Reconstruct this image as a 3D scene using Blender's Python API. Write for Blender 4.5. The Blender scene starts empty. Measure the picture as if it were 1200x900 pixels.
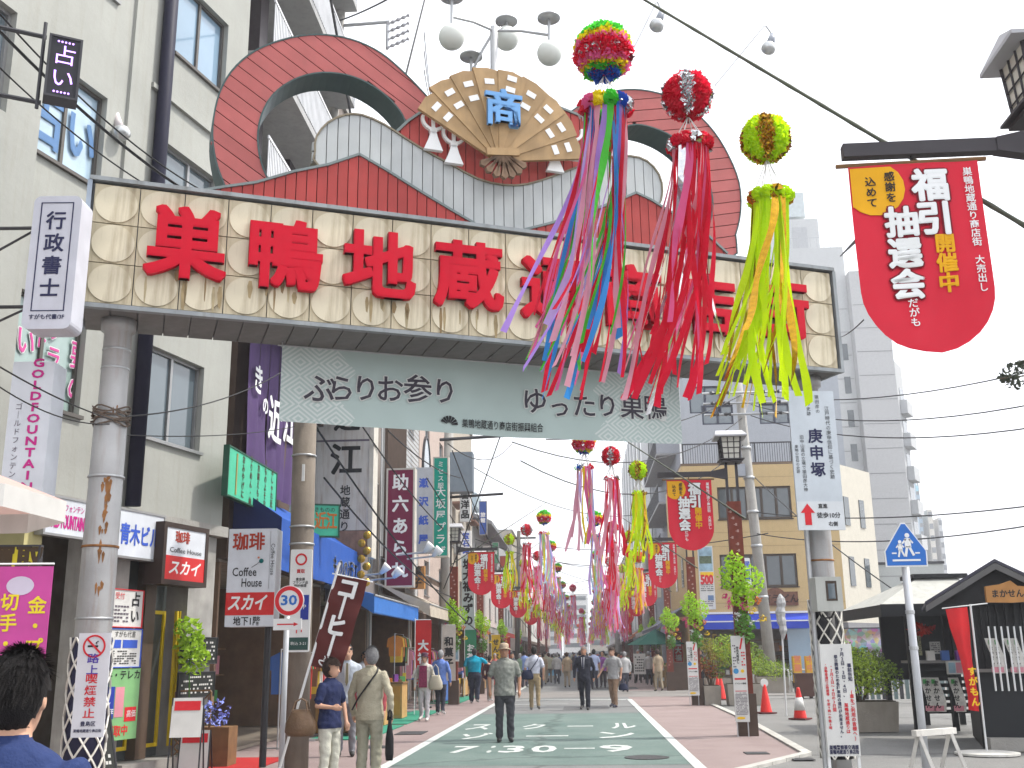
import bpy, math, random
from mathutils import Vector, Matrix
random.seed(7)
R = math.radians
SC = bpy.context.scene
COL = SC.collection
# ------------------------------------------------------------------ camera, world, sun, exposure
FPX = 1236.0
CAM = Vector((0, 0, 1.5))
WZ = Vector((-64, 4806, -FPX)).normalized()
WY = Vector((83, -315, -FPX)); WY = (WY - WZ * WY.dot(WZ)).normalized()
WX = WY.cross(WZ)
cd = bpy.data.cameras.new('camera'); cam = bpy.data.objects.new('camera', cd); COL.objects.link(cam)
cam.matrix_world = Matrix.Translation(CAM) @ Matrix((WX, WY, WZ)).to_4x4()
cd.sensor_width = 36; cd.lens = 36 * FPX / 1200; cd.clip_start = 0.05; cd.clip_end = 3000
SC.camera = cam
SUN_EL, SUN_AZ = R(58), R(78)          # azimuth measured clockwise from +Y (street direction)
world = bpy.data.worlds.new('World'); SC.world = world; world.use_nodes = True
wn = world.node_tree; bg = wn.nodes['Background']
sky = wn.nodes.new('ShaderNodeTexSky'); sky.sky_type = 'NISHITA'; sky.sun_disc = False
sky.sun_elevation = SUN_EL; sky.sun_rotation = SUN_AZ; sky.dust_density = 4; sky.air_density = 1.2
hs = wn.nodes.new('ShaderNodeHueSaturation'); hs.inputs['Saturation'].default_value = 0.22; hs.inputs['Value'].default_value = 1.25
mx = wn.nodes.new('ShaderNodeMix'); mx.data_type = 'RGBA'; mx.inputs[0].default_value = 0.5
mx.inputs[7].default_value = (11.5, 11.8, 12.6, 1)
wn.links.new(sky.outputs[0], hs.inputs['Color']); wn.links.new(hs.outputs[0], mx.inputs[6])
wn.links.new(mx.outputs[2], bg.inputs[0]); bg.inputs[1].default_value = 0.12
sl = bpy.data.lights.new('sun', 'SUN'); sl.energy = 2.6; sl.angle = R(2.5); sl.color = (1, 0.95, 0.86)
sun = bpy.data.objects.new('sun', sl); COL.objects.link(sun)
sdir = Vector((math.sin(SUN_AZ) * math.cos(SUN_EL), math.cos(SUN_AZ) * math.cos(SUN_EL), math.sin(SUN_EL)))
sun.rotation_euler = sdir.to_track_quat('Z', 'Y').to_euler(); sun.location = (0, 0, 60)
SC.view_settings.view_transform = 'Standard'; SC.view_settings.look = 'None'
SC.view_settings.exposure = 0.92; SC.view_settings.gamma = 1
SC.cycles.max_bounces = 6; SC.cycles.diffuse_bounces = 3; SC.cycles.glossy_bounces = 3

# ------------------------------------------------------------------ picture geometry -> real positions
def ray(u, v):
    c = Vector((u - 600, 450 - v, -FPX)); return Vector((WX.dot(c), WY.dot(c), WZ.dot(c)))
def PY(u, v, y): d = ray(u, v); return CAM + d * (y / d.y)
def PG(u, v, z=0.0): d = ray(u, v); return CAM + d * ((z - 1.5) / d.z)
class Fr:
    """a vertical plane: origin x,y and direction of its local x axis; local -y faces the viewer"""
    def __init__(s, x, y, deg=0):
        s.x, s.y, s.a = x, y, R(deg); s.c, s.s = math.cos(s.a), math.sin(s.a)
    def q(s, u, v, off=0.0):
        d = ray(u, v); nx, ny = -s.s, s.c
        t = ((s.x + nx * off) * nx + (s.y + ny * off) * ny - 0.0) / (d.x * nx + d.y * ny)
        p = CAM + d * t
        return ((p.x - s.x) * s.c + (p.y - s.y) * s.s, p.z)
    def w(s, sx, off=0.0, z=0.0):
        return Vector((s.x + sx * s.c - off * s.s, s.y + sx * s.s + off * s.c, z))
    def rect(s, tl, br, off=0.0):
        a = s.q(*tl, off); b = s.q(*br, off); return a[0], b[1], b[0], a[1]   # s0,z0,s1,z1

# ------------------------------------------------------------------ materials
_M = {}
def M(name, col=None, rough=.65, metal=0, var=.12, sc=4.0, bump=0.0, streak=0.0, dirt=None, rnd=0.0, emit=0, spec=.22, alpha=1, trans=0, sheet=0):
    if name in _M: return _M[name]
    m = bpy.data.materials.new(name); m.use_nodes = True; t = m.node_tree; N = t.nodes; L = t.links
    b = N['Principled BSDF']; b.inputs['Roughness'].default_value = rough; b.inputs['Metallic'].default_value = metal
    b.inputs['Specular IOR Level'].default_value = spec
    if alpha < 1: b.inputs['Alpha'].default_value = alpha
    if trans: b.inputs['Transmission Weight'].default_value = trans
    c = (*col, 1)
    tc = N.new('ShaderNodeTexCoord')
    nz = N.new('ShaderNodeTexNoise'); nz.inputs['Scale'].default_value = sc; nz.inputs['Detail'].default_value = 6
    L.new(tc.outputs['Object'], nz.inputs['Vector'])
    rp = N.new('ShaderNodeMapRange'); rp.inputs[1].default_value = .25; rp.inputs[2].default_value = .75
    rp.inputs[3].default_value = 1 - var; rp.inputs[4].default_value = 1 + var * .6
    L.new(nz.outputs[0], rp.inputs[0])
    mul = N.new('ShaderNodeMix'); mul.data_type = 'RGBA'; mul.blend_type = 'MULTIPLY'; mul.inputs[0].default_value = 1
    mul.inputs[6].default_value = c; L.new(rp.outputs[0], mul.inputs[7]); out = mul.outputs[2]
    if rnd:
        oi = N.new('ShaderNodeObjectInfo'); r2 = N.new('ShaderNodeMapRange')
        r2.inputs[3].default_value = 1 - rnd; r2.inputs[4].default_value = 1 + rnd
        L.new(oi.outputs['Random'], r2.inputs[0])
        m2 = N.new('ShaderNodeMix'); m2.data_type = 'RGBA'; m2.blend_type = 'MULTIPLY'; m2.inputs[0].default_value = 1
        L.new(out, m2.inputs[6]); L.new(r2.outputs[0], m2.inputs[7]); out = m2.outputs[2]
    if streak:
        mp = N.new('ShaderNodeMapping'); mp.inputs['Scale'].default_value = (5, 5, .45)
        n2 = N.new('ShaderNodeTexNoise'); n2.inputs['Scale'].default_value = 2.0; n2.inputs['Detail'].default_value = 7
        n2.inputs['Roughness'].default_value = .62
        L.new(tc.outputs['Object'], mp.inputs[0]); L.new(mp.outputs[0], n2.inputs['Vector'])
        r3 = N.new('ShaderNodeMapRange'); r3.inputs[1].default_value = .5; r3.inputs[2].default_value = .78
        r3.inputs[3].default_value = 0; r3.inputs[4].default_value = streak
        L.new(n2.outputs[0], r3.inputs[0])
        m3 = N.new('ShaderNodeMix'); m3.data_type = 'RGBA'
        L.new(r3.outputs[0], m3.inputs[0]); L.new(out, m3.inputs[6])
        m3.inputs[7].default_value = (*(dirt or tuple(x * .35 for x in col)), 1); out = m3.outputs[2]
    L.new(out, b.inputs['Base Color'])
    if bump:
        bp = N.new('ShaderNodeBump'); bp.inputs['Strength'].default_value = bump; bp.inputs['Distance'].default_value = .02
        n4 = N.new('ShaderNodeTexNoise'); n4.inputs['Scale'].default_value = sc * 9; n4.inputs['Detail'].default_value = 5
        L.new(tc.outputs['Object'], n4.inputs['Vector']); L.new(n4.outputs[0], bp.inputs['Height']); L.new(bp.outputs[0], b.inputs['Normal'])
    if emit:
        L.new(out, b.inputs['Emission Color']); b.inputs['Emission Strength'].default_value = emit
    if sheet:      # thin cloth / paper lets light through
        tr = N.new('ShaderNodeBsdfTranslucent'); L.new(out, tr.inputs[0]); ms = N.new('ShaderNodeMixShader')
        ms.inputs[0].default_value = sheet; L.new(b.outputs[0], ms.inputs[1]); L.new(tr.outputs[0], ms.inputs[2])
        L.new(ms.outputs[0], N['Material Output'].inputs[0])
    m.diffuse_color = c; _M[name] = m; return m

# ------------------------------------------------------------------ mesh builder
class MB:
    def __init__(s): s.v = []; s.f = []; s.mi = []
    def add(s, vs, fs, mi=0):
        n = len(s.v); s.v += [tuple(p) for p in vs]; s.f += [tuple(i + n for i in f) for f in fs]; s.mi += [mi] * len(fs); return s
    def box(s, x0, x1, y0, y1, z0, z1, mi=0):
        x0, x1 = sorted((x0, x1)); y0, y1 = sorted((y0, y1)); z0, z1 = sorted((z0, z1))
        return s.add([(x0, y0, z0), (x1, y0, z0), (x1, y1, z0), (x0, y1, z0), (x0, y0, z1), (x1, y0, z1), (x1, y1, z1), (x0, y1, z1)],
                     [(0, 3, 2, 1), (4, 5, 6, 7), (0, 1, 5, 4), (1, 2, 6, 5), (2, 3, 7, 6), (3, 0, 4, 7)], mi)
    def prism(s, poly, y0, y1, mi=0):
        """polygon in x,z pushed from y0 to y1 (convex or mildly concave)"""
        a = sum(poly[i][0] * poly[(i + 1) % len(poly)][1] - poly[(i + 1) % len(poly)][0] * poly[i][1] for i in range(len(poly)))
        if a < 0: poly = poly[::-1]
        n = len(poly)
        vs = [(x, y0, z) for x, z in poly] + [(x, y1, z) for x, z in poly]
        fs = [tuple(range(n)), tuple(range(2 * n - 1, n - 1, -1))] + [(i, i + n, (i + 1) % n + n, (i + 1) % n) for i in range(n)]
        return s.add(vs, fs, mi)
    def tube(s, pts, r, n=8, mi=0, cap=True):
        pts = [Vector(p) for p in pts]; k = len(pts); rs = r if isinstance(r, (list, tuple)) else [r] * k
        vs = []; up = None
        for i, p in enumerate(pts):
            d = (pts[min(i + 1, k - 1)] - pts[max(i - 1, 0)])
            if d.length < 1e-9: d = Vector((0, 0, 1))
            d.normalize()
            if up is None: up = Vector((0, 0, 1)) if abs(d.z) < .9 else Vector((1, 0, 0))
            a = d.cross(up)
            if a.length < 1e-4: a = d.cross(Vector((0, 1, 0)))
            a.normalize(); b = a.cross(d); up = b
            for j in range(n):
                t = 2 * math.pi * j / n; vs.append(p + a * (rs[i] * math.cos(t)) + b * (rs[i] * math.sin(t)))
        fs = []
        for i in range(k - 1):
            for j in range(n):
                j2 = (j + 1) % n; fs.append((i * n + j, i * n + j2, (i + 1) * n + j2, (i + 1) * n + j))
        if cap: fs += [tuple(range(n - 1, -1, -1)), tuple(range((k - 1) * n, k * n))]
        return s.add(vs, fs, mi)
    def lathe(s, prof, c=(0, 0, 0), n=16, mi=0):
        vs = []; fs = []; k = len(prof)
        for (r, z) in prof:
            for j in range(n):
                t = 2 * math.pi * j / n; vs.append((c[0] + r * math.cos(t), c[1] + r * math.sin(t), c[2] + z))
        for i in range(k - 1):
            for j in range(n):
                j2 = (j + 1) % n; fs.append((i * n + j, i * n + j2, (i + 1) * n + j2, (i + 1) * n + j))
        fs += [tuple(range(n - 1, -1, -1)), tuple(range((k - 1) * n, k * n))]
        return s.add(vs, fs, mi)
    def ball(s, c, r, n=12, m=8, sx=1, sy=1, sz=1, mi=0):
        prof = [(max(1e-4, r * math.sin(math.pi * i / m)), -r * math.cos(math.pi * i / m)) for i in range(m + 1)]
        k = len(s.v); s.lathe(prof, (0, 0, 0), n, mi)
        for i in range(k, len(s.v)):
            x, y, z = s.v[i]; s.v[i] = (c[0] + x * sx, c[1] + y * sy, c[2] + z * sz)
        return s
    def disc(s, cx, cz, r, y0, y1, n=28, mi=0, rz=None):
        return s.prism([(cx + r * math.cos(2 * math.pi * i / n), cz + (rz or r) * math.sin(2 * math.pi * i / n)) for i in range(n)], y0, y1, mi)
    def ring(s, cx, cz, r0, r1, y0, y1, n=28, mi=0):
        for i in range(n):
            a, b = 2 * math.pi * i / n, 2 * math.pi * (i + 1) / n
            s.prism([(cx + r0 * math.cos(a), cz + r0 * math.sin(a)), (cx + r1 * math.cos(a), cz + r1 * math.sin(a)),
                     (cx + r1 * math.cos(b), cz + r1 * math.sin(b)), (cx + r0 * math.cos(b), cz + r0 * math.sin(b))], y0, y1, mi)
        return s
    def bar(s, x0, z0, x1, z1, w, y0, y1, mi=0):
        d = Vector((x1 - x0, z1 - z0)); d.normalize(); n = Vector((-d.y, d.x)) * w / 2
        return s.prism([(x0 - n.x, z0 - n.y), (x1 - n.x, z1 - n.y), (x1 + n.x, z1 + n.y), (x0 + n.x, z0 + n.y)], y0, y1, mi)
    def mesh(s, name, mats, smooth=False):
        me = bpy.data.meshes.new(name); me.from_pydata(s.v, [], s.f)
        for m in (mats if isinstance(mats, (list, tuple)) else [mats]): me.materials.append(m)
        if len(set(s.mi)) > 1 or (s.mi and s.mi[0]): me.polygons.foreach_set('material_index', s.mi)
        if smooth: me.polygons.foreach_set('use_smooth', [True] * len(s.f))
        me.update(); return me
def link(name, me, parent=None, loc=(0, 0, 0), rz=0):
    o = bpy.data.objects.new(name, me); COL.objects.link(o); o.location = loc; o.rotation_euler = (0, 0, rz)
    if parent is not None: o.parent = parent
    return o
def part(name, mb, mats, parent, smooth=False, label=None, loc=(0, 0, 0)):
    o = link(name, mb.mesh(name, mats, smooth), parent, loc)
    if label: o['label'] = label
    return o
def thing(name, label, cat, loc=(0, 0, 0), rz=0.0, group=None):
    o = link(name, None, None, loc, rz); o['label'] = label; o['category'] = cat
    if group: o['group'] = group
    return o
def solo(name, mb, mats, label, cat, loc=(0, 0, 0), rz=0.0, group=None, smooth=False):
    o = link(name, mb.mesh(name, mats, smooth), None, loc, rz); o['label'] = label; o['category'] = cat
    if group: o['group'] = group
    return o
def struct(name, mb, mats, smooth=False, parent=None):
    o = link(name, mb.mesh(name, mats, smooth), parent)
    if parent is None: o['kind'] = 'structure'
    return o
def clone(o, label=None, loc=None, rz=None, scale=None, group=None):
    def cp(x, par):
        c = x.copy(); COL.objects.link(c); c.parent = par
        for ch in x.children: cp(ch, c)
        return c
    r = cp(o, None)
    if label: r['label'] = label
    if loc is not None: r.location = loc
    if rz is not None: r.rotation_euler = (0, 0, rz)
    if scale is not None: r.scale = scale if isinstance(scale, (tuple, list)) else (scale,) * 3
    if group: r['group'] = group
    return r

# ------------------------------------------------------------------ lettering
_tc = bpy.data.curves.new('lettering', 'FONT'); _to = bpy.data.objects.new('lettering', _tc)
_tc.align_x = 'CENTER'; _tc.align_y = 'CENTER'
def glyphs(txt, bold=0.0, ext=0.0, res=2):
    """list of (verts, faces) of a text, cell size 1, centred at 0, standing in x,z, front at y=0 pushed back by ext"""
    _tc.body = txt; _tc.offset = bold; _tc.extrude = ext / 2; _tc.resolution_u = res
    _tc.space_line = 1.0
    me = bpy.data.meshes.new_from_object(_to)
    vs = [(v.co.x, -(v.co.z - ext / 2), v.co.y) for v in me.vertices]; fs = [tuple(p.vertices) for p in me.polygons]
    bpy.data.meshes.remove(me); return vs, fs
def put_text1(mb, txt, x, z, h, y=-.012, bold=0.0, ext=0.0, vert=False, wx=1.0, pitch=1.12, rot=0.0, mi=0, res=2, width=None, shear=0.0):
    """txt centred on x,z in letters of height h; vertical text runs downwards"""
    def lay(vs, fs, cx, cz, sx, sz):
        c, s_ = math.cos(rot), math.sin(rot); o = []
        for (a, b, d) in vs:
            X = cx + (a + shear * d) * sx; Z = cz + d * sz
            X, Z = X * c - Z * s_, X * s_ + Z * c
            o.append((x + X, y + b * sz, z + Z))
        mb.add(o, fs, mi)
    if vert:
        n = len(txt); p = h * pitch
        for i, ch in enumerate(txt):
            if ch == ' ': continue
            if ch in 'ー-―': ch = '｜'
            vs, fs = glyphs(ch, bold, ext / h if h else 0, res); lay(vs, fs, 0, ((n - 1) / 2 - i) * p, h * wx, h)
    else:
        vs, fs = glyphs(txt, bold, ext / h, res)
        sx = h * wx
        if width:
            w0 = max(a[0] for a in vs) - min(a[0] for a in vs); sx = width / w0
        mx_ = (max(a[0] for a in vs) + min(a[0] for a in vs)) / 2
        vs = [(a[0] - mx_, a[1], a[2]) for a in vs]
        lay(vs, fs, 0, 0, sx, h)
    return mb
def put_text(mb, txt, x, z, h, y=-.012, bold=0.0, **k):
    """bold strokes come from slightly shifted copies, so dense characters stay open"""
    if bold <= .014: return put_text1(mb, txt, x, z, h, y=y, bold=bold, **k)
    e = (bold - .008) * h; d = e * .72
    for i, (dx, dz) in enumerate(((0, 0), (d, d), (-d, d), (d, -d), (-d, -d)) if bold < .036 else ((0, 0), (d, d), (-d, d), (d, -d), (-d, -d), (e, 0), (-e, 0), (0, e), (0, -e))):
        put_text1(mb, txt, x + dx, z + dz, h, y=y + i * .00035, bold=.008, **k)
    return mb
def letters(parent, txt, x, z, h, mat, name='lettering', **k):
    if parent is None: raise ValueError
    return part(name, put_text(MB(), txt, x, z, h, **k), mat, parent)

# ------------------------------------------------------------------ common materials
white = M('white_paint', (.74, .75, .75), .45, var=.05, streak=.12, dirt=(.4, .38, .33))
offw = M('off_white_panel', (.66, .67, .66), .5, var=.06, streak=.18, dirt=(.35, .32, .27))
black = M('black_paint', (.015, .015, .018), .45, var=.2)
dark = M('dark_interior', (.03, .027, .025), .8, var=.4)
darkmetal = M('dark_metal', (.05, .05, .055), .4, .3)
steel = M('galvanised_steel', (.42, .43, .44), .42, .6, var=.15, sc=8)
red = M('red_paint', (.62, .012, .03), .4, var=.05)
navy = M('navy_ink', (.02, .022, .07), .5)
ink = M('black_ink', (.018, .018, .02), .5)
redink = M('red_ink', (.6, .02, .03), .5)
blueink = M('blue_ink', (.04, .1, .5), .5)
magenta = M('magenta_ink', (.5, .02, .22), .5)
yellowp = M('yellow_print', (.8, .5, .02), .5)
concrete = M('concrete', (.32, .31, .29), .85, var=.18, sc=2.5, bump=.3, streak=.35, dirt=(.13, .12, .1))
glass = M('window_glass', (.10, .13, .15), .06, 0, var=.25, sc=.6, spec=1.0)
glassb = M('window_glass_sky_reflection', (.2, .3, .4), .06, 0, var=.2, sc=.5, spec=1.0)  # blue sky reflection is put into the pane colour
alu = M('aluminium_frame', (.3, .3, .3), .4, .5)
wood = M('brown_wood', (.2, .11, .05), .6, var=.3, sc=6)
cable = M('black_cable', (.02, .02, .022), .6)
def rebar(): pass
# ================================================================== GROUND
def ground_mat(name, col, col2, sc, bump=.4, cracks=0.0, fine=60):
    m = bpy.data.materials.new(name); m.use_nodes = True; t = m.node_tree; N = t.nodes; L = t.links; b = N['Principled BSDF']
    b.inputs['Roughness'].default_value = .85; b.inputs['Specular IOR Level'].default_value = .3
    tc = N.new('ShaderNodeTexCoord'); a = N.new('ShaderNodeTexNoise'); a.inputs['Scale'].default_value = sc; a.inputs['Detail'].default_value = 8; a.inputs['Roughness'].default_value = .65
    f = N.new('ShaderNodeTexNoise'); f.inputs['Scale'].default_value = fine; f.inputs['Detail'].default_value = 3
    L.new(tc.outputs['Object'], a.inputs['Vector']); L.new(tc.outputs['Object'], f.inputs['Vector'])
    r = N.new('ShaderNodeMapRange'); r.inputs[1].default_value = .3; r.inputs[2].default_value = .7; L.new(a.outputs[0], r.inputs[0])
    mx = N.new('ShaderNodeMix'); mx.data_type = 'RGBA'; mx.inputs[6].default_value = (*col, 1); mx.inputs[7].default_value = (*col2, 1); L.new(r.outputs[0], mx.inputs[0])
    r2 = N.new('ShaderNodeMapRange'); r2.inputs[1].default_value = .3; r2.inputs[2].default_value = .7; r2.inputs[3].default_value = .75; r2.inputs[4].default_value = 1.2; L.new(f.outputs[0], r2.inputs[0])
    m2 = N.new('ShaderNodeMix'); m2.data_type = 'RGBA'; m2.blend_type = 'MULTIPLY'; m2.inputs[0].default_value = 1; L.new(mx.outputs[2], m2.inputs[6]); L.new(r2.outputs[0], m2.inputs[7]); out = m2.outputs[2]
    if cracks:
        v = N.new('ShaderNodeTexVoronoi'); v.feature = 'DISTANCE_TO_EDGE'; v.inputs['Scale'].default_value = cracks
        w = N.new('ShaderNodeTexNoise'); w.inputs['Scale'].default_value = 1.5; w.inputs['Detail'].default_value = 5
        ad = N.new('ShaderNodeVectorMath'); ad.operation = 'ADD'; L.new(tc.outputs['Object'], w.inputs['Vector']); L.new(tc.outputs['Object'], ad.inputs[0]); L.new(w.outputs[1], ad.inputs[1]); L.new(ad.outputs[0], v.inputs['Vector'])
        r3 = N.new('ShaderNodeMapRange'); r3.inputs[1].default_value = 0; r3.inputs[2].default_value = .012; r3.inputs[3].default_value = .6; r3.inputs[4].default_value = 1; L.new(v.outputs[0], r3.inputs[0])
        m3 = N.new('ShaderNodeMix'); m3.data_type = 'RGBA'; m3.blend_type = 'MULTIPLY'; m3.inputs[0].default_value = 1; L.new(out, m3.inputs[6]); L.new(r3.outputs[0], m3.inputs[7]); out = m3.outputs[2]
    L.new(out, b.inputs['Base Color'])
    bp = N.new('ShaderNodeBump'); bp.inputs['Strength'].default_value = bump; bp.inputs['Distance'].default_value = .01; L.new(f.outputs[0], bp.inputs['Height']); L.new(bp.outputs[0], b.inputs['Normal'])
    return m
asph = ground_mat('asphalt', (.13, .135, .137), (.18, .182, .18), .6, cracks=.12)
asph2 = ground_mat('asphalt_of_lot', (.135, .135, .13), (.19, .187, .18), .45, cracks=.1)
green = ground_mat('green_road_paint', (.08, .128, .115), (.135, .18, .165), .8, cracks=.1)
pink = ground_mat('red_brown_pavement', (.2, .148, .143), (.26, .205, .195), .9)
linep = M('road_line_paint', (.5, .53, .51), .7, var=.4, sc=9, streak=.6, dirt=(.25, .27, .26))
def sheet(x0, x1, y0, y1, z): return MB().add([(x0, y0, z), (x1, y0, z), (x1, y1, z), (x0, y1, z)], [(0, 1, 2, 3)])
struct('ground', sheet(-600, 600, -60, 1500, -.012), asph2)
struct('road', sheet(-2.85, 1.55, -20, 400, 0), asph)
struct('green_road_surface', sheet(-2.78, 1.48, 15.6, 29, .004), green)
lp = MB().add([(-9, -8, 0), (-2.85, -8, 0), (-2.85, 400, 0), (-9, 400, 0)], [(0, 1, 2, 3)])
struct('pavement', lp, pink)
rp = MB().add([(1.55, 14.6, 0), (1.9, 14.6, 0), (3.3, 17.0, 0), (3.62, 25.1, 0), (3.75, 34, 0), (4.2, 42, 0), (4.9, 400, 0), (1.55, 400, 0)], [(0, 1, 2, 3, 4, 5, 6, 7)])
struct('pavement', rp, pink)
struct('crossing_road', sheet(-2.78, 60, 39.5, 46, .004), M('pale_crossing_surface', (.2, .19, .18), .85, sc=1.5))
def ribbon_sheet(pts, w, z):
    mb = MB(); vs = []
    for i, p in enumerate(pts):
        a = Vector(pts[max(0, i - 1)]); b = Vector(pts[min(len(pts) - 1, i + 1)]); d = (b - a).normalized(); n = Vector((-d.y, d.x)) * w / 2
        vs += [(p[0] - n.x, p[1] - n.y, z), (p[0] + n.x, p[1] + n.y, z)]
    return mb.add(vs, [(2 * i, 2 * i + 1, 2 * i + 3, 2 * i + 2) for i in range(len(pts) - 1)])
struct('road_edge_line', ribbon_sheet([(-2.83, -10), (-2.83, 37)], .16, .008), linep)
struct('road_edge_line', ribbon_sheet([(-2.83, 46), (-2.83, 300)], .16, .008), linep)
struct('road_edge_line', ribbon_sheet([(1.53, -10), (1.53, 37.5)], .16, .008), linep)
struct('road_edge_line', ribbon_sheet([(1.53, 46), (1.6, 300)], .16, .008), linep)
struct('stop_line', ribbon_sheet([(-2.4, 37.6), (1.4, 37.0)], .35, .012), linep)
struct('stop_line', ribbon_sheet([(-2.4, 34.3), (-.5, 34.3)], .12, .012), linep)
# curb stones between pavement and parking lot, one by one
curbm = M('curb_stone', (.42, .41, .38), .85, var=.2, bump=.3, rnd=.08)
cp = [(1.62, 14.2), (1.95, 14.65), (3.32, 17.0), (3.66, 25.1), (3.8, 34), (4.25, 41.5)]
kmesh = MB().box(-.29, .29, -.075, .075, -.05, .035).mesh('curb_stone', curbm)
for a, b in zip(cp, cp[1:]):
    d = Vector((b[0] - a[0], b[1] - a[1])); n = max(1, round(d.length / .6))
    for i in range(n):
        p = Vector(a) + d * ((i + .5) / n)
        o = link('curb_stone', kmesh, None, (p.x, p.y, 0), math.atan2(d.y, d.x)); o.scale = (d.length / n / .6, 1, 1); o['kind'] = 'structure'
# road lettering (read from this side)
def roadtext(txt, x, y, w, l, bold=.02):
    vs, fs = glyphs(txt, bold); x0 = min(v[0] for v in vs); x1 = max(v[0] for v in vs); z0 = min(v[2] for v in vs); z1 = max(v[2] for v in vs)
    return [(x - w / 2 + (v[0] - x0) / (x1 - x0) * w, y + (v[2] - z0) / (z1 - z0) * l, .0085) for v in vs], fs
rt = MB()
for ch, x, w in (('ス', -2.28, .5), ('ク', -1.1, .5), ('ー', -.1, .55), ('ル', .82, .55)): rt.add(*roadtext(ch, x, 23.0 if ch != 'ー' else 23.7, w, 1.7 if ch != 'ー' else .25))
for ch, x, w in (('ゾ', -2.1, .6), ('ー', -.72, .8), ('ン', .6, .7)): rt.add(*roadtext(ch, x, 20.4 if ch != 'ー' else 20.95, w, 1.6 if ch != 'ー' else .22))
for ch, x, w in (('7', -2.0, .42), (':', -1.55, .08), ('3', -1.2, .4), ('0', -.68, .42), ('-', -.1, .5), ('9', .5, .55)): rt.add(*roadtext(ch, x, 17.6 if ch != '-' else 18.2, w, 1.3 if ch != '-' else .16))
struct('road_lettering', rt, linep)
ironm = M('cast_iron_cover', (.06, .06, .062), .6, .5, sc=20, bump=.5)
for i, (x, y, w, l) in enumerate(((-3.5, 22.2, .55, .9), (-3.6, 18.9, .5, .5), (2.6, 17.2, .35, .35), (-.4, 14.2, .6, .6), (3.1, 16.2, .3, .3))):
    struct('manhole_cover', MB().box(x - w / 2, x + w / 2, y - l / 2, y + l / 2, .002, .012), ironm)
struct('manhole_cover', MB().lathe([(.33, 0), (.33, .012)], (.9, 16.6, .002), 24), ironm)

# ================================================================== polygons cut into boards
def strips(polys, ang, w, gap, y0, y1, sub=4, phase=0.0):
    """boards of width w laid at angle ang over the area of polys (even-odd), one MB each"""
    c, s = math.cos(ang), math.sin(ang)
    P = [[(x * c + z * s, -x * s + z * c) for x, z in p] for p in polys]
    t0 = min(p[1] for q in P for p in q); t1 = max(p[1] for q in P for p in q)
    def cross(t):
        xs = []
        for q in P:
            for i in range(len(q)):
                (a, b), (e, f) = q[i], q[(i + 1) % len(q)]
                if (b > t) != (f > t): xs.append(a + (t - b) / (f - b) * (e - a))
        xs.sort(); return [(xs[i], xs[i + 1]) for i in range(0, len(xs) - 1, 2)]
    out = []; n = int((t1 - t0) / w) + 2
    for k in range(-1, n):
        a = t0 + (k + phase) * w + gap / 2; b = a + w - gap; mbs = {}
        rows = [a + (b - a) * j / sub for j in range(sub + 1)]; R_ = [cross(min(max(r, t0 + 1e-5), t1 - 1e-5)) if t0 - w * .2 < r < t1 + w * .2 else [] for r in rows]
        pieces = []                                     # [last interval, mb, last row]
        for j in range(sub):
            A, B = R_[j], R_[j + 1]
            if not A or not B: continue
            ra, rb = rows[j], rows[j + 1]
            prs = list(zip(A, B)) if len(A) == len(B) else [(i, i) for i in (A if len(A) > len(B) else B)]
            for (a0, a1), (b0, b1) in prs:
                if max(a1 - a0, b1 - b0) < 1e-3: continue
                hit = next((p for p in pieces if p[2] == j - 1 and p[0][0] < a1 and a0 < p[0][1]), None)
                if hit is None: hit = [(b0, b1), MB(), j]; pieces.append(hit)
                hit[0] = (b0, b1); hit[2] = j
                hit[1].prism([(x * c - t * s, x * s + t * c) for x, t in ((a0, ra), (a1, ra), (b1, rb), (b0, rb))], y0, y1)
        out += [p[1] for p in pieces if p[1].f]
    return out
def band(outline, y0, y1, w, closed=True, mi=0):
    """a strip standing on an outline: front lip of width w, running back from y0 to y1"""
    mb = MB(); n = len(outline)
    for i in range(n if closed else n - 1):
        (x0, z0), (x1, z1) = outline[i], outline[(i + 1) % n]
        if math.hypot(x1 - x0, z1 - z0) < 1e-4: continue
        dx, dz = x1 - x0, z1 - z0; l = math.hypot(dx, dz); e = w * .12 / l
        mb.bar(x0 - dx * e, z0 - dz * e, x1 + dx * e, z1 + dz * e, w, y0, y1, mi)
    return mb
def smooth_poly(pts, k=3, closed=True):
    n = len(pts); out = []
    for i in range(n if closed else n - 1):
        p0 = pts[(i - 1) % n] if closed or i else pts[i]; p1 = pts[i]; p2 = pts[(i + 1) % n]; p3 = pts[(i + 2) % n] if closed or i + 2 < n else pts[(i + 1) % n]
        for j in range(k):
            t = j / k
            out.append(tuple(.5 * ((2 * p1[d]) + (-p0[d] + p2[d]) * t + (2 * p0[d] - 5 * p1[d] + 4 * p2[d] - p3[d]) * t * t + (-p0[d] + 3 * p1[d] - 3 * p2[d] + p3[d]) * t ** 3) for d in (0, 1)))
    if not closed: out.append(pts[-1])
    return out

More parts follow.
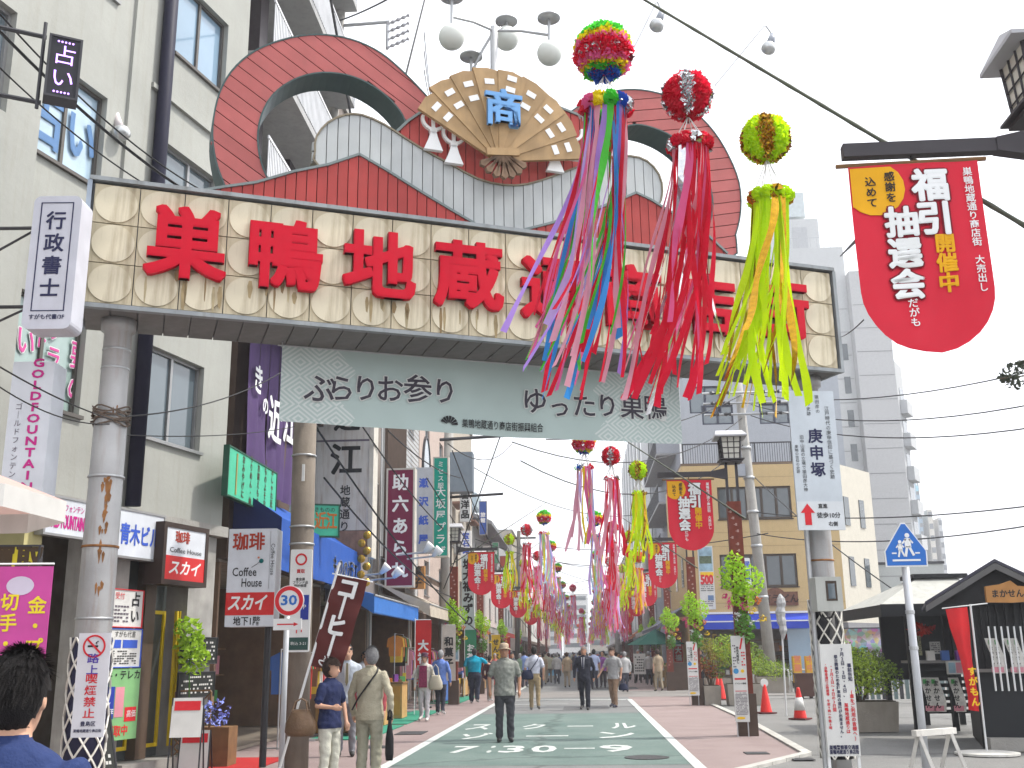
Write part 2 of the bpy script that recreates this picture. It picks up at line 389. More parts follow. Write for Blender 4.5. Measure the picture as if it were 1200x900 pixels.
# ================================================================== THE ARCH GATE
AF = Fr(-4.77 + .156, 10.3 - .368, 23)
arch = thing('shopping_street_arch', 'cream and red arch gate over the street with huge red characters and wooden fan', 'arch', (AF.x, AF.y, 0), AF.a)
S0, S1 = AF.q(101, 300)[0], AF.q(984, 433)[0]; Z0, Z1 = 5.02, 6.40
a0, b0 = AF.q(110, 212), AF.q(98, 357); Z1 = (a0[1] + AF.q(975, 318)[1]) / 2; Z0 = (b0[1] + AF.q(975, 433)[1]) / 2
tile_m = M('aged_cream_sign_panel', (.53, .46, .32), .5, var=.24, sc=1.6, streak=.85, dirt=(.11, .07, .03), rnd=.05)
disc_m = M('aged_cream_disc', (.61, .55, .41), .42, var=.2, sc=2.0, streak=.75, dirt=(.2, .14, .06), rnd=.05)
box_m = M('arch_box_grey', (.16, .17, .18), .6, var=.2, streak=.3)
rail_m = M('arch_rail_grey', (.26, .28, .29), .5, .2, var=.2, streak=.5, dirt=(.1, .09, .07))
ND = .85
part('sign_box', MB().box(S0, S1, .045, ND, Z0 + .01, Z1 - .01), box_m, arch)
nc = 20; tw = (S1 - S0 - .04) / nc; th = (Z1 - Z0 - .05) / 3
def tile_mesh():
    mb = MB(); g = .005
    mb.box(-tw / 2 + g, tw / 2 - g, 0, .04, -th / 2 + g, th / 2 - g)
    return mb.mesh('sign_panel', tile_m), MB().disc(0, 0, tw * .465, -.018, 0.002, 36, rz=th * .465).mesh('panel_disc', disc_m)
tme, dme = tile_mesh()
for i in range(nc):
    for j in range(3):
        x = S0 + .02 + (i + .5) * tw; z = Z0 + .025 + (j + .5) * th
        t = link('sign_panel', tme, arch, (x, 0, z)); link('panel_disc', dme, t)
part('top_rail', MB().box(S0 - .03, S1 + .03, -.04, ND + .02, Z1, Z1 + .045), rail_m, arch)
part('bottom_rail', MB().box(S0 - .03, S1 + .03, -.05, .03, Z0 - .035, Z0 + .01), rail_m, arch)
part('end_cap', MB().box(S0 - .05, S0 - .004, -.03, ND, Z0 - .02, Z1 - .001), M('end_cap_blue_grey', (.3, .35, .42), .5), arch)
part('end_cap', MB().box(S1 + .004, S1 + .05, -.03, ND, Z0 - .02, Z1 - .001), rail_m, arch)
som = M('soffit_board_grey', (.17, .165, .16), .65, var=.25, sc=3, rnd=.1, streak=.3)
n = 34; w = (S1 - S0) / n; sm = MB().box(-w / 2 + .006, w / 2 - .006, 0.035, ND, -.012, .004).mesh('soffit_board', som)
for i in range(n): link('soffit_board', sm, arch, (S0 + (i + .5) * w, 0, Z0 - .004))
redl = M('red_letter_enamel', (.5, .003, .02), .6, var=.06, sc=6, spec=.12); redside = M('red_letter_side', (.2, .01, .02), .6)
for ch, u, v in (('巣', 218, 291), ('鴨', 334, 304), ('地', 443, 316), ('蔵', 547, 327), ('通', 646, 343), ('商', 737, 352), ('店', 824, 361), ('街', 910, 366)):
    s, z = AF.q(u, v); mb = MB()
    for k_, (dx, dz) in enumerate(((0, 0), (.012, .012), (-.012, .012), (.012, -.012), (-.012, -.012))): put_text(mb, ch, dx, dz, .81, y=-.115 + k_ * .0006, bold=.018, ext=.075, wx=1.02, res=3)
    part('letter', mb, redl, arch, loc=(s, 0, z - .04))
# rain streaks below the letters on the sign panels, each with its own shape
rs_ = random.Random(17); stm = [M(f'rain_stain_{i}', c_, .7, var=.3, sc=8) for i, c_ in enumerate(((.34, .26, .14), (.26, .18, .09), (.4, .33, .2)))]
for u in (218, 334, 443, 547, 646, 737, 824, 910):
    s_c, z_c = AF.q(u, 300 + (u - 218) * .108)
    for k in range(7):
        x = s_c + rs_.uniform(-.4, .4); zt = Z0 + rs_.uniform(.28, .46); l = rs_.uniform(.12, .36); w_ = rs_.uniform(.008, .03)
        part('rain_stain', MB().add([(x - w_ * .5, -.0195, zt), (x + w_ * .5, -.0195, zt), (x + w_, -.0195, zt - l * .4), (x + w_ * .3, -.0195, zt - l), (x - w_ * .5, -.0195, zt - l * .9), (x - w_, -.0195, zt - l * .3)], [(0, 5, 4, 3, 2, 1)]), stm[k % 3], arch)
# --- crest
def AQ(pts, off=0): return [AF.q(u, v, off) for u, v in pts]
crest_side = M('crest_side_dark_green', (.05, .085, .085), .5, var=.2); lipm = M('crest_edge_grey', (.16, .19, .19), .5, .2)
boardm = M('red_brown_cladding_board', (.38, .10, .095), .5, var=.14, sc=3, rnd=.06, streak=.2, dirt=(.2, .08, .07))
plankm = M('deep_red_plank', (.35, .045, .04), .5, var=.16, sc=3, rnd=.08, streak=.25, dirt=(.15, .03, .03))
greym = M('pale_grey_plank', (.42, .44, .44), .5, var=.12, sc=3, rnd=.05, streak=.3, dirt=(.22, .22, .2))
RB = .22                    # ring front sits this far behind the sign face
LO = smooth_poly(AQ([(262, 214), (253, 188), (249, 158), (252, 128), (261, 100), (277, 77), (300, 59), (330, 47), (362, 41), (392, 42), (420, 49), (446, 62), (468, 80), (490, 102), (512, 128), (530, 165), (540, 215), (540, 262), (300, 262), (274, 240)], RB))
LI = smooth_poly(AQ([(318, 214), (306, 190), (302, 162), (306, 136), (319, 112), (341, 95), (368, 86), (396, 86), (422, 93), (446, 107), (464, 124), (474, 140), (478, 160), (470, 190), (450, 230), (350, 235)], RB))
RO = smooth_poly(AQ([(640, 150), (660, 137), (684, 121), (708, 110), (734, 105), (762, 107), (790, 116), (815, 132), (837, 155), (854, 183), (866, 214), (868, 246), (862, 275), (850, 305), (700, 310), (660, 280), (640, 200)], RB))
RI = smooth_poly(AQ([(712, 168), (726, 152), (745, 146), (766, 150), (788, 160), (808, 176), (824, 198), (833, 222), (835, 246), (828, 270), (815, 292), (740, 292), (715, 250), (706, 200)], RB))
for O_, I_, an, nm in ((LO, LI, R(-33), 'left'), (RO, RI, R(14), 'right')):
    for mb in strips([O_, I_], an, .155, .011, RB, RB + .05): part('ring_board', mb, boardm, arch)
    part('ring_side', band(O_, RB - .008, RB + .42, .018), [crest_side], arch)
    part('ring_inner_side', band(I_, RB - .008, RB + .42, .018), [crest_side], arch)
    bk = MB()
    for mb in strips([O_, I_], 0, .3, 0, RB + .36, RB + .4, sub=6): bk.add(mb.v, mb.f)
    part('ring_back', bk, crest_side, arch)
# centre red panel with the tassels, behind the fan
cpn = AQ([(462, 157), (478, 142), (494, 131), (530, 120), (590, 118), (650, 124), (690, 140), (712, 172), (720, 200), (640, 262), (600, 268), (540, 262)], .12)
for mb in strips([cpn], R(90), .115, .01, .12, .2): part('centre_plank', mb, plankm, arch)
part('centre_edge', band(cpn[:9], .1, .3, .03, False), lipm, arch)
# grey wave
wv = smooth_poly(AQ([(375, 197), (369, 178), (371, 160), (384, 144), (404, 135), (424, 135), (450, 146), (476, 163), (502, 179), (530, 194), (560, 210), (590, 217), (618, 216), (650, 206), (685, 193), (712, 186), (738, 183), (758, 189), (772, 205), (776, 225), (770, 244), (748, 262), (720, 262), (690, 264), (650, 285), (585, 275), (540, 268), (500, 250), (450, 225)], .05), 2)
for mb in strips([wv], R(90), .125, .01, .05, .12): part('wave_plank', mb, greym, arch)
part('wave_edge', band(wv[:46], .03, .3, .02, False), M('wave_edge_brown', (.2, .17, .12), .6), arch)
# red hills in front
for pts in ([(238, 229), (264, 219), (300, 214), (345, 201), (385, 193), (421, 181), (455, 201), (495, 226), (530, 247), (556, 262), (556, 275), (238, 240)],
            [(612, 272), (640, 263), (672, 254), (700, 244), (722, 236), (745, 226), (762, 234), (795, 254), (825, 272), (852, 297), (858, 310), (612, 290)]):
    hp = AQ(pts); hp = [(x, max(z, Z1 + .04)) for x, z in hp]
    for mb in strips([hp], R(90), .115, .01, 0.0, .06): part('hill_plank', mb, plankm, arch)
    bk = MB(); [bk.add(m_.v, m_.f) for m_ in strips([hp], 0, .2, 0, .062, .09)]; part('hill_backing', bk, plankm, arch)
    part('hill_edge', band(hp[:10], -.02, .2, .028, False), lipm, arch)
# fan
fanm = M('fan_wood', (.36, .235, .115), .55, var=.25, sc=5, rnd=.12, streak=.35, dirt=(.16, .1, .05)); fand = M('fan_dark_wood', (.19, .12, .075), .6, var=.2, sc=6, rnd=.1)
fc = AF.q(583, 190, -.12); fr_ = [AF.q(u, v, -.12) for u, v in ((496, 112), (560, 80), (675, 152))]
nb = 9; A0, A1 = R(150), R(12)
for k in range(nb):
    t0 = A0 + (A1 - A0) * k / nb; t1 = A0 + (A1 - A0) * (k + 1) / nb; yy = -.19 + .012 * abs(k - 4)
    rad = 1.12 if 0 < k < nb - 1 else 1.1; rin = .1
    rad *= (1.0 + .06 * math.sin(math.pi * (k + .5) / nb))
    ov = R(1.4)
    pts = [(fc[0] + r * math.cos(t), fc[1] + r * math.sin(t)) for r, t in ((rin, t0 + ov), (rad, t0 + ov), (rad * 1.012, (t0 + t1) / 2), (rad * .985, t1 - ov), (rin, t1 - ov))]
    if k % 2: pts = [pts[0], (fc[0] + rad * 1.02 * math.cos(t0 + ov), fc[1] + rad * 1.02 * math.sin(t0 + ov))] + pts[2:]
    bl = part('fan_blade', MB().prism(pts, yy, yy + .05), fanm, arch)
    tm = (t0 + t1) / 2
    for rr in ((.86, .7) if k not in (4,) else (.93, .8)):
        e = (fc[0] + rad * rr * math.cos(tm), fc[1] + rad * rr * math.sin(tm)); dx, dz = -math.sin(tm) * .06, math.cos(tm) * .06
        part('white_mark', MB().bar(e[0] - dx, e[1] - dz, e[0] + dx, e[1] + dz, .07, yy - .008, yy + .01), white, bl)
hc = AF.q(586, 183, -.16)
for k in range(7):
    t = R(215) + R(120) * k / 6
    mb = MB().prism([(hc[0] + .03 * math.cos(t + 1.5), hc[1] + .03 * math.sin(t + 1.5)), (hc[0] + .3 * math.cos(t - .15), hc[1] + .3 * math.sin(t - .15)),
                     (hc[0] + .33 * math.cos(t), hc[1] + .33 * math.sin(t)), (hc[0] + .3 * math.cos(t + .15), hc[1] + .3 * math.sin(t + .15)), (hc[0] + .03 * math.cos(t - 1.5), hc[1] + .03 * math.sin(t - 1.5))], -.26 - .004 * (k % 2), -.2)
    part('fan_rib', mb, fand, arch)
part('fan_cord', MB().bar(hc[0] - .2, hc[1] - .02, hc[0] + .2, hc[1] + .03, .09, -.28, -.24), fanm, arch)
bc = AF.q(589, 132, -.22)
part('letter', put_text(MB(), '商', 0, 0, .5, y=-.06, bold=.03, ext=.05, res=3), M('blue_letter', (.14, .33, .62), .45), arch, label='blue enamel character on the fan', loc=(bc[0], -.22, bc[1]))
def tassel(u, v, k=1.0, fl=1):
    x, z = AF.q(u, v, .02); mb = MB()
    mb.prism([(x - .03 * k, z), (x + .03 * k, z), (x + .06 * k, z - .1 * k), (x + .1 * k, z - .2 * k), (x + .115 * k, z - .235 * k), (x - .115 * k, z - .235 * k), (x - .1 * k, z - .2 * k), (x - .06 * k, z - .1 * k)], -.03, .03)
    mb.disc(x, z + .015, .045 * k, -.03, .03, 12); mb.bar(x, z, x, z + .2 * k, .035 * k, -.025, .02)
    for sg in (-1, 1):
        pts = [(x + sg * .13 * k * math.sin(t), z + .16 * k - .13 * k * math.cos(t)) for t in [i * math.pi / 12 for i in range(8)]]
        for p, q in zip(pts, pts[1:]): mb.bar(p[0], p[1], q[0], q[1], .035 * k, -.025, .02)
    part('tassel', mb, white, arch)
tassel(507, 156); tassel(531, 172); tassel(649, 182); tassel(670, 168)
# support columns
colm = M('weathered_grey_column', (.37, .37, .37), .5, .25, var=.22, sc=2.2, streak=.5, dirt=(.2, .1, .045), bump=.15)
rustm = M('rust', (.26, .12, .045), .9, var=.5, sc=14)
for (s, y, r, ztop, nm) in ((.0, .42, .172, Z0, 0), (8.47, .42, .16, Z0, 1)):
    rt_ = r * (.8 if nm == 0 else .95); cmb = MB().lathe([(r * 1.03, 0), (r * 1.0, 2), (r * .94, 3.9), (rt_ * 1.02, 3.93), (rt_, ztop - .16), (rt_ * 1.25, ztop - .14), (rt_ * 1.3, ztop - .02)], (s, y, 0), 24)
    c_ = part('column', cmb, colm, arch, True)
    for z in (ztop - .35, ztop - .55, 2.6, 1.9, 3.3):
        r_0 = r; r = rt_ if z > 3.95 else r
        part('band', MB().lathe([(r * 1.005, z - .012), (r * 1.045, z - .01), (r * 1.045, z + .01), (r * 1.005, z + .012)], (s, y, 0), 24), steel if z != 2.6 else rustm, c_, True); r = r_0
    # rust stains with a ragged outline
    if nm == 0:
        for k in range(46):
            a = R(-90) + random.gauss(.15, .12); z = random.choice((3.25, 3.2, 3.05, 2.9, 2.75, 2.55, 3.95, 2.2)) + random.gauss(0, .05); rr = r * (1.006 if z < 3 else .985 if z < 3.85 else .81); h = random.uniform(.02, .1); w_ = random.uniform(.04, .12)
            vs = [(s + rr * math.cos(a + da), y + rr * math.sin(a + da), z + dz) for da, dz in ((-w_, 0), (0, h * .4), (w_, 0), (w_ * .4, -h), (-w_ * .3, -h * 1.4))]
            part('rust_spot', MB().add(vs, [(0, 4, 3, 2, 1)]), rustm, c_)
wr = MB()
for k in range(9):
    pts = []
    z0 = 3.92 + random.uniform(-.07, .09)
    for i in range(19):
        a = i / 18 * 2 * math.pi; rr = .165 + random.uniform(0, .03); pts.append((rr * math.cos(a), .42 + rr * math.sin(a), z0 + .04 * math.sin(a * 2 + k)))
    wr.tube(pts, .009, 5)
part('wire_coil', wr, M('rusty_wire', (.12, .09, .07), .8), arch)
part('conduit', MB().tube([(8.25, .36, 0), (8.25, .36, 4.4)], .03, 8), steel, arch)
part('conduit', MB().tube([(8.2, .3, 0), (8.2, .3, 3.9)], .02, 8), steel, arch)
# guard wraps and lattice at the column feet
lat = M('white_lattice', (.68, .66, .6), .6, var=.2, streak=.4)
for (s, top, cm) in ((0, 1.72, M('dark_blue_wrap', (.02, .02, .05), .6)), (8.47, 2.12, black)):
    part('column_wrap', MB().lathe([(.185, .25), (.185, top)], (s, .42, 0), 20), cm, arch, True)
    la = MB(); hh = top - .25; rr = .2
    for sg in (-1, 1):
        for k in range(8):
            pts = []
            for i in range(15):
                t = i / 14; a = k * math.pi / 4 + sg * t * hh * 3.2; pts.append((s + rr * math.cos(a), .42 + rr * math.sin(a), .25 + hh * t))
            la.tube(pts, .011, 4)
    part('lattice', la, lat, arch)
# --- globe lights behind the fan and flood lamps on arms
globe = M('milk_glass_globe', (.62, .64, .6), .3, var=.05)
gl = thing('globe_light_cluster', 'cluster of four milky globe lamps on grey arms above the wooden fan', 'street lamp', AF.w(AF.q(579, 60, .6)[0], .6, 0), AF.a)
gx, gz = 0, 0
def LQ(u, v, off=.6): s, z = AF.q(u, v, off); return (s - AF.q(579, 60, .6)[0], z)
part('pole', MB().tube([(0, 0, Z1), (LQ(579, 60)[0], 0, LQ(579, 32)[1])], .05, 10), steel, gl, True)
for (u, v, du, dv) in ((523, 56, 523, 9), (601, 33, 601, 12), (636, 74, 636, 33), (559, 95, 559, 54)):
    x, z = LQ(u, v); xd, zd = LQ(du, dv); ax = LQ(579, 36)
    yb = -.25 if u in (523, 636) else .25
    a = part('arm', MB().tube([(ax[0], 0, ax[1]), (x * .5, yb * .5, (ax[1] + (z + zd) / 2) / 2 + .03), (x, yb, (z + zd) / 2)], .018, 6), steel, gl)
    part('stem', MB().tube([(x, yb, z), (x, yb, zd)], .02, 6), steel, gl)
    part('shade_disc', MB().lathe([(.03, .05), (.15, 0), (.15, -.02), (.03, -.03)], (x, yb, zd), 20), steel, gl, True)
    part('globe', MB().ball((x, yb, z), .165, 20, 14), globe, gl, True)
def flood(u0, v0, ut, vt, u1, v1, off, lbl, k=1.0):
    b = AF.w(AF.q(u0, v0, off)[0], off, AF.q(u0, v0, off)[1]); t = AF.w(AF.q(ut, vt, off)[0], off, AF.q(ut, vt, off)[1]); e = AF.w(AF.q(u1, v1, off)[0], off, AF.q(u1, v1, off)[1])
    o = thing('flood_lamp', lbl, 'lamp', b, 0, 'flood lamps on bent arms above the arch')
    t -= b; e -= b; d = Vector((-.12, -.05, -.3)).normalized() * k
    part('arm', MB().tube([(0, 0, 0), t * .7, t, t * .75 + e * .25 + Vector((0, 0, .05)), e], .012, 6), steel, o)
    part('lamp_socket', MB().tube([e + Vector((0, 0, .02)), e + d * .16], [.045 * k, .06 * k], 12), M('lamp_grey', (.3, .32, .36), .4), o, True)
    part('bulb', MB().tube([e + d * .15, e + d * .2, e + d * .27, e + d * .31], [.06 * k, .1 * k, .1 * k, .05 * k], 14), M('reflector_bulb', (.55, .56, .56), .2, .5), o, True)
flood(740, 62, 769, 3, 776, 15, .3, 'flood lamp on bent arm left of its twin above the arch')
flood(838, 100, 895, 31, 906, 42, .3, 'flood lamp on bent arm right of its twin above the arch')
# --- hanging banner under the arch
def diamond_mat(name, base, line, x1, x2, per):
    m = bpy.data.materials.new(name); m.use_nodes = True; t = m.node_tree; N = t.nodes; L = t.links; b = N['Principled BSDF']; b.inputs['Roughness'].default_value = .75
    tc = N.new('ShaderNodeTexCoord'); sp = N.new('ShaderNodeSeparateXYZ'); L.new(tc.outputs['Object'], sp.inputs[0])
    def mth(op, a, b_=None):
        n = N.new('ShaderNodeMath'); n.operation = op
        for i, v in enumerate((a, b_)):
            if v is None: continue
            if isinstance(v, (int, float)): n.inputs[i].default_value = v
            else: L.new(v, n.inputs[i])
        return n.outputs[0]
    fx = mth('ABSOLUTE', mth('SUBTRACT', mth('FRACT', mth('DIVIDE', sp.outputs[0], per)), .5)); fz = mth('ABSOLUTE', mth('SUBTRACT', mth('FRACT', mth('DIVIDE', sp.outputs[2], per * .78)), .5))
    d = mth('MULTIPLY', mth('ADD', fx, fz), 6.0); ln = mth('GREATER_THAN', mth('FRACT', d), .52)
    zz = mth('MULTIPLY', mth('ABSOLUTE', mth('SUBTRACT', mth('FRACT', mth('DIVIDE', sp.outputs[2], .55)), .5)), .5)
    ms = mth('ADD', mth('LESS_THAN', mth('ADD', sp.outputs[0], zz), x1), mth('GREATER_THAN', mth('SUBTRACT', sp.outputs[0], zz), x2))
    f = mth('MULTIPLY', ln, ms); nz = N.new('ShaderNodeTexNoise'); nz.inputs['Scale'].default_value = 1.3; L.new(tc.outputs['Object'], nz.inputs['Vector'])
    mx_ = N.new('ShaderNodeMix'); mx_.data_type = 'RGBA'; L.new(f, mx_.inputs[0]); mx_.inputs[6].default_value = (*base, 1); mx_.inputs[7].default_value = (*line, 1)
    r = N.new('ShaderNodeMapRange'); r.inputs[3].default_value = .82; r.inputs[4].default_value = 1.12; L.new(nz.outputs[0], r.inputs[0])
    m2 = N.new('ShaderNodeMix'); m2.data_type = 'RGBA'; m2.blend_type = 'MULTIPLY'; m2.inputs[0].default_value = 1; L.new(mx_.outputs[2], m2.inputs[6]); L.new(r.outputs[0], m2.inputs[7]); L.new(m2.outputs[2], b.inputs['Base Color'])
    return m
BY = .7
q0 = AF.q(331, 401, BY); q1 = AF.q(331, 496, BY); q2 = AF.q(799, 518, BY); ztb = Z0 - .06
bw = q2[0] - q0[0]; zb = (q1[1] + q2[1]) / 2
bn = thing('hanging_banner', 'long pale green banner with wavy writing hanging below the arch beam', 'banner', AF.w(q0[0], BY), AF.a)
def cloth(w_, z0, z1, nx, nz_, amp, seed, ph=3.0):
    vs = []; rnd = random.Random(seed); a = [rnd.uniform(0, 6) for _ in range(4)]
    def f(x, z): return amp * (math.sin(x * ph + a[0] + z * 1.2) * .6 + math.sin(x * ph * 2.3 + a[1] - z * 2) * .3 + .5 * math.sin((x + z) * 1.7 + a[2])) * (z1 - z) / (z1 - z0)
    for j in range(nz_ + 1):
        for i in range(nx + 1):
            x = w_ * i / nx; z = z0 + (z1 - z0) * j / nz_; vs.append((x, f(x, z), z - .03 * math.sin(math.pi * x / w_) * (j == 0)))
    fs = [(j * (nx + 1) + i, j * (nx + 1) + i + 1, (j + 1) * (nx + 1) + i + 1, (j + 1) * (nx + 1) + i) for j in range(nz_) for i in range(nx)]
    return vs, fs, f
vs, fs, fcl = cloth(bw, zb, ztb, 60, 10, .035, 3)
part('cloth', MB().add(vs, fs), diamond_mat('pale_green_banner_print', (.38, .47, .45), (.54, .59, .57), bw * .17, bw * .76, .42), bn, True)
def on_cloth(mb, f, dy): mb.v = [(x, y + f(x, z) - dy, z) for x, y, z in mb.v]; return mb
for txt, u, v, h in (('ぶ', 374, 458, .36), ('ら', 400, 458, .33), ('り', 428, 458, .33), ('お', 457, 459, .34), ('参', 489, 459, .36), ('り', 521, 461, .33), ('ゆ', 627, 472, .34), ('っ', 655, 479, .3), ('た', 684, 477, .34), ('り', 711, 478, .32), ('巣', 740, 479, .34), ('鴨', 768, 480, .34)):
    s, z = AF.q(u, v, BY); x = s - q0[0]
    part('lettering', on_cloth(put_text(MB(), txt, x, z, h, y=0, bold=.05), fcl, .012), M('banner_letter_edge', (.6, .62, .6), .7), bn)
    part('lettering', on_cloth(put_text(MB(), txt, x, z, h, y=0, bold=.012), fcl, .018), M('banner_letter', (.05, .045, .06), .7), bn)
s, z = AF.q(580, 499, BY)
part('lettering', on_cloth(put_text(MB(), '巣鴨地蔵通り商店街振興組合', s - q0[0] + .1, z, .115, y=0, bold=.01, width=AF.q(636, 499, BY)[0] - AF.q(541, 497, BY)[0]), fcl, .016), ink, bn)
lg = MB(); xx, zz = AF.q(526, 494, BY); xx -= q0[0]
for k in range(7):
    t = R(160 - 140 * k / 6); t2 = t - R(18); lg.prism([(xx + .03 * math.cos(t), zz - .04 + .03 * math.sin(t)), (xx + .11 * math.cos(t), zz - .04 + .11 * math.sin(t)), (xx + .11 * math.cos(t2), zz - .04 + .11 * math.sin(t2)), (xx + .03 * math.cos(t2), zz - .04 + .03 * math.sin(t2))], 0, .002)
part('fan_emblem', on_cloth(lg, fcl, .016), ink, bn)
part('hanging_rope', MB().tube([(0, 0, ztb - .02), (0, 0, ztb + .05)], .008, 5).tube([(bw, 0, ztb - .02), (bw, 0, ztb + .05)], .008, 5).tube([(-.05, 0, ztb), (bw + .05, 0, ztb)], .01, 6), steel, bn)
# ================================================================== helpers for buildings and signs
def wall(parent, s0, s1, z0, z1, ops, mat, y0=0.0, t=.25, name='wall'):
    xs = sorted({s0, s1} | {o[0] for o in ops} | {o[1] for o in ops}); zs = sorted({z0, z1} | {o[2] for o in ops} | {o[3] for o in ops}); mb = MB()
    for i in range(len(zs) - 1):
        run = None
        for j in range(len(xs)):
            solid = j < len(xs) - 1 and not any(o[0] <= xs[j] + 1e-6 and o[1] >= xs[j + 1] - 1e-6 and o[2] <= zs[i] + 1e-6 and o[3] >= zs[i + 1] - 1e-6 for o in ops) and s0 - 1e-6 <= xs[j] and xs[j + 1] <= s1 + 1e-6
            if solid and run is None: run = xs[j]
            if not solid and run is not None: mb.box(run, xs[j], y0, y0 + t, zs[i], zs[i + 1]); run = None
    return part(name, mb, mat, parent)
def window(parent, s0, s1, z0, z1, y=.12, mull=1, fm=None, gm=None, fw=.045, rails=0, sill=True):
    fm = fm or alu; gm = gm or glass; mb = MB()
    mb.box(s0, s0 + fw, y - .03, y + .03, z0, z1).box(s1 - fw, s1, y - .03, y + .03, z0, z1).box(s0 + fw, s1 - fw, y - .03, y + .03, z1 - fw, z1).box(s0 + fw, s1 - fw, y - .03, y + .03, z0, z0 + fw)
    for k in range(mull):
        x = s0 + (s1 - s0) * (k + 1) / (mull + 1); mb.box(x - fw * .6, x + fw * .6, y - .034, y + .026, z0 + fw, z1 - fw)
    for k in range(rails):
        z = z0 + (z1 - z0) * (k + 1) / (rails + 1); mb.box(s0 + fw, s1 - fw, y - .028, y + .02, z - fw * .4, z + fw * .4)
    w = part('window', mb, fm, parent)
    for k in range(mull + 1):
        a = s0 + (s1 - s0) * k / (mull + 1); b = s0 + (s1 - s0) * (k + 1) / (mull + 1); yy = y + .012 * (k % 2)
        part('pane', MB().box(a + .01, b - .01, yy + .002, yy + .008, z0 + .01, z1 - .01), gm, w)
    if sill: part('sill', MB().box(s0 - .04, s1 + .04, -.05, y - .031, z0 - .05, z0 - .001), fm, w)
    return w
class SG: pass
def sign(fr, tl, br, off, mat, label, name='shop_sign', cat='sign', th=.08, frame=None, fw=.03, group=None, rz=None, rc=None):
    s0, z0, s1, z1 = fr.rect(tl, br, off); g = SG(); g.w, g.h = s1 - s0, z1 - z0
    g.o = thing(name, label, cat, fr.w(s0, off, z0), fr.a if rz is None else rz, group)
    if rc:
        p = []; 
        for cx, cz, a0 in ((g.w - rc, g.h - rc, 0), (rc, g.h - rc, 90), (rc, rc, 180), (g.w - rc, rc, 270)):
            p += [(cx + rc * math.cos(R(a0 + 22.5 * k)), cz + rc * math.sin(R(a0 + 22.5 * k))) for k in range(5)]
        part('board', MB().prism(p, 0, th), mat, g.o)
    else: part('board', MB().box(0, g.w, 0, th, 0, g.h), mat, g.o)
    if frame:
        f = MB().box(0, g.w, -.012, th + .004, -fw, 0).box(0, g.w, -.012, th + .004, g.h, g.h + fw).box(-fw, 0, -.012, th + .004, -fw, g.h + fw).box(g.w, g.w + fw, -.012, th + .004, -fw, g.h + fw)
        part('frame', f, frame, g.o)
    return g
def T(g, txt, fx, fz, h, mat, **k):
    """lettering on a sign: centre as fractions of its width and height, letter height in metres"""
    k.setdefault('y', -.006); return letters(g.o, txt, fx * g.w, fz * g.h, h, mat, **k)
def patch(g, x0, x1, z0, z1, mat, y=-.004, name='printed_field', th=.004):
    return part(name, MB().box(x0 * g.w, x1 * g.w, y, y + th - .0005, z0 * g.h, z1 * g.h), mat, g.o)
def smallprint(g, x0, x1, z0, z1, rows, mat, y=-.006, cols=12, vert=False, dens=.75):
    mb = MB(); rnd = random.Random(rows * 7 + cols)
    for r in range(rows):
        for c in range(cols):
            if rnd.random() > dens: continue
            a = x0 + (x1 - x0) * (c + .1) / cols; b = x0 + (x1 - x0) * (c + .85) / cols; d = z0 + (z1 - z0) * (r + .25) / rows; e = z0 + (z1 - z0) * (r + .7) / rows
            mb.box(a * g.w, b * g.w, y, y + .002, d * g.h, e * g.h)
    o = part('small_print', mb, mat, g.o); o['kind'] = 'stuff'; return o

# ================================================================== LEFT: CREAM BUILDING
creamw = M('cream_grey_stucco', (.335, .34, .315), .85, var=.14, sc=.8, bump=.3, streak=.45, dirt=(.26, .25, .21))
A = Fr(-5.67, 16.49, 76.3)
ba = thing('cream_building', 'cream grey stucco office building with slanting rows of windows at the left', 'building', (A.x, A.y, 0), A.a)
ops = [(-2.08, -.66, 10.8, 12.16), (-2.08, -.7, 7.85, 9.22), (-4.86, -3.5, 7.83, 9.22), (-2.18, -.75, 4.61, 5.97), (-4.86, -3.5, 4.61, 5.97), (-4.86, -3.5, 10.8, 12.16)]
wall(ba, -5.05, -.02, 3.53, 15, ops, creamw)
wall(ba, -13, -5.05, 0, 15, [(-6.9, -5.6, 7.85, 9.2), (-6.9, -5.6, 4.6, 5.97)], creamw, y0=-.32, t=.57, name='wing_wall')
window(ba, -6.9, -5.6, 7.85, 9.2, y=-.2, sill=False); window(ba, -6.9, -5.6, 4.6, 5.97, y=-.2, sill=False)
part('side_wall', MB().box(-.28, -.02, .252, 7, 3.53, 15), creamw, ba); part('rear_wall', MB().box(-13, -.3, 6.8, 7, 0, 15), creamw, ba)
part('roof_slab', MB().box(-13, 0, -.3, 7, 15.01, 15.2), creamw, ba)
part('floor_slab', MB().box(-5.05, 0, -.12, 2.2, 3.36, 3.52), concrete, ba)
for o_, g_ in zip(ops, (glassb, glass, M('window_film_blue', (.36, .48, .58), .15, spec=.9), glass, M('window_film_green', (.3, .4, .38), .2, spec=.8), glass)):
    window(ba, *o_, gm=g_, fm=M('dark_bronze_frame', (.12, .11, .10), .5, .4) if g_ is not glass else alu)
part('drain_pipe', MB().tube([(-2.4, -.11, 3.56), (-2.4, -.11, 15)], .105, 10), M('dark_navy_pipe', (.012, .012, .03), .6, spec=.2), ba, True)
part('pilaster', MB().box(-3.1, -2.65, -.05, 0, 3.55, 14.98), creamw, ba)
part('ledge', MB().box(-2.6, -.02, -.06, -.001, 9.9, 9.98), creamw, ba)
for (u, v, ch, h, m_) in ((56, 140, '占', .95, None), (96, 166, 'い', .8, None)):
    s, z = A.q(u, v, .1); part('lettering', put_text(MB(), ch, s, z, h, y=.1, bold=.03, wx=.75), M('pale_blue_vinyl', (.10, .2, .38), .5), ba)
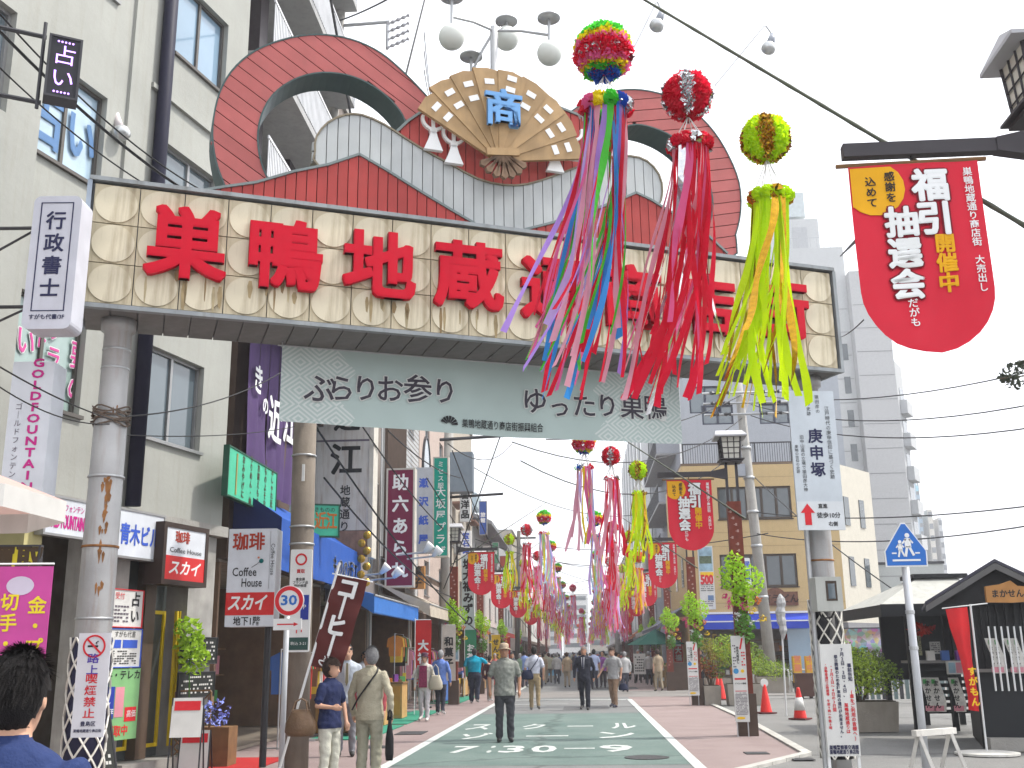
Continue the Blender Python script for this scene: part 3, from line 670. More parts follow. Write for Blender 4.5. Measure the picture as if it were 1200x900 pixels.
for txt, u, v, h in (('い', 30, 402, .42), ('ト', 48, 398, .3), ('プラ', 64, 405, .34), ('不要の', 92, 420, .4)):
    s, z = A.q(u, v, .1)
    part('lettering', put_text(MB(), txt, s, z, h, y=.102, bold=.05, vert=True, wx=.8), M('white_vinyl', (.7, .68, .7), .6), ba)
    part('lettering', put_text(MB(), txt, s, z, h, y=.098, bold=.015, vert=True, wx=.8), M('pink_vinyl', (.6, .08, .3), .6), ba)
# ground floor
marble = M('grey_marble', (.33, .32, .3), .35, var=.35, sc=3, streak=.4, dirt=(.15, .14, .13))
def abox(fr, o, name, tl, br, off, th, mat, par, z0=None, z1=None, label=None):
    s0, a, s1, b = fr.rect(tl, br, off); return part(name, MB().box(s0, s1, off, off + th, a if z0 is None else z0, b if z1 is None else z1), mat, par, label=label)
part('shop_back_wall', MB().box(-5, -.1, 1.5, 1.6, 0, 3.36), M('dim_shop_wall', (.3, .26, .22), .8, var=.3), ba)
s_, a_, e_, b_ = A.rect((228, 660), (252, 880), 0); part('marble_pillar', MB().box(-.78, -.1, .02, .4, 0, 3.35), marble, ba)
part('marble_pillar', MB().box(-3.0, -2.15, .05, .4, 0, 3.35), marble, ba)
part('yellow_column', MB().box(-4.25, -3.95, .0, .4, 0, 3.35), M('pale_yellow_column', (.5, .45, .22), .6), ba)
part('step', MB().box(-2.2, -.05, -.1, 1.4, 0, .16), marble, ba)
yfr = M('yellow_door_frame', (.62, .45, .02), .5)
for x0, x1 in ((-2.1, -1.62), (-1.36, -.92)):
    d = part('door', MB().box(x0, x1, .3, .34, .17, 3.0), M('dark_door_glass', (.06, .07, .07), .15, spec=.9), ba)
    part('door_frame', MB().box(x0 + .02, x0 + .07, .27, .299, .3, 2.2).box(x1 - .07, x1 - .02, .27, .299, .3, 2.2).box(x0 + .07, x1 - .07, .27, .299, 2.15, 2.2).box(x0 + .07, x1 - .07, .27, .299, .3, .35), yfr, d)
part('door_jamb', MB().box(-1.61, -1.37, .15, .4, .17, 3.1), M('bronze_jamb', (.1, .07, .05), .5), ba)
part('stripe_post', MB().box(-.9, -.87, .1, .15, .3, 2.2).box(-.83, -.8, .1, .15, .3, 2.2), yfr, ba)
# --- signs on the cream building
lsign = lambda *a, **k: sign(A, *a, **k)
g = sign(Fr(0, 9.7, 4), (41, 230), (82, 385), 0, M('pale_blue_grey_sign_face', (.5, .51, .57), .4, streak=.1), 'vertical pale blue box sign with four dark characters beside the left end of the arch', 'box_sign', th=.28, rc=.07)
fcs = MB(); 
for a, b, c_, d in ((.16, .18, .13, .95), (.82, .84, .13, .95), (.18, .82, .13, .136), (.18, .82, .944, .95)): fcs.box(a * g.w, b * g.w, -.006, 0, c_ * g.h, d * g.h)
part('frame_line', fcs, navy, g.o)
T(g, '行政書士', .5, .545, .2, navy, vert=True, bold=.025, pitch=1.17, width=None)
T(g, 'すがも代書/3F', .5, .085, .055, navy, bold=.02)
part('bracket', MB().tube([(-.55, .15, g.h * .8), (0, .15, g.h * .8)], .018, 6).tube([(-.55, .15, g.h * .55), (0, .15, g.h * .8)], .012, 6).tube([(-.55, .15, g.h * .2), (0, .15, g.h * .2)], .018, 6).tube([(-.55, .15, 0), (0, .15, g.h * .2)], .012, 6), darkmetal, g.o)
g = sign(Fr(0, 10.4, 4), (16, 424), (46, 612), 0, M('white_lightbox', (.58, .61, .66), .35, streak=.08), 'tall white box sign with magenta latin capitals running down it', 'box_sign', th=.3, rc=.015)
T(g, 'GOLDFOUNTAIN', .62, .6, .118, magenta, vert=True, bold=.045, pitch=.98, wx=1.35)
T(g, 'ゴールドフォンテン', .25, .5, .075, M('grey_ink', (.12, .1, .13), .5), vert=True, bold=0, pitch=1.15)
fm_ = MB()
for p in ([(.12, .1), (.2, .15), (.45, .17), (.7, .16), (.85, .12), (.85, .07), (.75, .04)], [(.3, .1), (.45, .08), (.6, .09), (.7, .075)], [(.15, .12), (.1, .07), (.2, .02)]):
    fm_.tube([(x * g.w, -.004, z * g.h) for x, z in p], .004, 4)
part('line_drawing', fm_, M('grey_ink'), g.o)
g = sign(A, (56, 581), (98, 630), -.14, M('white_lightbox'), 'white fascia sign with small katakana over big magenta latin letters behind the left column', 'fascia_sign', th=.12, frame=alu)
T(g, 'ゴールドフォンテン', .5, .74, .1, M('magenta_ink'), bold=.01, width=g.w * .9); T(g, 'GOLD FOUNTAIN', .5, .34, .24, M('magenta_ink'), bold=.03, width=g.w * .95)
g = sign(A, (138, 596), (189, 657), -.16, M('white_lightbox'), 'white fascia sign with four blue characters right of the left column', 'fascia_sign', th=.14, frame=alu)
T(g, '青木ビル', .5, .45, .3, M('blue_ink'), bold=.03, width=g.w * .82)
g = sign(A, (196, 617), (238, 683), -.3, M('white_lightbox'), 'small dark framed coffee house sign over the entrance at the building corner', 'box_sign', th=.28, frame=M('dark_brown_casing', (.04, .025, .02), .5), fw=.07)
patch(g, 0, 1, 0, .46, M('red_lightbox', (.55, .02, .02), .35)); T(g, '珈琲', .4, .82, .18, M('brown_red_ink', (.35, .03, .01), .5), bold=.03); T(g, 'Coffee House', .5, .57, .1, ink, width=g.w * .8)
T(g, 'スカイ', .5, .22, .22, white, bold=.03, shear=.25, width=g.w * .75)
# led sign and floodlight at the top left
g = sign(Fr(0, 10.6, 30), (61, 42), (88, 116), 0, M('black_sign_face', (.02, .02, .025), .4), 'black light panel with glowing purple characters high on the left wall', 'led_sign', th=.16, frame=darkmetal, fw=.02)
pur = M('purple_led', (.55, .3, 1.0), .5, emit=1.2, var=0)
T(g, '占い', .5, .48, .2, pur, vert=True, bold=.0); mb = MB()
for r_ in (.06, .93):
    for k in range(5): mb.disc((.25 + k * .125) * g.w, r_ * g.h, .009, -.008, -.002, 8)
part('led_dots', mb, pur, g.o)
part('bracket', MB().tube([(-.5, .1, g.h + .03), (-.04, .1, g.h + .03)], .02, 6).tube([(-.06, .08, -.12), (-.06, .08, g.h + .16)], .018, 6).tube([(-.5, .1, -.05), (-.03, .1, -.05)], .02, 6), darkmetal, g.o)
b = A.w(-3.2, -.35, 8.4); e = PY(140, 150, b.y)
o = thing('wall_floodlight', 'white bulb floodlight on the cream wall above the left end of the arch', 'lamp', e); d = Vector((.12, -.05, -.3)).normalized()
part('socket', MB().tube([-d * .3, -d * .1, d * .02], [.055, .06, .075], 14), M('pinkish_white', (.5, .46, .46), .5), o, True)
part('bulb', MB().tube([d * .01, d * .06, d * .14, d * .2], [.07, .13, .13, .06], 16), M('reflector_bulb'), o, True)
part('bracket', MB().tube([-d * .28, -d * .3 + Vector((0, 0, .12)), Vector((-.35, .1, .3))], .02, 6), darkmetal, o)
# posters on the ground floor
def poster(fr, tl, br, off, label, base=None, **k): return sign(fr, tl, br, off, base or M('paper_white', (.62, .62, .6), .6), label, 'poster', 'poster', th=.02, **k)
rl = M('red_ink')
g = poster(A, (129, 690), (165, 735), -.03, 'white fortune telling poster with red border, topmost on the marble pillar', frame=rl, fw=.012)
T(g, '占い', .78, .5, .2, ink, vert=True, bold=.03); smallprint(g, .08, .6, .1, .6, 5, M('grey_ink'), cols=6); T(g, '受付', .3, .82, .1, rl)
g = poster(A, (123, 737), (163, 781), -.03, 'white poster with blue table and blue border, below the fortune telling poster', frame=M('blue_ink'), fw=.012)
patch(g, .12, .45, .5, .72, blueink); patch(g, .5, .9, .5, .72, blueink); smallprint(g, .1, .9, .06, .45, 6, ink, cols=12); T(g, 'すがも代書', .55, .86, .09, ink)
g = poster(A, (118, 784), (159, 865), -.03, 'green poster board with blue coffee panel and red characters, lowest on the marble pillar', base=M('green_board', (.2, .42, .18), .6))
T(g, '手・テレカ', .55, .9, .13, ink, bold=.02, width=g.w * .85); patch(g, .02, .38, .3, .75, M('key_blue', (.02, .04, .3), .5)); T(g, 'KEY\nCOFFEE', .2, .45, .085, white, bold=.02)
patch(g, .4, .62, .32, .74, M('pink_print', (.6, .25, .3), .5), y=-.0045); patch(g, .66, .95, .25, .45, rl, y=-.0045); T(g, '買取中', .5, .12, .15, rl, bold=.03); T(g, '高価', .82, .35, .1, white, y=-.009)
chalk = M('chalk_writing', (.5, .5, .48), .8)
for i, (tl, br, w_) in enumerate((((214, 747), (253, 777), 'topmost of the three'), ((210, 789), (250, 815), 'middle of the three'), ((207, 831), (248, 857), 'lowest of the three'))):
    g = sign(A, tl, br, -.05, M('blackboard', (.02, .022, .02), .6), f'small blackboard with chalk writing, {w_} on the marble corner pillar', 'chalkboard', 'blackboard', th=.02, frame=darkmetal, fw=.012, group='menu blackboards on the corner pillar')
    smallprint(g, .06, .94, .1, .9, 5, chalk, cols=16, dens=.6)
bp_ = PG(182, 905); o = thing('sandwich_board', 'narrow black sandwich board leaning by the coffee shop door', 'sign board', (-6.05, 13.75, 0), R(60)); lean = [(0, 0, 0)]
mb = MB().add([(-.17, 0, .02), (.17, 0, .02), (.17, .28, .85), (-.17, .28, .85), (-.17, .03, .02), (.17, .03, .02), (.17, .31, .85), (-.17, .31, .85)], [(0, 1, 2, 3), (7, 6, 5, 4), (0, 4, 5, 1), (1, 5, 6, 2), (2, 6, 7, 3), (3, 7, 4, 0)])
part('board', mb, M('blackboard'), o); part('frame', MB().tube([(-.19, .0, 0), (-.19, .3, .9)], .015, 6).tube([(.19, 0, 0), (.19, .3, .9)], .015, 6).tube([(-.19, .3, .9), (.19, .3, .9)], .015, 6).tube([(-.19, .55, 0), (-.19, .3, .88)], .012, 6).tube([(.19, .55, 0), (.19, .3, .88)], .012, 6), darkmetal, o)
mb = MB(); rr = random.Random(3)
for k in range(9):
    z = .78 - k * .08; y = .0 + (z - .02) / .83 * .28 - .004
    for q in range(6):
        if rr.random() < .7: mb.add([(-.14 + q * .045, y, z), (-.105 + q * .045, y, z), (-.105 + q * .045, y + .013, z + .04), (-.14 + q * .045, y + .013, z + .04)], [(0, 1, 2, 3)])
o2 = part('chalk_lines', mb, chalk, o); o2['kind'] = 'stuff'
# pink sale banner, yellow board, parasol at the far left
F9 = Fr(0, 8.6, 8)
g = sign(F9, (-12, 641), (43, 672), 0, M('yellow_board', (.62, .55, .03), .5), 'yellow board with heavy black characters at the left edge under the parasol', 'shop_sign', th=.05, frame=darkmetal, fw=.015)
T(g, '買取', .55, .5, .21, M('brown_ink', (.06, .04, .02), .5), bold=.05)
g = sign(F9, (-4, 664), (50, 800), -.25, M('pink_cloth', (.62, .09, .36), .7, sheet=.2), 'bright pink sale banner with yellow characters at the far left', 'nobori_banner', 'banner', th=.006)
T(g, '金・プラ', .78, .38, .135, M('yellow_print_dark_edge', (.75, .6, .03), .6), vert=True, bold=.03); T(g, '切手・ブラ', .3, .32, .135, M('yellow_print_dark_edge'), vert=True, bold=.03)
part('baby_drawing', MB().disc(.45 * g.w, .83 * g.h, .1, -.004, -.001, 20, rz=.07), M('pale_drawing', (.55, .5, .6), .6), g.o)
part('pole', MB().tube([(-.03, .01, -1.0), (-.03, .01, g.h + .05)], .012, 6).tube([(-.03, .01, g.h + .02), (g.w, .01, g.h + .02)], .008, 6), white, g.o)
o = thing('parasol', 'pale pink market parasol with white valance at the left edge', 'parasol', (-5.35, 7.9, 0)); cz = 3.15
vs = [(0, 0, cz + .1)]; n = 8
for k in range(n): a = 2 * math.pi * (k + .5) / n; vs.append((1.25 * math.cos(a), 1.25 * math.sin(a), cz - .38))
part('canopy', MB().add(vs, [(0, k + 1, (k + 1) % n + 1) for k in range(n)]), M('pale_pink_canvas', (.6, .42, .38), .8, sheet=.3), o)
va = MB()
for k in range(n):
    a, b = vs[k + 1], vs[(k + 1) % n + 1]; va.add([a, b, (b[0], b[1], b[2] - .17), (a[0], a[1], a[2] - .17)], [(0, 1, 2, 3)])
part('valance', va, M('white_canvas', (.6, .6, .58), .8, sheet=.2), o); part('pole', MB().tube([(0, 0, 0), (0, 0, cz)], .025, 8), white, o)
# no smoking banner tied to the left column
g = sign(Fr(0, 9.95, 6), (93, 742), (121, 864), 0, M('white_vinyl_banner', (.62, .64, .68), .5, streak=.08), 'white street smoking ban banner tied round the left arch column', 'notice_banner', 'banner', th=.01)
part('no_smoking_symbol', MB().ring(.5 * g.w, .87 * g.h, .085, .1, -.006, -.002, 28).bar(.5 * g.w - .07, .87 * g.h + .07, .5 * g.w + .07, .87 * g.h - .07, .016, -.0075, -.0025), redink, g.o)
part('cigarette_symbol', MB().box(.3 * g.w, .62 * g.w, -.005, -.001, .862 * g.h, .88 * g.h).tube([(.58 * g.w, -.003, .89 * g.h), (.55 * g.w, -.003, .905 * g.h), (.62 * g.w, -.003, .92 * g.h)], .005, 4), ink, g.o)
T(g, '路上', .5, .69, .088, M('violet_ink', (.08, .05, .35), .5), vert=True, bold=.02, wx=1.25); T(g, '喫煙禁止', .5, .385, .088, redink, vert=True, bold=.02, wx=1.25)
T(g, '豊島区', .5, .125, .045, navy, bold=.02); T(g, '巣鴨地蔵通り商店街', .5, .06, .03, navy, bold=.02, width=g.w * .85)
# ================================================================== LEFT: THE ROW OF SHOPS
rnd = random.Random(11)
mats_ = [M('goods_' + n, c, .6) for n, c in (('red', (.5, .04, .03)), ('yellow', (.6, .42, .05)), ('white', (.6, .58, .55)), ('green', (.08, .3, .1)), ('blue', (.06, .14, .4)), ('orange', (.6, .22, .04)), ('purple', (.2, .06, .3)), ('brown', (.2, .1, .05)), ('black', (.03, .03, .03)), ('pink', (.6, .25, .3)))]
LX = -5.9
def LFr(y, x=LX): return Fr(x, y, 90)                # local x runs away down the street, local -y faces the street
colm2 = lambda n, c, **k: M(n, c, .8, **k)
beige = M('beige_render', (.40, .36, .30), .85, var=.1, streak=.3, bump=.2); greyw = M('light_grey_siding', (.42, .43, .44), .7, var=.08, streak=.2)
brownd = M('dark_brown_siding', (.09, .06, .045), .7, var=.2); whitew = M('white_render', (.6, .6, .58), .8, var=.08, streak=.25)
pinkw = M('pinkish_beige_render', (.42, .34, .3), .85, var=.1, streak=.3)
def shop_interior(b, s0, s1, depth=2.4, h=3.0, y0=.0):
    """back wall, side walls, floor, shelves inside an open shop front"""
    part('back_wall', MB().box(s0, s1, y0 + depth, y0 + depth + .05, 0, h), M('dim_shop_wall', (.3, .26, .22), .8, var=.3), b)
    part('shop_floor', MB().box(s0, s1, y0 - .02, y0 + depth - .01, .01, .06), M('shop_floor_tiles', (.2, .17, .14), .6), b)
    part('shop_ceiling', MB().box(s0 + .01, s1 - .01, y0 + .03, y0 + depth - .01, h - .05, h - .01), M('dim_shop_wall'), b)
    for a_ in (s0, s1 - .08): part('side_wall', MB().box(a_, a_ + .08, y0 + .02, y0 + depth - .01, .07, h - .06), M('brown_panel_wall', (.2, .13, .085), .7, var=.2), b)
    for k in range(3): part('shelf', MB().box(s0 + .3, s1 - .3, y0 + depth - .35, y0 + depth - .01, .6 + k * .55, .63 + k * .55), wood, b)
    ng = max(4, int((s1 - s0) * 2.2))
    for k in range(ng * 2): a_ = s0 + .4 + (s1 - s0 - .9) * (k % ng) / ng; z_ = .631 + (k // ng + (k % 3 == 0)) * .55; part('goods', MB().box(a_, a_ + rnd.uniform(.15, .32), y0 + depth - .33, y0 + depth - .1, z_, z_ + rnd.uniform(.14, .4)), mats_[rnd.randrange(10)], b)
def row_building(name, label, y0, y1, h, wm, floors, x=LX, side=-1, wins=2, fh=2.7, shop_h=3.0, ww=1.2, wh=1.3, par=.0, wtype=None, step=0):
    """a narrow street building whose facade stands on x; side -1 = left of the street"""
    fr = Fr(x, y0, 90) if side < 0 else Fr(x, y1, -90); L_ = y1 - y0
    b = thing(name, label, 'building', (fr.x, fr.y, 0), fr.a); ops = []
    for f in range(floors):
        z = shop_h + .75 + f * fh
        for k in range(wins):
            c_ = L_ * (k + .5) / wins; ops.append((c_ - ww / 2, c_ + ww / 2, z, z + wh))
    wall(b, 0.03, L_ - .03, shop_h, h, ops, wm)
    for o_ in ops: window(b, *o_, y=.1, gm=glass)
    part('end_wall', MB().box(.03, .28, .252, 8, 0.02, h), wm, b); part('end_wall', MB().box(L_ - .28, L_ - .03, .252, 8, 0.02, h), wm, b)
    part('roof', MB().box(0.03, L_ - .03, -.08, 8, h + .002, h + .15), concrete, b)
    part('shop_lintel', MB().box(.04, L_ - .04, -.03, -.002, shop_h - .25, shop_h + .05), M('dark_brown_siding'), b)
    shop_interior(b, .3, L_ - .3, h=shop_h, y0=.26)
    return b, fr
# tall building with balconies next to the cream one
bt = thing('balcony_building', 'tall building with white louvred balconies behind the left ring of the arch', 'building', (-6.3, 17.0, 0), R(90))
tile_d = M('dark_brown_tile_column', (.05, .04, .045), .4, var=.2, sc=10)
part('wall', MB().box(0, 7.2, 1.2, 1.4, 3.2, 24).box(7.0, 7.2, 0, 1.19, 3.2, 24), M('taupe_wall', (.3, .27, .25), .8, var=.08), bt)
part('side_wall', MB().box(0, .2, 1.41, 8, 0, 24), M('taupe_wall'), bt); part('side_wall', MB().box(7.0, 7.2, 1.41, 8, 0, 24), M('taupe_wall'), bt)
for s in (1.6, 4.1, 6.6): part('column', MB().box(s, s + .5, -.12, .3, 3.2, 24), tile_d, bt)
lv = M('white_louvre', (.6, .61, .63), .5)
for f in range(5):
    z = 9.6 + f * 2.8
    bl = part('balcony', MB().box(.02, 6.98, -.9, 1.19, z - .16, z), M('balcony_slab', (.36, .36, .36), .8, streak=.3), bt)
    mb = MB().box(.02, 6.98, -.92, -.89, z + 1.0, z + 1.06)
    for k in range(70): mb.box(.05 + k * .0995, .1 + k * .0995, -.91, -.895, z + .02, z + .99)
    r_ = part('railing', mb, lv, bl); r_['kind'] = 'stuff'
    part('door', MB().box(2.3, 3.9, 1.15, 1.19, z + .02, z + 2.1), glass, bl); part('door', MB().box(4.8, 6.4, 1.15, 1.19, z + .02, z + 2.1), glass, bl)
fire = part('stair_frame', MB().tube([(2.2, -1.2, 8), (6.9, -1.2, 6.4)], .03, 6).tube([(2.2, -1.2, 16), (6.5, -1.2, 13)], .03, 6), darkmetal, bt)
# shop 1 (kimono shop) under the balcony building: eave, purple curtain, green boards, blue awnings
k1 = thing('kimono_shop', 'shop with dark eave beside the cream building', 'shop', (-5.75, 17.0, 0), R(90))
wall(k1, 0, 7, 3.1, 7.6, [(3.6, 6.6, 4.2, 6.6)], brownd, t=.2); window(k1, 3.6, 6.6, 4.2, 6.6, mull=3)
part('eave', MB().add([(-.2, -1.0, 7.35), (7.2, -1.0, 7.35), (7.2, .2, 8.0), (-.2, .2, 8.0), (-.2, -1.0, 7.25), (7.2, -1.0, 7.25), (7.2, .2, 7.9), (-.2, .2, 7.9)], [(0, 1, 2, 3), (7, 6, 5, 4), (0, 4, 5, 1), (3, 2, 6, 7), (0, 3, 7, 4), (1, 5, 6, 2)]), M('dark_eave', (.04, .03, .03), .7), k1)
part('red_trim', MB().tube([(-.25, -1.05, 7.4), (7.2, -1.05, 7.4)], .035, 6), M('salmon_paint', (.5, .12, .1), .6), k1)
shop_interior(k1, 0.05, 6.95, h=3.1, y0=.1)
tr = thing('red_lattice_tower', 'red and white lattice frame on the shop roof behind the pale banner', 'rooftop frame', (-5.6, 17.6, 8.0)); salm = M('salmon_paint'); mb = MB()
for (x, y) in ((0, 0), (0, 2.2), (-1.5, 0), (-1.5, 2.2)): mb.tube([(x, y, 0), (x * .6 - .3, y * .6 + .4, 2.6)], .04, 5)
part('post', mb, salm, tr); mb = MB()
for z0 in (0, .85, 1.7):
    for p, q in (((0, 0), (0, 2.2)), ((0, 0), (-1.5, 0)), ((-1.5, 0), (-1.5, 2.2))):
        k0, k1_ = 1 - .4 * z0 / 2.6, 1 - .4 * (z0 + .85) / 2.6
        mb.tube([(p[0] * k0 - .11 * z0, p[1] * k0 + .15 * z0, z0), (q[0] * k1_ - .11 * z0, q[1] * k1_ + .15 * z0, z0 + .85)], .025, 4); mb.tube([(p[0] * k0 - .11 * z0, p[1] * k0 + .15 * z0, z0), (q[0] * k0 - .11 * z0, q[1] * k0 + .15 * z0, z0)], .025, 4)
o_ = part('bracing', mb, salm, tr); o_['kind'] = 'stuff'
F1 = Fr(-5.5, 17.0, 90)
s0, z0, s1, z1 = F1.rect((274, 428), (324, 560)); s0 = -.1; z0 = 4.35; z1 = 7.2; s1 = 2.9
pc = thing('purple_shop_curtain', 'hanging purple curtain with white brush characters next to the cream building', 'curtain', F1.w(s0, 0, z0), F1.a)
purp = M('purple_cloth', (.085, .05, .14), .85, var=.15, sheet=.1); nv = 5; vw = (s1 - s0) / nv
for k in range(nv):
    vs, fs, _ = cloth(vw - .03, 0, z1 - z0, 8, 8, .05, k, 9.0); part('curtain_strip', MB().add([(x + k * vw + .015, y, z) for x, y, z in vs], fs), purp, pc, True)
for ch, fx, fz, h in (('き', .12, .62, .55), ('の', .27, .5, .35), ('近', .48, .44, .85), ('江', .8, .5, .95)):
    letters(pc, ch, fx * (s1 - s0), fz * (z1 - z0), h, white, y=-.07, bold=.03)
part('rod', MB().tube([(-.1, 0, z1 - z0), (s1 - s0 + .1, 0, z1 - z0)], .03, 6), darkmetal, pc)
gsm = M('mint_green_sign', (.06, .42, .26), .5)
g = sign(F1, (269, 523), (322, 604), -.12, gsm, 'mint green sign with columns of small dark writing above the blue awning', frame=M('dark_green_frame', (.02, .08, .05), .5), fw=.025)
for i, t_ in enumerate(('おしゃれ近江', 'きものよそおい', 'お誂えもの', 'ちりめん・紬', 'おみやげに')): T(g, t_, .9 - i * .155, .5 + .02 * (i % 2), .14, M('brown_ink'), vert=True, bold=.03, pitch=1.0)
part('divider', MB().box(.14 * g.w, .16 * g.w, -.01, 0, .06 * g.h, .94 * g.h), M('brass', (.4, .3, .1), .4, .5), g.o)
g = sign(Fr(0, 21.5, 20), (365, 592), (396, 628), 0, gsm, 'small mint green sign with orange brush characters above the long blue awning', frame=M('dark_green_frame'), fw=.03)
T(g, '近江', .55, .45, .34, M('orange_brown_ink', (.45, .14, .03), .5), bold=.03, width=g.w * .8); T(g, 'きものの', .5, .85, .1, ink)
bluec = M('cobalt_awning', (.02, .085, .36), .7, var=.1, streak=.1, sheet=.12)
def awning(name, label, y0, y1, x_in, x_out, z_in, z_out, mat, val=.3, group=None, scal=0, frame=True, vm=None):
    """a fabric awning from the facade (x_in) out to the pavement (x_out)"""
    o = thing(name, label, 'awning', ((x_in + x_out) / 2, y0, z_out), 0, group); cx = o.location.x; a, b = x_in - cx, x_out - cx; dz = z_in - z_out; L_ = y1 - y0
    n = max(2, round(L_ / .5)); vs = []; 
    for i in range(n + 1):
        for t in (0, .33, .66, 1): vs.append((a + (b - a) * t, L_ * i / n, dz * (1 - t) - .04 * math.sin(math.pi * t) - (.015 if i % 2 else 0)))
    fs = [(i * 4 + j, i * 4 + j + 1, i * 4 + j + 5, i * 4 + j + 4) for i in range(n) for j in range(3)]
    part('canopy', MB().add(vs, fs), mat, o, True)
    mb = MB(); m_ = int(L_ / .14) if scal else n
    for i in range(m_):
        ya, yb = L_ * i / m_, L_ * (i + 1) / m_; top = 0
        if scal: mb.add([(b, ya, 0), (b, yb, 0), (b, yb, -val + .05), (b, (ya + yb) / 2, -val), (b, ya, -val + .05)], [(0, 1, 2, 3, 4)])
        else: mb.add([(b, ya, 0), (b, yb, 0), (b + .02 * (i % 2), yb, -val), (b + .02 * ((i + 1) % 2), ya, -val)], [(0, 1, 2, 3)])
    mb.add([(a, 0, dz), (b, 0, 0), (b, 0, -val)], [(0, 1, 2)]).add([(a, L_, dz), (b, L_, 0), (b, L_, -val)], [(0, 1, 2)])
    part('valance', mb, vm or mat, o)
    if frame: part('frame', MB().tube([(b, 0, -.01), (b, L_, -.01)], .025, 6).tube([(a, .02, dz - .05), (b, .02, -.02)], .018, 6).tube([(a, L_ - .02, dz - .05), (b, L_ - .02, -.02)], .018, 6), steel, o)
    return o
aw = awning('blue_awning', 'large cobalt blue awning with white brush writing below the mint green signs', 17.1, 23.6, -5.7, -4.9, 4.3, 3.75, bluec, val=.85, frame=False)
mb = put_text(MB(), 'ものの近江', 0, 0, .42, y=0, bold=.03, wx=1.1)
o_ = part('lettering', MB().add([(x_y[1] * 0 + .82 - .4, x_y[0] + 4.9, x_y[2] - .5) for x_y in mb.v], mb.f), white, aw)
part('end_panel', MB().add([(-.4, -.01, .55), (.42, -.01, 0), (.42, -.01, -.85), (-.4, -.01, -.85)], [(0, 1, 2, 3)]), M('navy_canvas', (.012, .02, .09), .7), aw)
# neighbouring buildings
b2, f2 = row_building('omi_building', 'narrow brown building behind the tall white brush lettered sign', 24.3, 31, 15.5, M('grey_brown_wall', (.2, .17, .15), .8, var=.15, streak=.3), 4, wins=3, ww=1.1)
b3, f3 = row_building('louvred_building', 'building with dark vertical louvres beside the maroon sign', 31.1, 38.5, 14.5, greyw, 3, wins=2)
mb = MB()
for k in range(22): mb.box(.2 + k * .16, .27 + k * .16, -.16, -.06, 3.3, 13)
o_ = part('louvre', mb, brownd, b3); o_['kind'] = 'stuff'
mb = MB()
for k in range(60): mb.box(3.9, 7.3, -.012, -.002, 4.2 + k * .17, 4.22 + k * .17)
o_ = part('siding_groove', mb, M('dim_shop_wall'), b3); o_['kind'] = 'stuff'
b4, f4 = row_building('beige_building', 'beige building with an arched window behind the teal sign', 38.6, 47, 14.0, pinkw, 3, wins=2)
ar = MB(); pts = [(math.cos(t) * .95, math.sin(t) * 1.5) for t in [i * math.pi / 12 for i in range(13)]]
part('arched_window', MB().prism([(1.6 + x, 8.3 + z) for x, z in pts], -.06, .0), glass, b4); part('arch_frame', band([(1.6 + x, 8.3 + z) for x, z in pts], -.09, .0, .08), darkmetal, b4)
b5, f5 = row_building('tall_cream_building', 'cream building with brown window hoods beyond the lantern post', 47.1, 58, 13.4, beige, 3, wins=3)
mb = MB()
for k in range(3): part('window_hood', MB().box(1 + k * 3.4, 3.2 + k * 3.4, -.5, -.05, 8.3, 8.4), M('brown_hood', (.2, .11, .08), .7), b5)
b6, f6 = row_building('white_house', 'white two storey house with projecting roof on the left far down the street', 58.1, 76, 8.6, whitew, 2, wins=4)
part('projecting_roof', MB().add([(0, -1.1, 8.7), (17.8, -1.1, 8.7), (17.8, 3, 10.6), (0, 3, 10.6), (0, -1.1, 8.5), (17.8, -1.1, 8.5), (17.8, 3, 10.4), (0, 3, 10.4)], [(0, 1, 2, 3), (7, 6, 5, 4), (0, 4, 5, 1), (3, 2, 6, 7), (0, 3, 7, 4), (1, 5, 6, 2)]), M('roof_sheet_grey', (.25, .26, .28), .6), b6)
solo('rooftop_tank', MB().box(-7.4, -6.4, 66, 69, 10.6, 11.5), M('pale_blue_tank', (.4, .48, .52), .5), 'pale blue water tank on the white house roof far down on the left', 'water tank')
for i, (y0, y1, h, m_, lb) in enumerate(((76.1, 92, 9.5, greyw, 'grey building, first beyond the white house on the left'), (92.1, 115, 12, beige, 'beige block in the left row, second beyond the white house'), (115.1, 150, 10, whitew, 'white block in the left row, third beyond the white house'), (150.1, 200, 13, pinkw, 'farthest building of the left row before the street bends'))):
    row_building('street_building', lb, y0, y1, h, m_, 2, wins=5, ww=1.8)
# --- tall hanging signs on the left row (they face down the street)
def fsign(tl, br, Y, mat, label, deg=0, **k): return sign(Fr(0, Y, deg), tl, br, 0, mat, label, **k)
rustp = M('rust_stained_white_panel', (.5, .48, .45), .6, var=.1, streak=.7, dirt=(.22, .12, .07))
g = fsign((364, 470), (431, 621), 23.2, rustp, 'tall white sign with black brush characters and rust stains below the pale banner', th=.5, name='tall_sign')
T(g, '近', .62, .84, .62, ink, bold=.035); T(g, '江', .62, .52, .75, ink, bold=.03); T(g, '地蔵通り', .62, .16, .24, M('black_ink'), vert=True, bold=.02)
part('rusty_skirt', MB().box(0, g.w, .0, .48, -.55, -.01), M('rusty_panel', (.26, .16, .12), .8, var=.4, streak=.6, dirt=(.1, .05, .03)), g.o); patch(g, 0, 1, .675, .69, M('grey_ink')); part('steel_edge', MB().box(g.w + .001, g.w + .1, -.02, .5, -.6, g.h), M('cream_edge', (.5, .47, .42), .5), g.o)
for k in range(3):
    x, z = .15 + k * .27, -.08 - k * .1
    part('spotlight', MB().tube([(x - .3, -.55, z + .35), (x, -.5, z + .25), (x + .1, -.5, z + .1)], [.02, .05, .08], 8), darkmetal, g.o)
mar = M('maroon_sign', (.16, .012, .05), .45, var=.05)
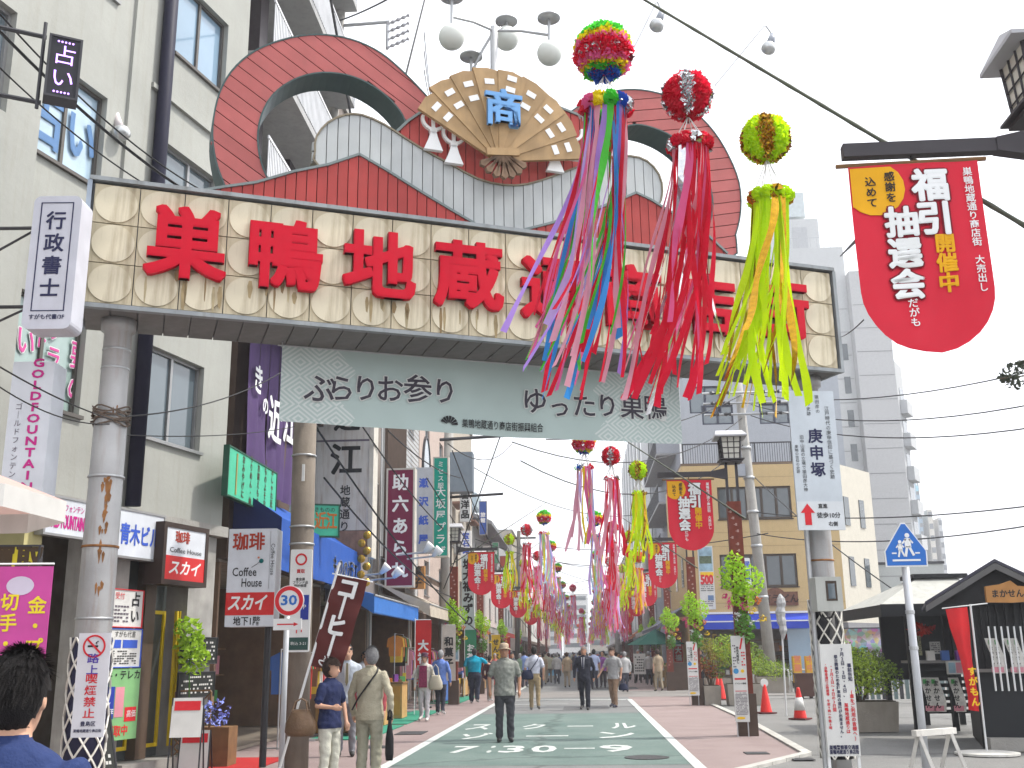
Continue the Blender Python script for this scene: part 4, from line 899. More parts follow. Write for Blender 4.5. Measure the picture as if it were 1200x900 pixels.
g = fsign((455, 551), (483, 686), 30.5, mar, 'tall maroon sign with large white characters reading downwards', th=.4, frame=M('cream_edge'), fw=.05, name='tall_sign')
T(g, '助六あられ', .5, .5, .5, white, vert=True, bold=.035, pitch=1.28)
g = fsign((486, 548), (507, 648), 36, M('pale_grey_sign', (.42, .44, .48), .5, streak=.15), 'narrow pale grey sign with small blue characters right of the maroon sign', th=.3, name='tall_sign')
T(g, '瀬沢紙屋', .5, .48, .34, blueink, vert=True, bold=.04, pitch=1.9)
g = fsign((509, 537), (524, 651), 33, M('teal_sign', (.0, .3, .22), .45), 'tall teal sign with thin white characters beside the lantern post', th=.3, frame=M('cream_edge'), fw=.04, name='tall_sign')
T(g, 'ミセス服', .5, .82, .2, white, vert=True, pitch=1.15, bold=.01); T(g, '大坂屋プラザ', .5, .34, .33, white, vert=True, bold=.01)
g = fsign((539, 562), (551, 611), 38, white, 'small white sign with four black characters above the left lantern post', th=.2, name='tall_sign'); T(g, '総合洋品', .5, .5, .32, ink, vert=True, bold=.04, pitch=1.1)
g = fsign((541, 652), (556, 738), 36.5, M('pale_cyan_cloth', (.5, .6, .6), .7, sheet=.2), 'pale vertical cloth sign with black brush characters behind the left lantern post', th=.02, name='cloth_sign'); T(g, '塩大福みずの', .5, .5, .36, ink, vert=True, bold=.045, pitch=1.05)
g = fsign((540, 622), (552, 662), 41, white, 'white sign with blue writing between the left lantern post and the red banner', th=.2, name='tall_sign'); T(g, '宝石時計', .5, .5, .27, blueink, vert=True, bold=.04, pitch=1.1)
# wooden slanted signs
g = fsign((481, 664), (497, 690), 29.5, M('orange_wood_board', (.36, .17, .05), .5, var=.25), 'orange wooden shop board hanging below the maroon sign', th=.1, name='wooden_sign', deg=-15); T(g, '菓子', .5, .5, .3, ink, vert=True, bold=.03)
# --- second awning, third awning
awning('blue_awning', 'bright blue awning with scalloped edge over the people in the left shops', 23.7, 30.2, -5.9, -4.6, 3.25, 2.85, M('bright_blue_awning', (.04, .16, .48), .7, sheet=.15), val=.42, scal=1, vm=M('bright_blue_awning'))
awning('cream_awning', 'cream awning with salmon end beyond the scalloped blue awning', 30.4, 40, -5.9, -4.3, 3.6, 2.95, M('cream_canvas', (.5, .44, .36), .8, sheet=.2), val=.35)
awning('brown_awning', 'dark brown slatted awning above the cream awning on the left', 31.2, 38, -5.9, -4.9, 4.4, 4.0, M('dark_brown_siding'), val=.2)
for i, (y0, y1, c_, nm, lb) in enumerate(((40.5, 46.5, (.4, .35, .3), 'beige', 'beige awning behind the left lantern post'), (47.5, 53, (.5, .2, .05), 'orange', 'orange awning left of the man in the turquoise shirt'), (54, 62, (.5, .5, .48), 'white', 'white awning far down the left pavement, first beyond the orange one'), (63, 74, (.45, .06, .05), 'red', 'red awning far down the left pavement'), (76, 92, (.5, .5, .5), 'pale', 'pale awning farthest down the left pavement'))):
    awning(nm + '_awning', lb, y0, y1, -5.9, -4.6, 3.3, 2.9, M(nm + '_awning_cloth', c_, .8, sheet=.2), val=.3)
# --- coffee house standing sign
g = sign(Fr(0, 15.2, 3), (269, 620), (320, 734), 0, M('white_lightbox'), 'large white and red coffee house box sign beside the mint green sign', 'box_sign', th=.35, rc=.01)
patch(g, 0, 1, .115, .345, M('red_lightbox')); T(g, '珈琲', .42, .855, .26, M('brown_red_ink'), bold=.03, width=g.w * .66); T(g, 'Coffee', .36, .55, .17, ink, bold=.01, width=g.w * .5); T(g, 'House', .52, .44, .17, ink, bold=.01, width=g.w * .42)
T(g, 'スカイ', .45, .23, .24, white, bold=.03, shear=.25, width=g.w * .75); T(g, '地下1階', .45, .05, .13, ink, bold=.02, width=g.w * .55)
letters(g.o, 'Coffee House', .93 * g.w, .68 * g.h, .08, ink, rot=-math.pi / 2, y=-.006); patch(g, .87, .875, .38, .97, M('grey_ink'))
part('bean_symbol', MB().disc(.7 * g.w, .665 * g.h, .033, -.006, -.001, 14), M('teal_bean', (.0, .12, .12), .5), g.o); part('flower_symbol', MB().disc(.64 * g.w, .7 * g.h, .016, -.006, -.001, 6), M('orange_ink', (.6, .2, .1), .5), g.o); part('stem_symbol', MB().tube([(.5 * g.w, -.004, .6 * g.h), (.6 * g.w, -.004, .63 * g.h), (.68 * g.w, -.004, .66 * g.h)], .003, 4), ink, g.o)
part('support_post', MB().tube([(g.w * .8, .3, -1.9), (g.w * .8, .3, .0)], .05, 8), darkmetal, g.o)
# --- concrete utility pole with plates and the 30 sign
brc = M('brown_concrete_pole', (.2, .17, .14), .85, var=.2, bump=.2, streak=.35)
def pole_px(name, label, top, bot, Y, r0, r1, mat, cat='utility pole', Yt=None):
    a = PY(*bot, Y); b = PY(*top, Yt or Y); k = (0 - a.z) / (b.z - a.z); base = a + (b - a) * k
    o = thing(name, label, cat, base); part('pole', MB().tube([(0, 0, 0), (b - base) * .5, b - base], [r0, (r0 + r1) / 2, r1], 14), mat, o, True); return o, b - base
up, tt = pole_px('utility_pole', 'brown concrete utility pole carrying the speed limit sign and plates', (359, 440), (348, 850), 15.2, .17, .17, brc)
for z in (3.1, 3.35, 4.4): part('band', MB().lathe([(.172, -.015), (.185, -.01), (.185, .01), (.172, .015)], (tt.x * z / tt.z, tt.y * z / tt.z, z), 16), steel, up, True)
part('number_plate', MB().box(-.02, .02, -.185, -.17, 4.0, 4.25), white, up); part('cable_loop', MB().tube([(-.12 + .14 * math.cos(t), -.2, 5.3 + .2 * math.sin(t)) for t in [i * .45 for i in range(14)]], .012, 5), cable, up); part('junction_box', MB().box(.06, .18, -.28, -.17, 5.2, 5.35), M('cream_plastic', (.55, .5, .4), .5), up)
g = fsign((341, 644), (362, 764), 14.9, white, 'white plate with red emblem and small writing strapped to the brown utility pole', th=.02, name='pole_plate', rc=.02)
part('emblem_ring', MB().ring(.5 * g.w, .9 * g.h, .06, .085, -.006, -.001, 20), redink, g.o); T(g, '買取', .5, .78, .06, redink, bold=.03); T(g, '貴金属\nブランド品\n時計修理', .5, .67, .045, ink, bold=.02); patch(g, .55, .92, .31, .55, M('key_blue')); T(g, 'P', .74, .43, .09, white, y=-.009)
part('u_turn_arrow', MB().tube([(.4 * g.w, -.004, .18 * g.h), (.4 * g.w, -.004, .225 * g.h), (.5 * g.w, -.004, .24 * g.h), (.62 * g.w, -.004, .225 * g.h), (.62 * g.w, -.004, .19 * g.h)], .008, 5), redink, g.o); patch(g, .06, .94, .02, .14, M('dark_green_plate', (.03, .08, .07), .5)); T(g, '駒込 3-21', .5, .08, .05, white, y=-.009, width=g.w * .7)
p = PY(331, 860, 13.4); base = Vector((p.x, p.y, 0)); t = PY(338, 690, 13.4); o = thing('speed_limit_sign', 'round speed limit 30 road sign over an arrow plate on a grey post', 'road sign', base)
part('post', MB().tube([(0, 0, 0), (0, 0, t.z)], .035, 10), M('pale_grey_post', (.5, .52, .55), .4, .2), o, True)
c_ = PY(339, 704, 13.35); x, z = c_.x - base.x, c_.z
part('disc', MB().disc(x, z, .19, -.06, -.045, 36), white, o); part('red_ring', MB().ring(x, z, .13, .18, -.066, -.06, 36), M('traffic_red', (.6, .02, .03), .35), o); letters(o, '30', x, z, .17, M('traffic_blue', (.03, .15, .5), .4), y=-.068, bold=.03, width=.2)
part('arrow_plate', MB().box(x - .19, x + .17, -.06, -.045, z - .36, z - .22), white, o); part('arrow', MB().box(x - .14, x + .07, -.064, -.06, z - .298, z - .282).prism([(x + .07, z - .315), (x + .13, z - .29), (x + .07, z - .265)], -.064, -.06), M('traffic_red'), o)
# brown coffee flag leaning on a white pole
fy = 13.0; P0 = PY(394, 673, fy); P1 = PY(432, 681, fy); P2 = PY(362, 780, fy); PB = PY(322, 885, fy)
fl = thing('coffee_flag', 'dark brown coffee flag with white characters and a cup leaning over the pavement', 'nobori_flag', (PB.x, fy, 0)); O = Vector((PB.x, fy, 0)); uz = (P0 - P2).normalized(); ux = (P1 - P0); fw_ = ux.length * .98; ux.normalize(); H_ = (P0 - P2).length
part('pole', MB().tube([Vector((0, 0, 0)), P0 + uz * .15 - O], .016, 8).tube([P0 - O + ux * -.05, P1 - O + ux * .05], .01, 6), white, fl)
vs = []; nx, nz_ = 6, 18
for j in range(nz_ + 1):
    for i in range(nx + 1): vs.append(P2 - O + ux * (fw_ * i / nx) + uz * (H_ * j / nz_) + Vector((0, .03 * math.sin(j * .8 + i * .5), 0)))
part('cloth', MB().add(vs, [(j * (nx + 1) + i, j * (nx + 1) + i + 1, (j + 1) * (nx + 1) + i + 1, (j + 1) * (nx + 1) + i) for j in range(nz_) for i in range(nx)]), M('dark_brown_cloth', (.10, .022, .02), .75, sheet=.1), fl, True)
def onflag(mb, dy=-.045): mb.v = [tuple(P2 - O + ux * x + uz * z + Vector((0, dy + y, 0))) for x, y, z in mb.v]; return mb
for ch, fz in (('コ', .86), ('｜', .65), ('ヒ', .45), ('｜', .25)): part('lettering', onflag(put_text(MB(), ch, fw_ * .5, H_ * fz, fw_ * .66, y=0, bold=.045)), white, fl)
cup = MB().tube([(fw_ * .5 + .09 * math.cos(t), 0, H_ * .08 + .06 * math.sin(t)) for t in [math.pi + i * math.pi / 8 for i in range(9)]] + [(fw_ * .5 - .09, 0, H_ * .08)], .009, 5)
for k in (-.04, 0, .04): cup.tube([(fw_ * .5 + k, 0, H_ * .095), (fw_ * .5 + k + .015, 0, H_ * .115), (fw_ * .5 + k, 0, H_ * .135)], .006, 4)
part('cup_drawing', onflag(cup), white, fl)
# --- shop goods along the left pavement: counters, racks, boxes
woodc = M('light_wood_counter', (.45, .27, .1), .5, var=.2, sc=5)
def counter(x, y, w, d, h, label, group='wooden counters of the left shops'):
    o = thing('shop_counter', label, 'counter', (x, y, 0), 0, group); part('cabinet', MB().box(-w / 2, w / 2, -d / 2, d / 2, .03, h), woodc, o); part('worktop', MB().box(-w / 2 - .03, w / 2 + .03, -d / 2 - .03, d / 2 + .03, h + .002, h + .04), wood, o)
    part('panel', MB().box(-w / 2 + .05, w / 2 - .05, -d / 2 - .008, -d / 2 + .001, .1, h - .06), M('amber_wood', (.5, .25, .06), .5, var=.2), o)
    for k in range(9):
        a = rnd.uniform(-w / 2 + .05, w / 2 - .05); b = rnd.uniform(-d / 2 + .05, d / 2 - .05); s_ = rnd.uniform(.03, .07); hh = rnd.uniform(.05, .22)
        p_ = solo('food_packet', MB().box(-s_, s_, -s_, s_, 0, hh), mats_[k % 10], f'small {["red","yellow","white","green","blue","orange","purple","brown","black","pink"][k % 10]} packet on the ' + label.split(' by ')[0].split(' under ')[0].split(' next ')[0], 'packet', (x + a, y + b, h + .041), rnd.uniform(0, 1), 'packets on the shop counters')
    return o
counter(-4.9, 24.6, .9, .5, .8, 'wooden shop counter behind the man in the beige jacket'); counter(-5.05, 22.4, .8, .6, .72, 'slatted pale shop counter nearest the brown flag'); counter(-4.75, 27.4, .5, .8, .85, 'amber shop counter next to the woman in the maroon top')
def rack(x, y, w, h, label, rz=0, n=12):
    o = thing('clothes_rack', label, 'clothes rack', (x, y, 0), rz, 'racks of goods outside the left shops'); part('frame', MB().tube([(-w / 2, 0, 0), (-w / 2, 0, h), (w / 2, 0, h), (w / 2, 0, 0)], .015, 6).tube([(-w / 2, -.25, .03), (-w / 2, .25, .03)], .015, 6).tube([(w / 2, -.25, .03), (w / 2, .25, .03)], .015, 6), steel, o)
    for k in range(n):
        xx = -w / 2 + w * (k + .5) / n; l = rnd.uniform(.5, .85) * min(1, h / 1.6); mb = MB().prism([(-.04, 0), (.04, 0), (.2, -.08), (.23, -.3), (.17, -.3), (.16, -l), (-.16, -l), (-.17, -.3), (-.23, -.3), (-.2, -.08)], -.02, .02)
        mb.v = [(xx + y_, x_, z_ + h - .05) for x_, y_, z_ in mb.v]; part('garment', mb, rnd.choice(mats_), o)
    return o
rack(-5.2, 19.3, 1.6, 1.65, 'rack of hanging clothes under the large blue awning', R(90)); rack(-5.2, 21.0, 1.2, 1.6, 'rack of clothes between the brown flag and the wooden counters', R(90), 9); rack(-5.0, 31.5, 2, 1.75, 'rack of patterned clothes under the cream awning, nearer one', R(90), 14); rack(-4.9, 34.6, 2, 1.75, 'rack of clothes under the cream awning, farther one', R(90), 14); rack(-5.0, 29.4, 1.4, 2.1, 'rack of pale dresses at the end of the scalloped awning', R(90), 8)
for i, (y0, y1) in enumerate(((20.5, 24.6), (25.0, 31), (35.5, 41.5))): solo('green_floor_mat', MB().box(-5.2, -4.05, y0, y1, .004, .02), M('green_mat', (.03, .2, .13), .9), ('green floor mat in front of the counters nearest the brown flag', 'green floor mat under the scalloped blue awning', 'green floor mat beside the left lantern post')[i], 'mat')
solo('red_floor_mat', MB().box(-5.6, -4.6, 14.6, 17.0, .004, .018), M('red_mat', (.35, .02, .02), .9), 'red floor mat in front of the coffee house display', 'mat')
# basement stair wall, display case, lattice, artificial plant by the coffee house
o = thing('flower_case', 'display of blue artificial flowers behind the speed limit sign', 'display', (-5.3, 15.6, 0)); part('case', MB().box(-.35, .2, 0, .4, .02, .55), wood, o)
lfm = M('lime_leaf', (.35, .55, .04), .6, var=.3, sc=20, sheet=.3)
def leafcloud(c, r, n, s, rn=None, sx=1, sy=1, sz=1):
    """many small folded leaves through a volume"""
    rn = rn or rnd; mb = MB()
    for _ in range(n):
        while True:
            p = Vector((rn.uniform(-1, 1), rn.uniform(-1, 1), rn.uniform(-1, 1)))
            if p.length < 1: break
        p = p * (p.length ** -.35 if p.length > .05 else 1); q = Vector((c[0] + p.x * r * sx, c[1] + p.y * r * sy, c[2] + p.z * r * sz)); k = s * rn.uniform(.6, 1.3)
        a = Vector((rn.gauss(0, 1), rn.gauss(0, 1), rn.gauss(0, .7))).normalized(); b = a.cross(Vector((rn.gauss(0, 1), rn.gauss(0, 1), rn.gauss(0, 1)))).normalized(); nrm = a.cross(b) * k * .15
        mb.add([q - a * k * .5, q + b * k * .3 + nrm, q + a * k * .5, q - b * k * .3 + nrm], [(0, 1, 2), (0, 2, 3)])
    return mb
for k in range(3): o_ = part('leaves', leafcloud((-.45 + .06 * k, -.1, 1.9 - .2 * k), .22, 90, .12), lfm, o); o_['kind'] = 'stuff'
o_ = part('blue_flowers', leafcloud((.0, .05, .75), .2, 90, .07), M('periwinkle_petal', (.25, .3, .75), .6), o); o_['kind'] = 'stuff'
part('stem', MB().tube([(-.4, 0, .8), (-.42, -.05, 1.4), (-.4, -.1, 1.9)], .012, 5), M('green_stem', (.06, .15, .03), .7), o)
lt = MB()
for sg in (-1, 1):
    for k in range(-4, 8): 
        x0 = k * .12; pts = [(max(0, min(.5, x0 + sg * 0)), 0)]
        a, b = x0, x0 + sg * 1.0
        t0 = max(0, min(1, (0 - a) / (b - a))); t1 = max(0, min(1, (.5 - a) / (b - a))); t0, t1 = sorted((t0, t1))
        if t1 - t0 > .03: lt.tube([(a + (b - a) * t0, sg * .008, t0 * 1.0), (a + (b - a) * t1, sg * .008, t1 * 1.0)], .01, 4)
lo = thing('wooden_trellis', 'brown diamond trellis by the coffee house stairs', 'trellis', (-5.9, 15.6, .05)); part('lattice', lt, wood, lo); part('frame', MB().box(-.02, 0, -.02, .02, 0, 1).box(.5, .52, -.02, .02, 0, 1).box(0, .5, -.02, .02, 1, 1.02), wood, lo)
for i, (x, y, h) in enumerate(((-5.35, 14.9, .55), (-5.3, 14.4, 1.0))):
    o = thing('menu_stand', ('low menu stand with red and white sheet at the coffee house', 'folding menu easel leaning by the grey post of the speed limit sign')[i], 'menu stand', (x, y, 0), R(10)); part('board', MB().add([(-.2, 0, h - .5), (.2, 0, h - .5), (.2, .1, h), (-.2, .1, h), (-.2, .02, h - .5), (.2, .02, h - .5), (.2, .12, h), (-.2, .12, h)], [(0, 1, 2, 3), (7, 6, 5, 4), (0, 4, 5, 1), (1, 5, 6, 2), (2, 6, 7, 3), (3, 7, 4, 0)]), M('paper_white'), o)
    part('leg', MB().tube([(-.2, 0, 0), (-.2, .1, h)], .012, 5).tube([(.2, 0, 0), (.2, .1, h)], .012, 5).tube([(-.2, .4, 0), (-.2, .1, h)], .012, 5).tube([(.2, .4, 0), (.2, .1, h)], .012, 5), darkmetal, o); part('red_print', MB().add([(-.17, .062, h - .16), (.17, .062, h - .16), (.17, .086, h - .04), (-.17, .086, h - .04)], [(0, 1, 2, 3)]), redink, o)
# upper utility pole with insulators seen above the arch
up2, t2 = pole_px('utility_pole', 'concrete utility pole with crossarms and insulators rising behind the left ring of the arch', (397, 20), (352, 700), 24, .19, .15, concrete)
part('cap', MB().lathe([(.16, 0), (.17, .02), (.17, .15), (.14, .2)], (t2.x, t2.y, t2.z), 14), concrete, up2, True)
for v in (33, 111):
    k = .985 if v == 33 else .9; c0 = Vector((t2.x * k, 0, t2.z * k)); part('crossarm', MB().tube([c0, c0 + Vector((1.35, 0, .05))], .045, 8), steel, up2)
hx = Vector((t2.x * .985 + 1.3, 0, t2.z * .985)); part('hanger', MB().tube([hx, hx - Vector((0, 0, .75))], .04, 8), steel, up2)
for k in range(4):
    q = hx - Vector((0, 0, .02 + k * .23)); part('insulator', MB().tube([q + Vector((j * .07, 0, j * .03)) for j in range(9)], [.02 if j % 2 else .055 for j in range(9)], 8), M('insulator_grey', (.35, .35, .37), .3), up2)
# ================================================================== RIGHT: BUILDINGS
tanw = M('tan_yellow_cladding', (.50, .37, .19), .75, var=.06, streak=.12); sid = M('grey_blue_siding', (.36, .385, .42), .7, var=.05, streak=.1); creamc = M('cream_cladding', (.52, .49, .42), .75, var=.06, streak=.15)
brf = M('brown_window_frame', (.06, .045, .035), .5, .2); dgl = M('dark_grey_glass', (.06, .075, .085), .08, spec=.9)
dx = PY(808, 740, 48).x; D = Fr(dx, 48, 0); w1 = D.q(985, 640)[0]
bd = thing('tan_shop_building', 'tan three storey corner building with brown framed windows and blue awning', 'building', (dx, 48, 0))
rows = [D.rect((840, 571), (929, 607)), D.rect((843, 650), (936, 687))]; ztop = D.q(860, 545)[1]
zt2 = D.q(900, 513)[1]; z_aw = D.q(850, 720)[1]
ops = [(r_[0], r_[2], r_[1], r_[3]) for r_ in rows]
wall(bd, 0, w1, 3.1, ztop, ops, tanw)
for o_ in ops: window(bd, *o_, mull=4, fm=brf, gm=dgl, fw=.09)
part('cladding_joint', (lambda mb: [mb.box(.02, w1 - .02, -.006, -.001, 3.6 + k * .62, 3.615 + k * .62) for k in range(11) if all(not (o_[2] - .1 < 3.6 + k * .62 < o_[3] + .1) for o_ in ops)] and mb)(MB()), M('dark_tan_joint', (.3, .22, .11), .8), bd)  # cladding joints drawn as thin strips of darker tan
part('side_wall', MB().box(0, .25, .252, 9, 0, ztop), tanw, bd)
for k in range(2):
    for z in (4.4, 7.2): part('side_window', MB().box(-.03, .0, 1.2 + k * 3.2, 2.1 + k * 3.2, z, z + 1.3), dgl, bd)
part('roof', MB().box(0, w1, .0, 9, ztop + .002, ztop + .12), M('brown_flashing', (.12, .08, .06), .6), bd)
mb = MB().box(.1, w1 - .1, .1, .14, ztop + 1.0, ztop + 1.06)
for k in range(60): mb.box(.15 + k * (w1 - .3) / 60, .17 + k * (w1 - .3) / 60, .11, .13, ztop + .12, ztop + 1.0)
for k in range(5): mb.box(.1 + k * (w1 - .3) / 4, .16 + k * (w1 - .3) / 4, .09, .15, ztop + .12, ztop + 1.06)
o_ = part('roof_railing', mb, darkmetal, bd); o_['kind'] = 'stuff'
shop_interior(bd, .3, w1 - .3, h=3.1, y0=.3); part('shop_glass', MB().box(w1 * .62, w1 * .95, .1, .14, .3, 2.7), glassb, bd)
mb = MB(); rr = random.Random(5)
for r_ in range(5): mb.box(1, w1 - 1, 1.6, 2.2, .5 + r_ * .5, .53 + r_ * .5)
part('shelf', mb, wood, bd)
for k in range(30): mb = MB(); x = 1.1 + rr.random() * (w1 - 2.4); z = .535 + rr.randrange(5) * .5; part('jar', mb.box(x, x + rr.uniform(.12, .3), 1.62, 1.85, z, z + rr.uniform(.15, .38)), rr.choice([mats_[1], mats_[2], mats_[5], mats_[7], mats_[0], mats_[7]]), bd)
for x in (.9, 2.4, 3.6, 5.2, 6.4): part('bulb', MB().ball((x, .6, 2.65), .07, 10, 6), M('warm_bulb', (1, .75, .4), .5, emit=2.5, var=0), bd, True)
sw = Fr(dx + w1, 48, 52); w2 = sw.q(1027, 640)[0]
part('chamfer_wall', (lambda m: (setattr(m, 'v', [(w1 + x * sw.c - y * sw.s, x * sw.s + y * sw.c, z) for x, y, z in m.v]), m)[1])(MB().box(0.01, w2, 0, .2, 2.7, ztop)), creamc, bd)
part('chamfer_base', (lambda m: (setattr(m, 'v', [(w1 + x * sw.c - y * sw.s, x * sw.s + y * sw.c, z) for x, y, z in m.v]), m)[1])(MB().box(-.02, w2, -.05, .25, 0, 2.7)), M('grey_base', (.2, .2, .21), .8), bd)
for z in (4.3, 7.0):
    for k in (.18, .6): part('chamfer_window', (lambda m: (setattr(m, 'v', [(w1 + x * sw.c - y * sw.s, x * sw.s + y * sw.c, z_) for x, y, z_ in m.v]), m)[1])(MB().box(w2 * k, w2 * k + w2 * .13, -.04, -.001, z, z + 1.3)), dgl, bd)
aw = MB(); awf = thing('blue_shop_awning', 'long royal blue awning with white stripe on the tan corner building', 'awning', (dx, 48, z_aw))
zl = D.q(850, 738)[1] - z_aw; x0, x1 = D.q(822, 730)[0], D.q(952, 730)[0]
part('canopy', MB().add([(x0, -.05, 0), (x1, -.05, 0), (x1, -.9, zl * .45), (x0, -.9, zl * .45)], [(0, 3, 2, 1)]), M('royal_blue_canvas', (.02, .05, .42), .7), awf); part('valance', MB().box(x0, x1, -.93, -.9, zl, zl * .55), M('royal_blue_canvas'), awf); part('stripe', MB().box(x0, x1, -.935, -.89, zl * .47, zl * .54), white, awf); part('top_rail', MB().box(x0, x1, -.08, -.01, .02, .1), white, awf)
awning('dark_awning', 'dark grey awning with wooden eave on the street side of the tan building', 49, 62, dx - .02, dx - 1.3, 3.6, 2.75, M('dark_grey_canvas', (.16, .17, .22), .8), val=.18)
part('eave_board', MB().box(-1.3, 0, -.02, .3, 2.9, 3.05), wood, bd)
g = sign(D, (817, 640), (839, 714), -.03, M('paper_white'), 'tall white price poster reading 500 on the tan building', 'poster', 'poster', th=.03)
patch(g, .05, .95, .6, .98, M('photo_print_sky', (.3, .45, .55), .5, var=.5, sc=3)); patch(g, .1, .9, .72, .84, M('photo_print_trees', (.1, .14, .08), .6, var=.6, sc=9), y=-.0085); patch(g, .1, .98, .52, .585, yellowp); T(g, '500', .52, .46, .55, redink, bold=.05, width=g.w * .8); smallprint(g, .08, .92, .28, .4, 4, ink, cols=14); patch(g, .52, .9, .14, .22, M('blue_car_print', (.12, .2, .35), .5)); smallprint(g, .08, .9, .04, .14, 3, M('grey_ink'), cols=12)
g = sign(D, (870, 654), (881, 688), -.05, white, 'small white and blue lettered sign between the windows of the tan building', th=.06, rc=.06); T(g, '居酒屋', .5, .5, .3, blueink, vert=True, bold=.04)
bw_ = sign(D, (882, 694), (936, 709), -.12, M('dark_carved_wood', (.16, .07, .045), .7, var=.4, sc=8), 'carved dark wooden name board over the blue awning', 'wooden_sign', th=.1); part('carved_crest', MB().disc(bw_.w * .5, bw_.h * .75, bw_.w * .22, -.02, .1, 20, rz=bw_.h * .55), M('dark_carved_wood'), bw_.o); T(bw_, '手打うどん', .5, .45, .4, M('carved_dark', (.04, .02, .015), .8), bold=.03, y=-.03)
# grey siding building behind
ex = PY(806, 640, 56).x; E = Fr(ex, 56, 0); we = E.q(985, 480)[0]; be = thing('grey_siding_building', 'blue grey panelled building rising behind the tan building', 'building', (ex, 56, 0))
r1 = E.rect((822, 475), (860, 497)); r2 = E.rect((889, 473), (926, 496)); ops = [(r1[0], r1[2], r1[1], r1[3]), (r2[0], r2[2], r2[1], r2[3]), (.5, 2.2, 14.0, 15.5)]
wall(be, 0, we, 6, 17.5, ops, sid)
for o_ in ops: window(be, *o_, mull=1, fm=M('navy_frame', (.03, .035, .06), .5), gm=glass, fw=.09, sill=False)
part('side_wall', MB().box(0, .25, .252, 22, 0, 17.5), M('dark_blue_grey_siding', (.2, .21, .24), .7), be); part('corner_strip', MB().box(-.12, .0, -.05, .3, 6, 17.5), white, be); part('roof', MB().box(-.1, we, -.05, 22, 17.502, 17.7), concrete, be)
for z in (7, 9.8, 12.6): 
    bl = part('balcony', MB().box(-1.1, -.01, 4, 16, z - .12, z), M('balcony_slab'), be); mb = MB().box(-1.12, -1.08, 4, 16, z + .98, z + 1.03)
    for k in range(50): mb.box(-1.11, -1.09, 4.1 + k * .24, 4.13 + k * .24, z, z + 1)
    o_ = part('railing', mb, darkmetal, bl); o_['kind'] = 'stuff'
# right row beyond
bf = thing('striped_apartment_block', 'tall apartment block with white and grey vertical louvres on the right of the street', 'building', (5.0, 118, 0), R(-90)); L_ = 39.5
part('wall', MB().box(0, L_, .5, 10, 0, 22), M('mid_grey_wall', (.27, .28, .29), .8, streak=.2), bf)
for k in range(14): part('louvre_panel', MB().box(.3 + k * 2.8, 1.5 + k * 2.8, -.1, .45, 3.6, 21.5), white if k % 2 else greyw, bf)
for f in range(6):
    for k in range(13): part('window', MB().box(1.65 + k * 2.8, 2.95 + k * 2.8, .42, .499, 5 + f * 2.8, 6.5 + f * 2.8), dgl, bf)
for i, (y0, y1, h, m_, lb) in enumerate(((118.2, 140, 12, beige, 'beige block in the right row beyond the striped apartments'), (140.2, 175, 9, whitew, 'white block in the right row, second beyond the striped apartments'), (175.2, 230, 14, greyw, 'grey block at the far end of the right row'))):
    row_building('street_building', lb, y0, y1, h, m_, 2, x=5.0, side=1, wins=5, ww=1.8)
b_, f_ = row_building('flag_shop', 'white shop front with the rising sun flag on the right of the street', 78, 78.4, 9, whitew, 0, x=4.6, side=1) if False else (None, None)
# towers
tw_ = M('white_tower_panel', (.50, .51, .51), .8, var=.05, streak=.1); tg = M('grey_tower_tile', (.46, .46, .46), .8, var=.08, sc=6)
C = Fr(PY(915, 560, 85).x, 85, 0); wa = C.q(1003, 450)[0]; wb = C.q(1046, 450)[0]; za = C.q(960, 290)[1]; zb_ = C.q(1010, 322)[1]
bc_ = thing('grey_tower_block', 'tall grey and white apartment tower behind the right end of the arch', 'building', (C.x, 85, 0))
part('white_front', MB().box(0, wa, 0, 12, 0, za), tw_, bc_); part('grey_front', MB().box(wa + .01, wb, -1, 12, 0, zb_), tg, bc_)
mb = MB()
for k in range(14): mb.box(wa + .1, wb - .05, -1.02, -1.001, 3 + k * 2.0, 3.04 + k * 2.0).box(.1, wa - .1, -.02, -.001, 3 + k * 2.0, 3.04 + k * 2.0)
part('floor_joint', mb, M('joint_grey', (.22, .22, .23), .8), bc_)
for k in range(8): part('window', MB().box(wa - .9, wa - .4, -.03, -.001, 5 + k * 2.8, 6.4 + k * 2.8), dgl, bc_)
SWf = Fr(C.x + wb, 84, 62)
rot = lambda m: (setattr(m, 'v', [(wb + x * SWf.c - y * SWf.s, -1 + x * SWf.s + y * SWf.c, zz) for x, y, zz in m.v]), m)[1]
ln = SWf.q(1058, 450)[0]; zs = SWf.q(1050, 425)[1]; part('side_wing', rot(MB().box(.02, ln, 0, 6, 0, zs)), M('pale_grey_side', (.40, .41, .42), .8), bc_)
for f in range(int(zs / 2.7)):
    z = 1 + f * 2.7; part('balcony', rot(MB().box(ln * .2, ln * 1.02, -.55, -.01, z, z + 1.1)), greyw, bc_); part('window', rot(MB().box(ln * .3, ln * .9, -.03, -.001, z + 1.15, z + 2.2)), dgl, bc_)
tk = thing('rooftop_structure', 'stair house and water tank on the roof of the grey tower', 'rooftop structure', (C.x, 85, za)); a = C.q(922, 252)[1] - za
xr = C.q(962, 260)[0]; part('stair_house', MB().box(.1, xr, 1, 5, 0.01, a), tw_, tk); part('door', MB().box(xr * .55, xr * .8, .96, .999, .1, a * .75), greyw, tk)
zt_ = C.q(935, 217)[1] - za; xt0, xt1 = C.q(922, 225)[0], C.q(946, 225)[0]; part('water_tank', MB().box(xt0, xt1, 1.5, 3.2, a + .45, zt_), M('pale_tank', (.5, .55, .56), .5), tk)
mb = MB()
for x in (xt0, (xt0 + xt1) / 2, xt1): mb.tube([(x, 1.6, a), (x, 1.6, a + .5)], .04, 4).tube([(x, 3.1, a), (x, 3.1, a + .5)], .04, 4)
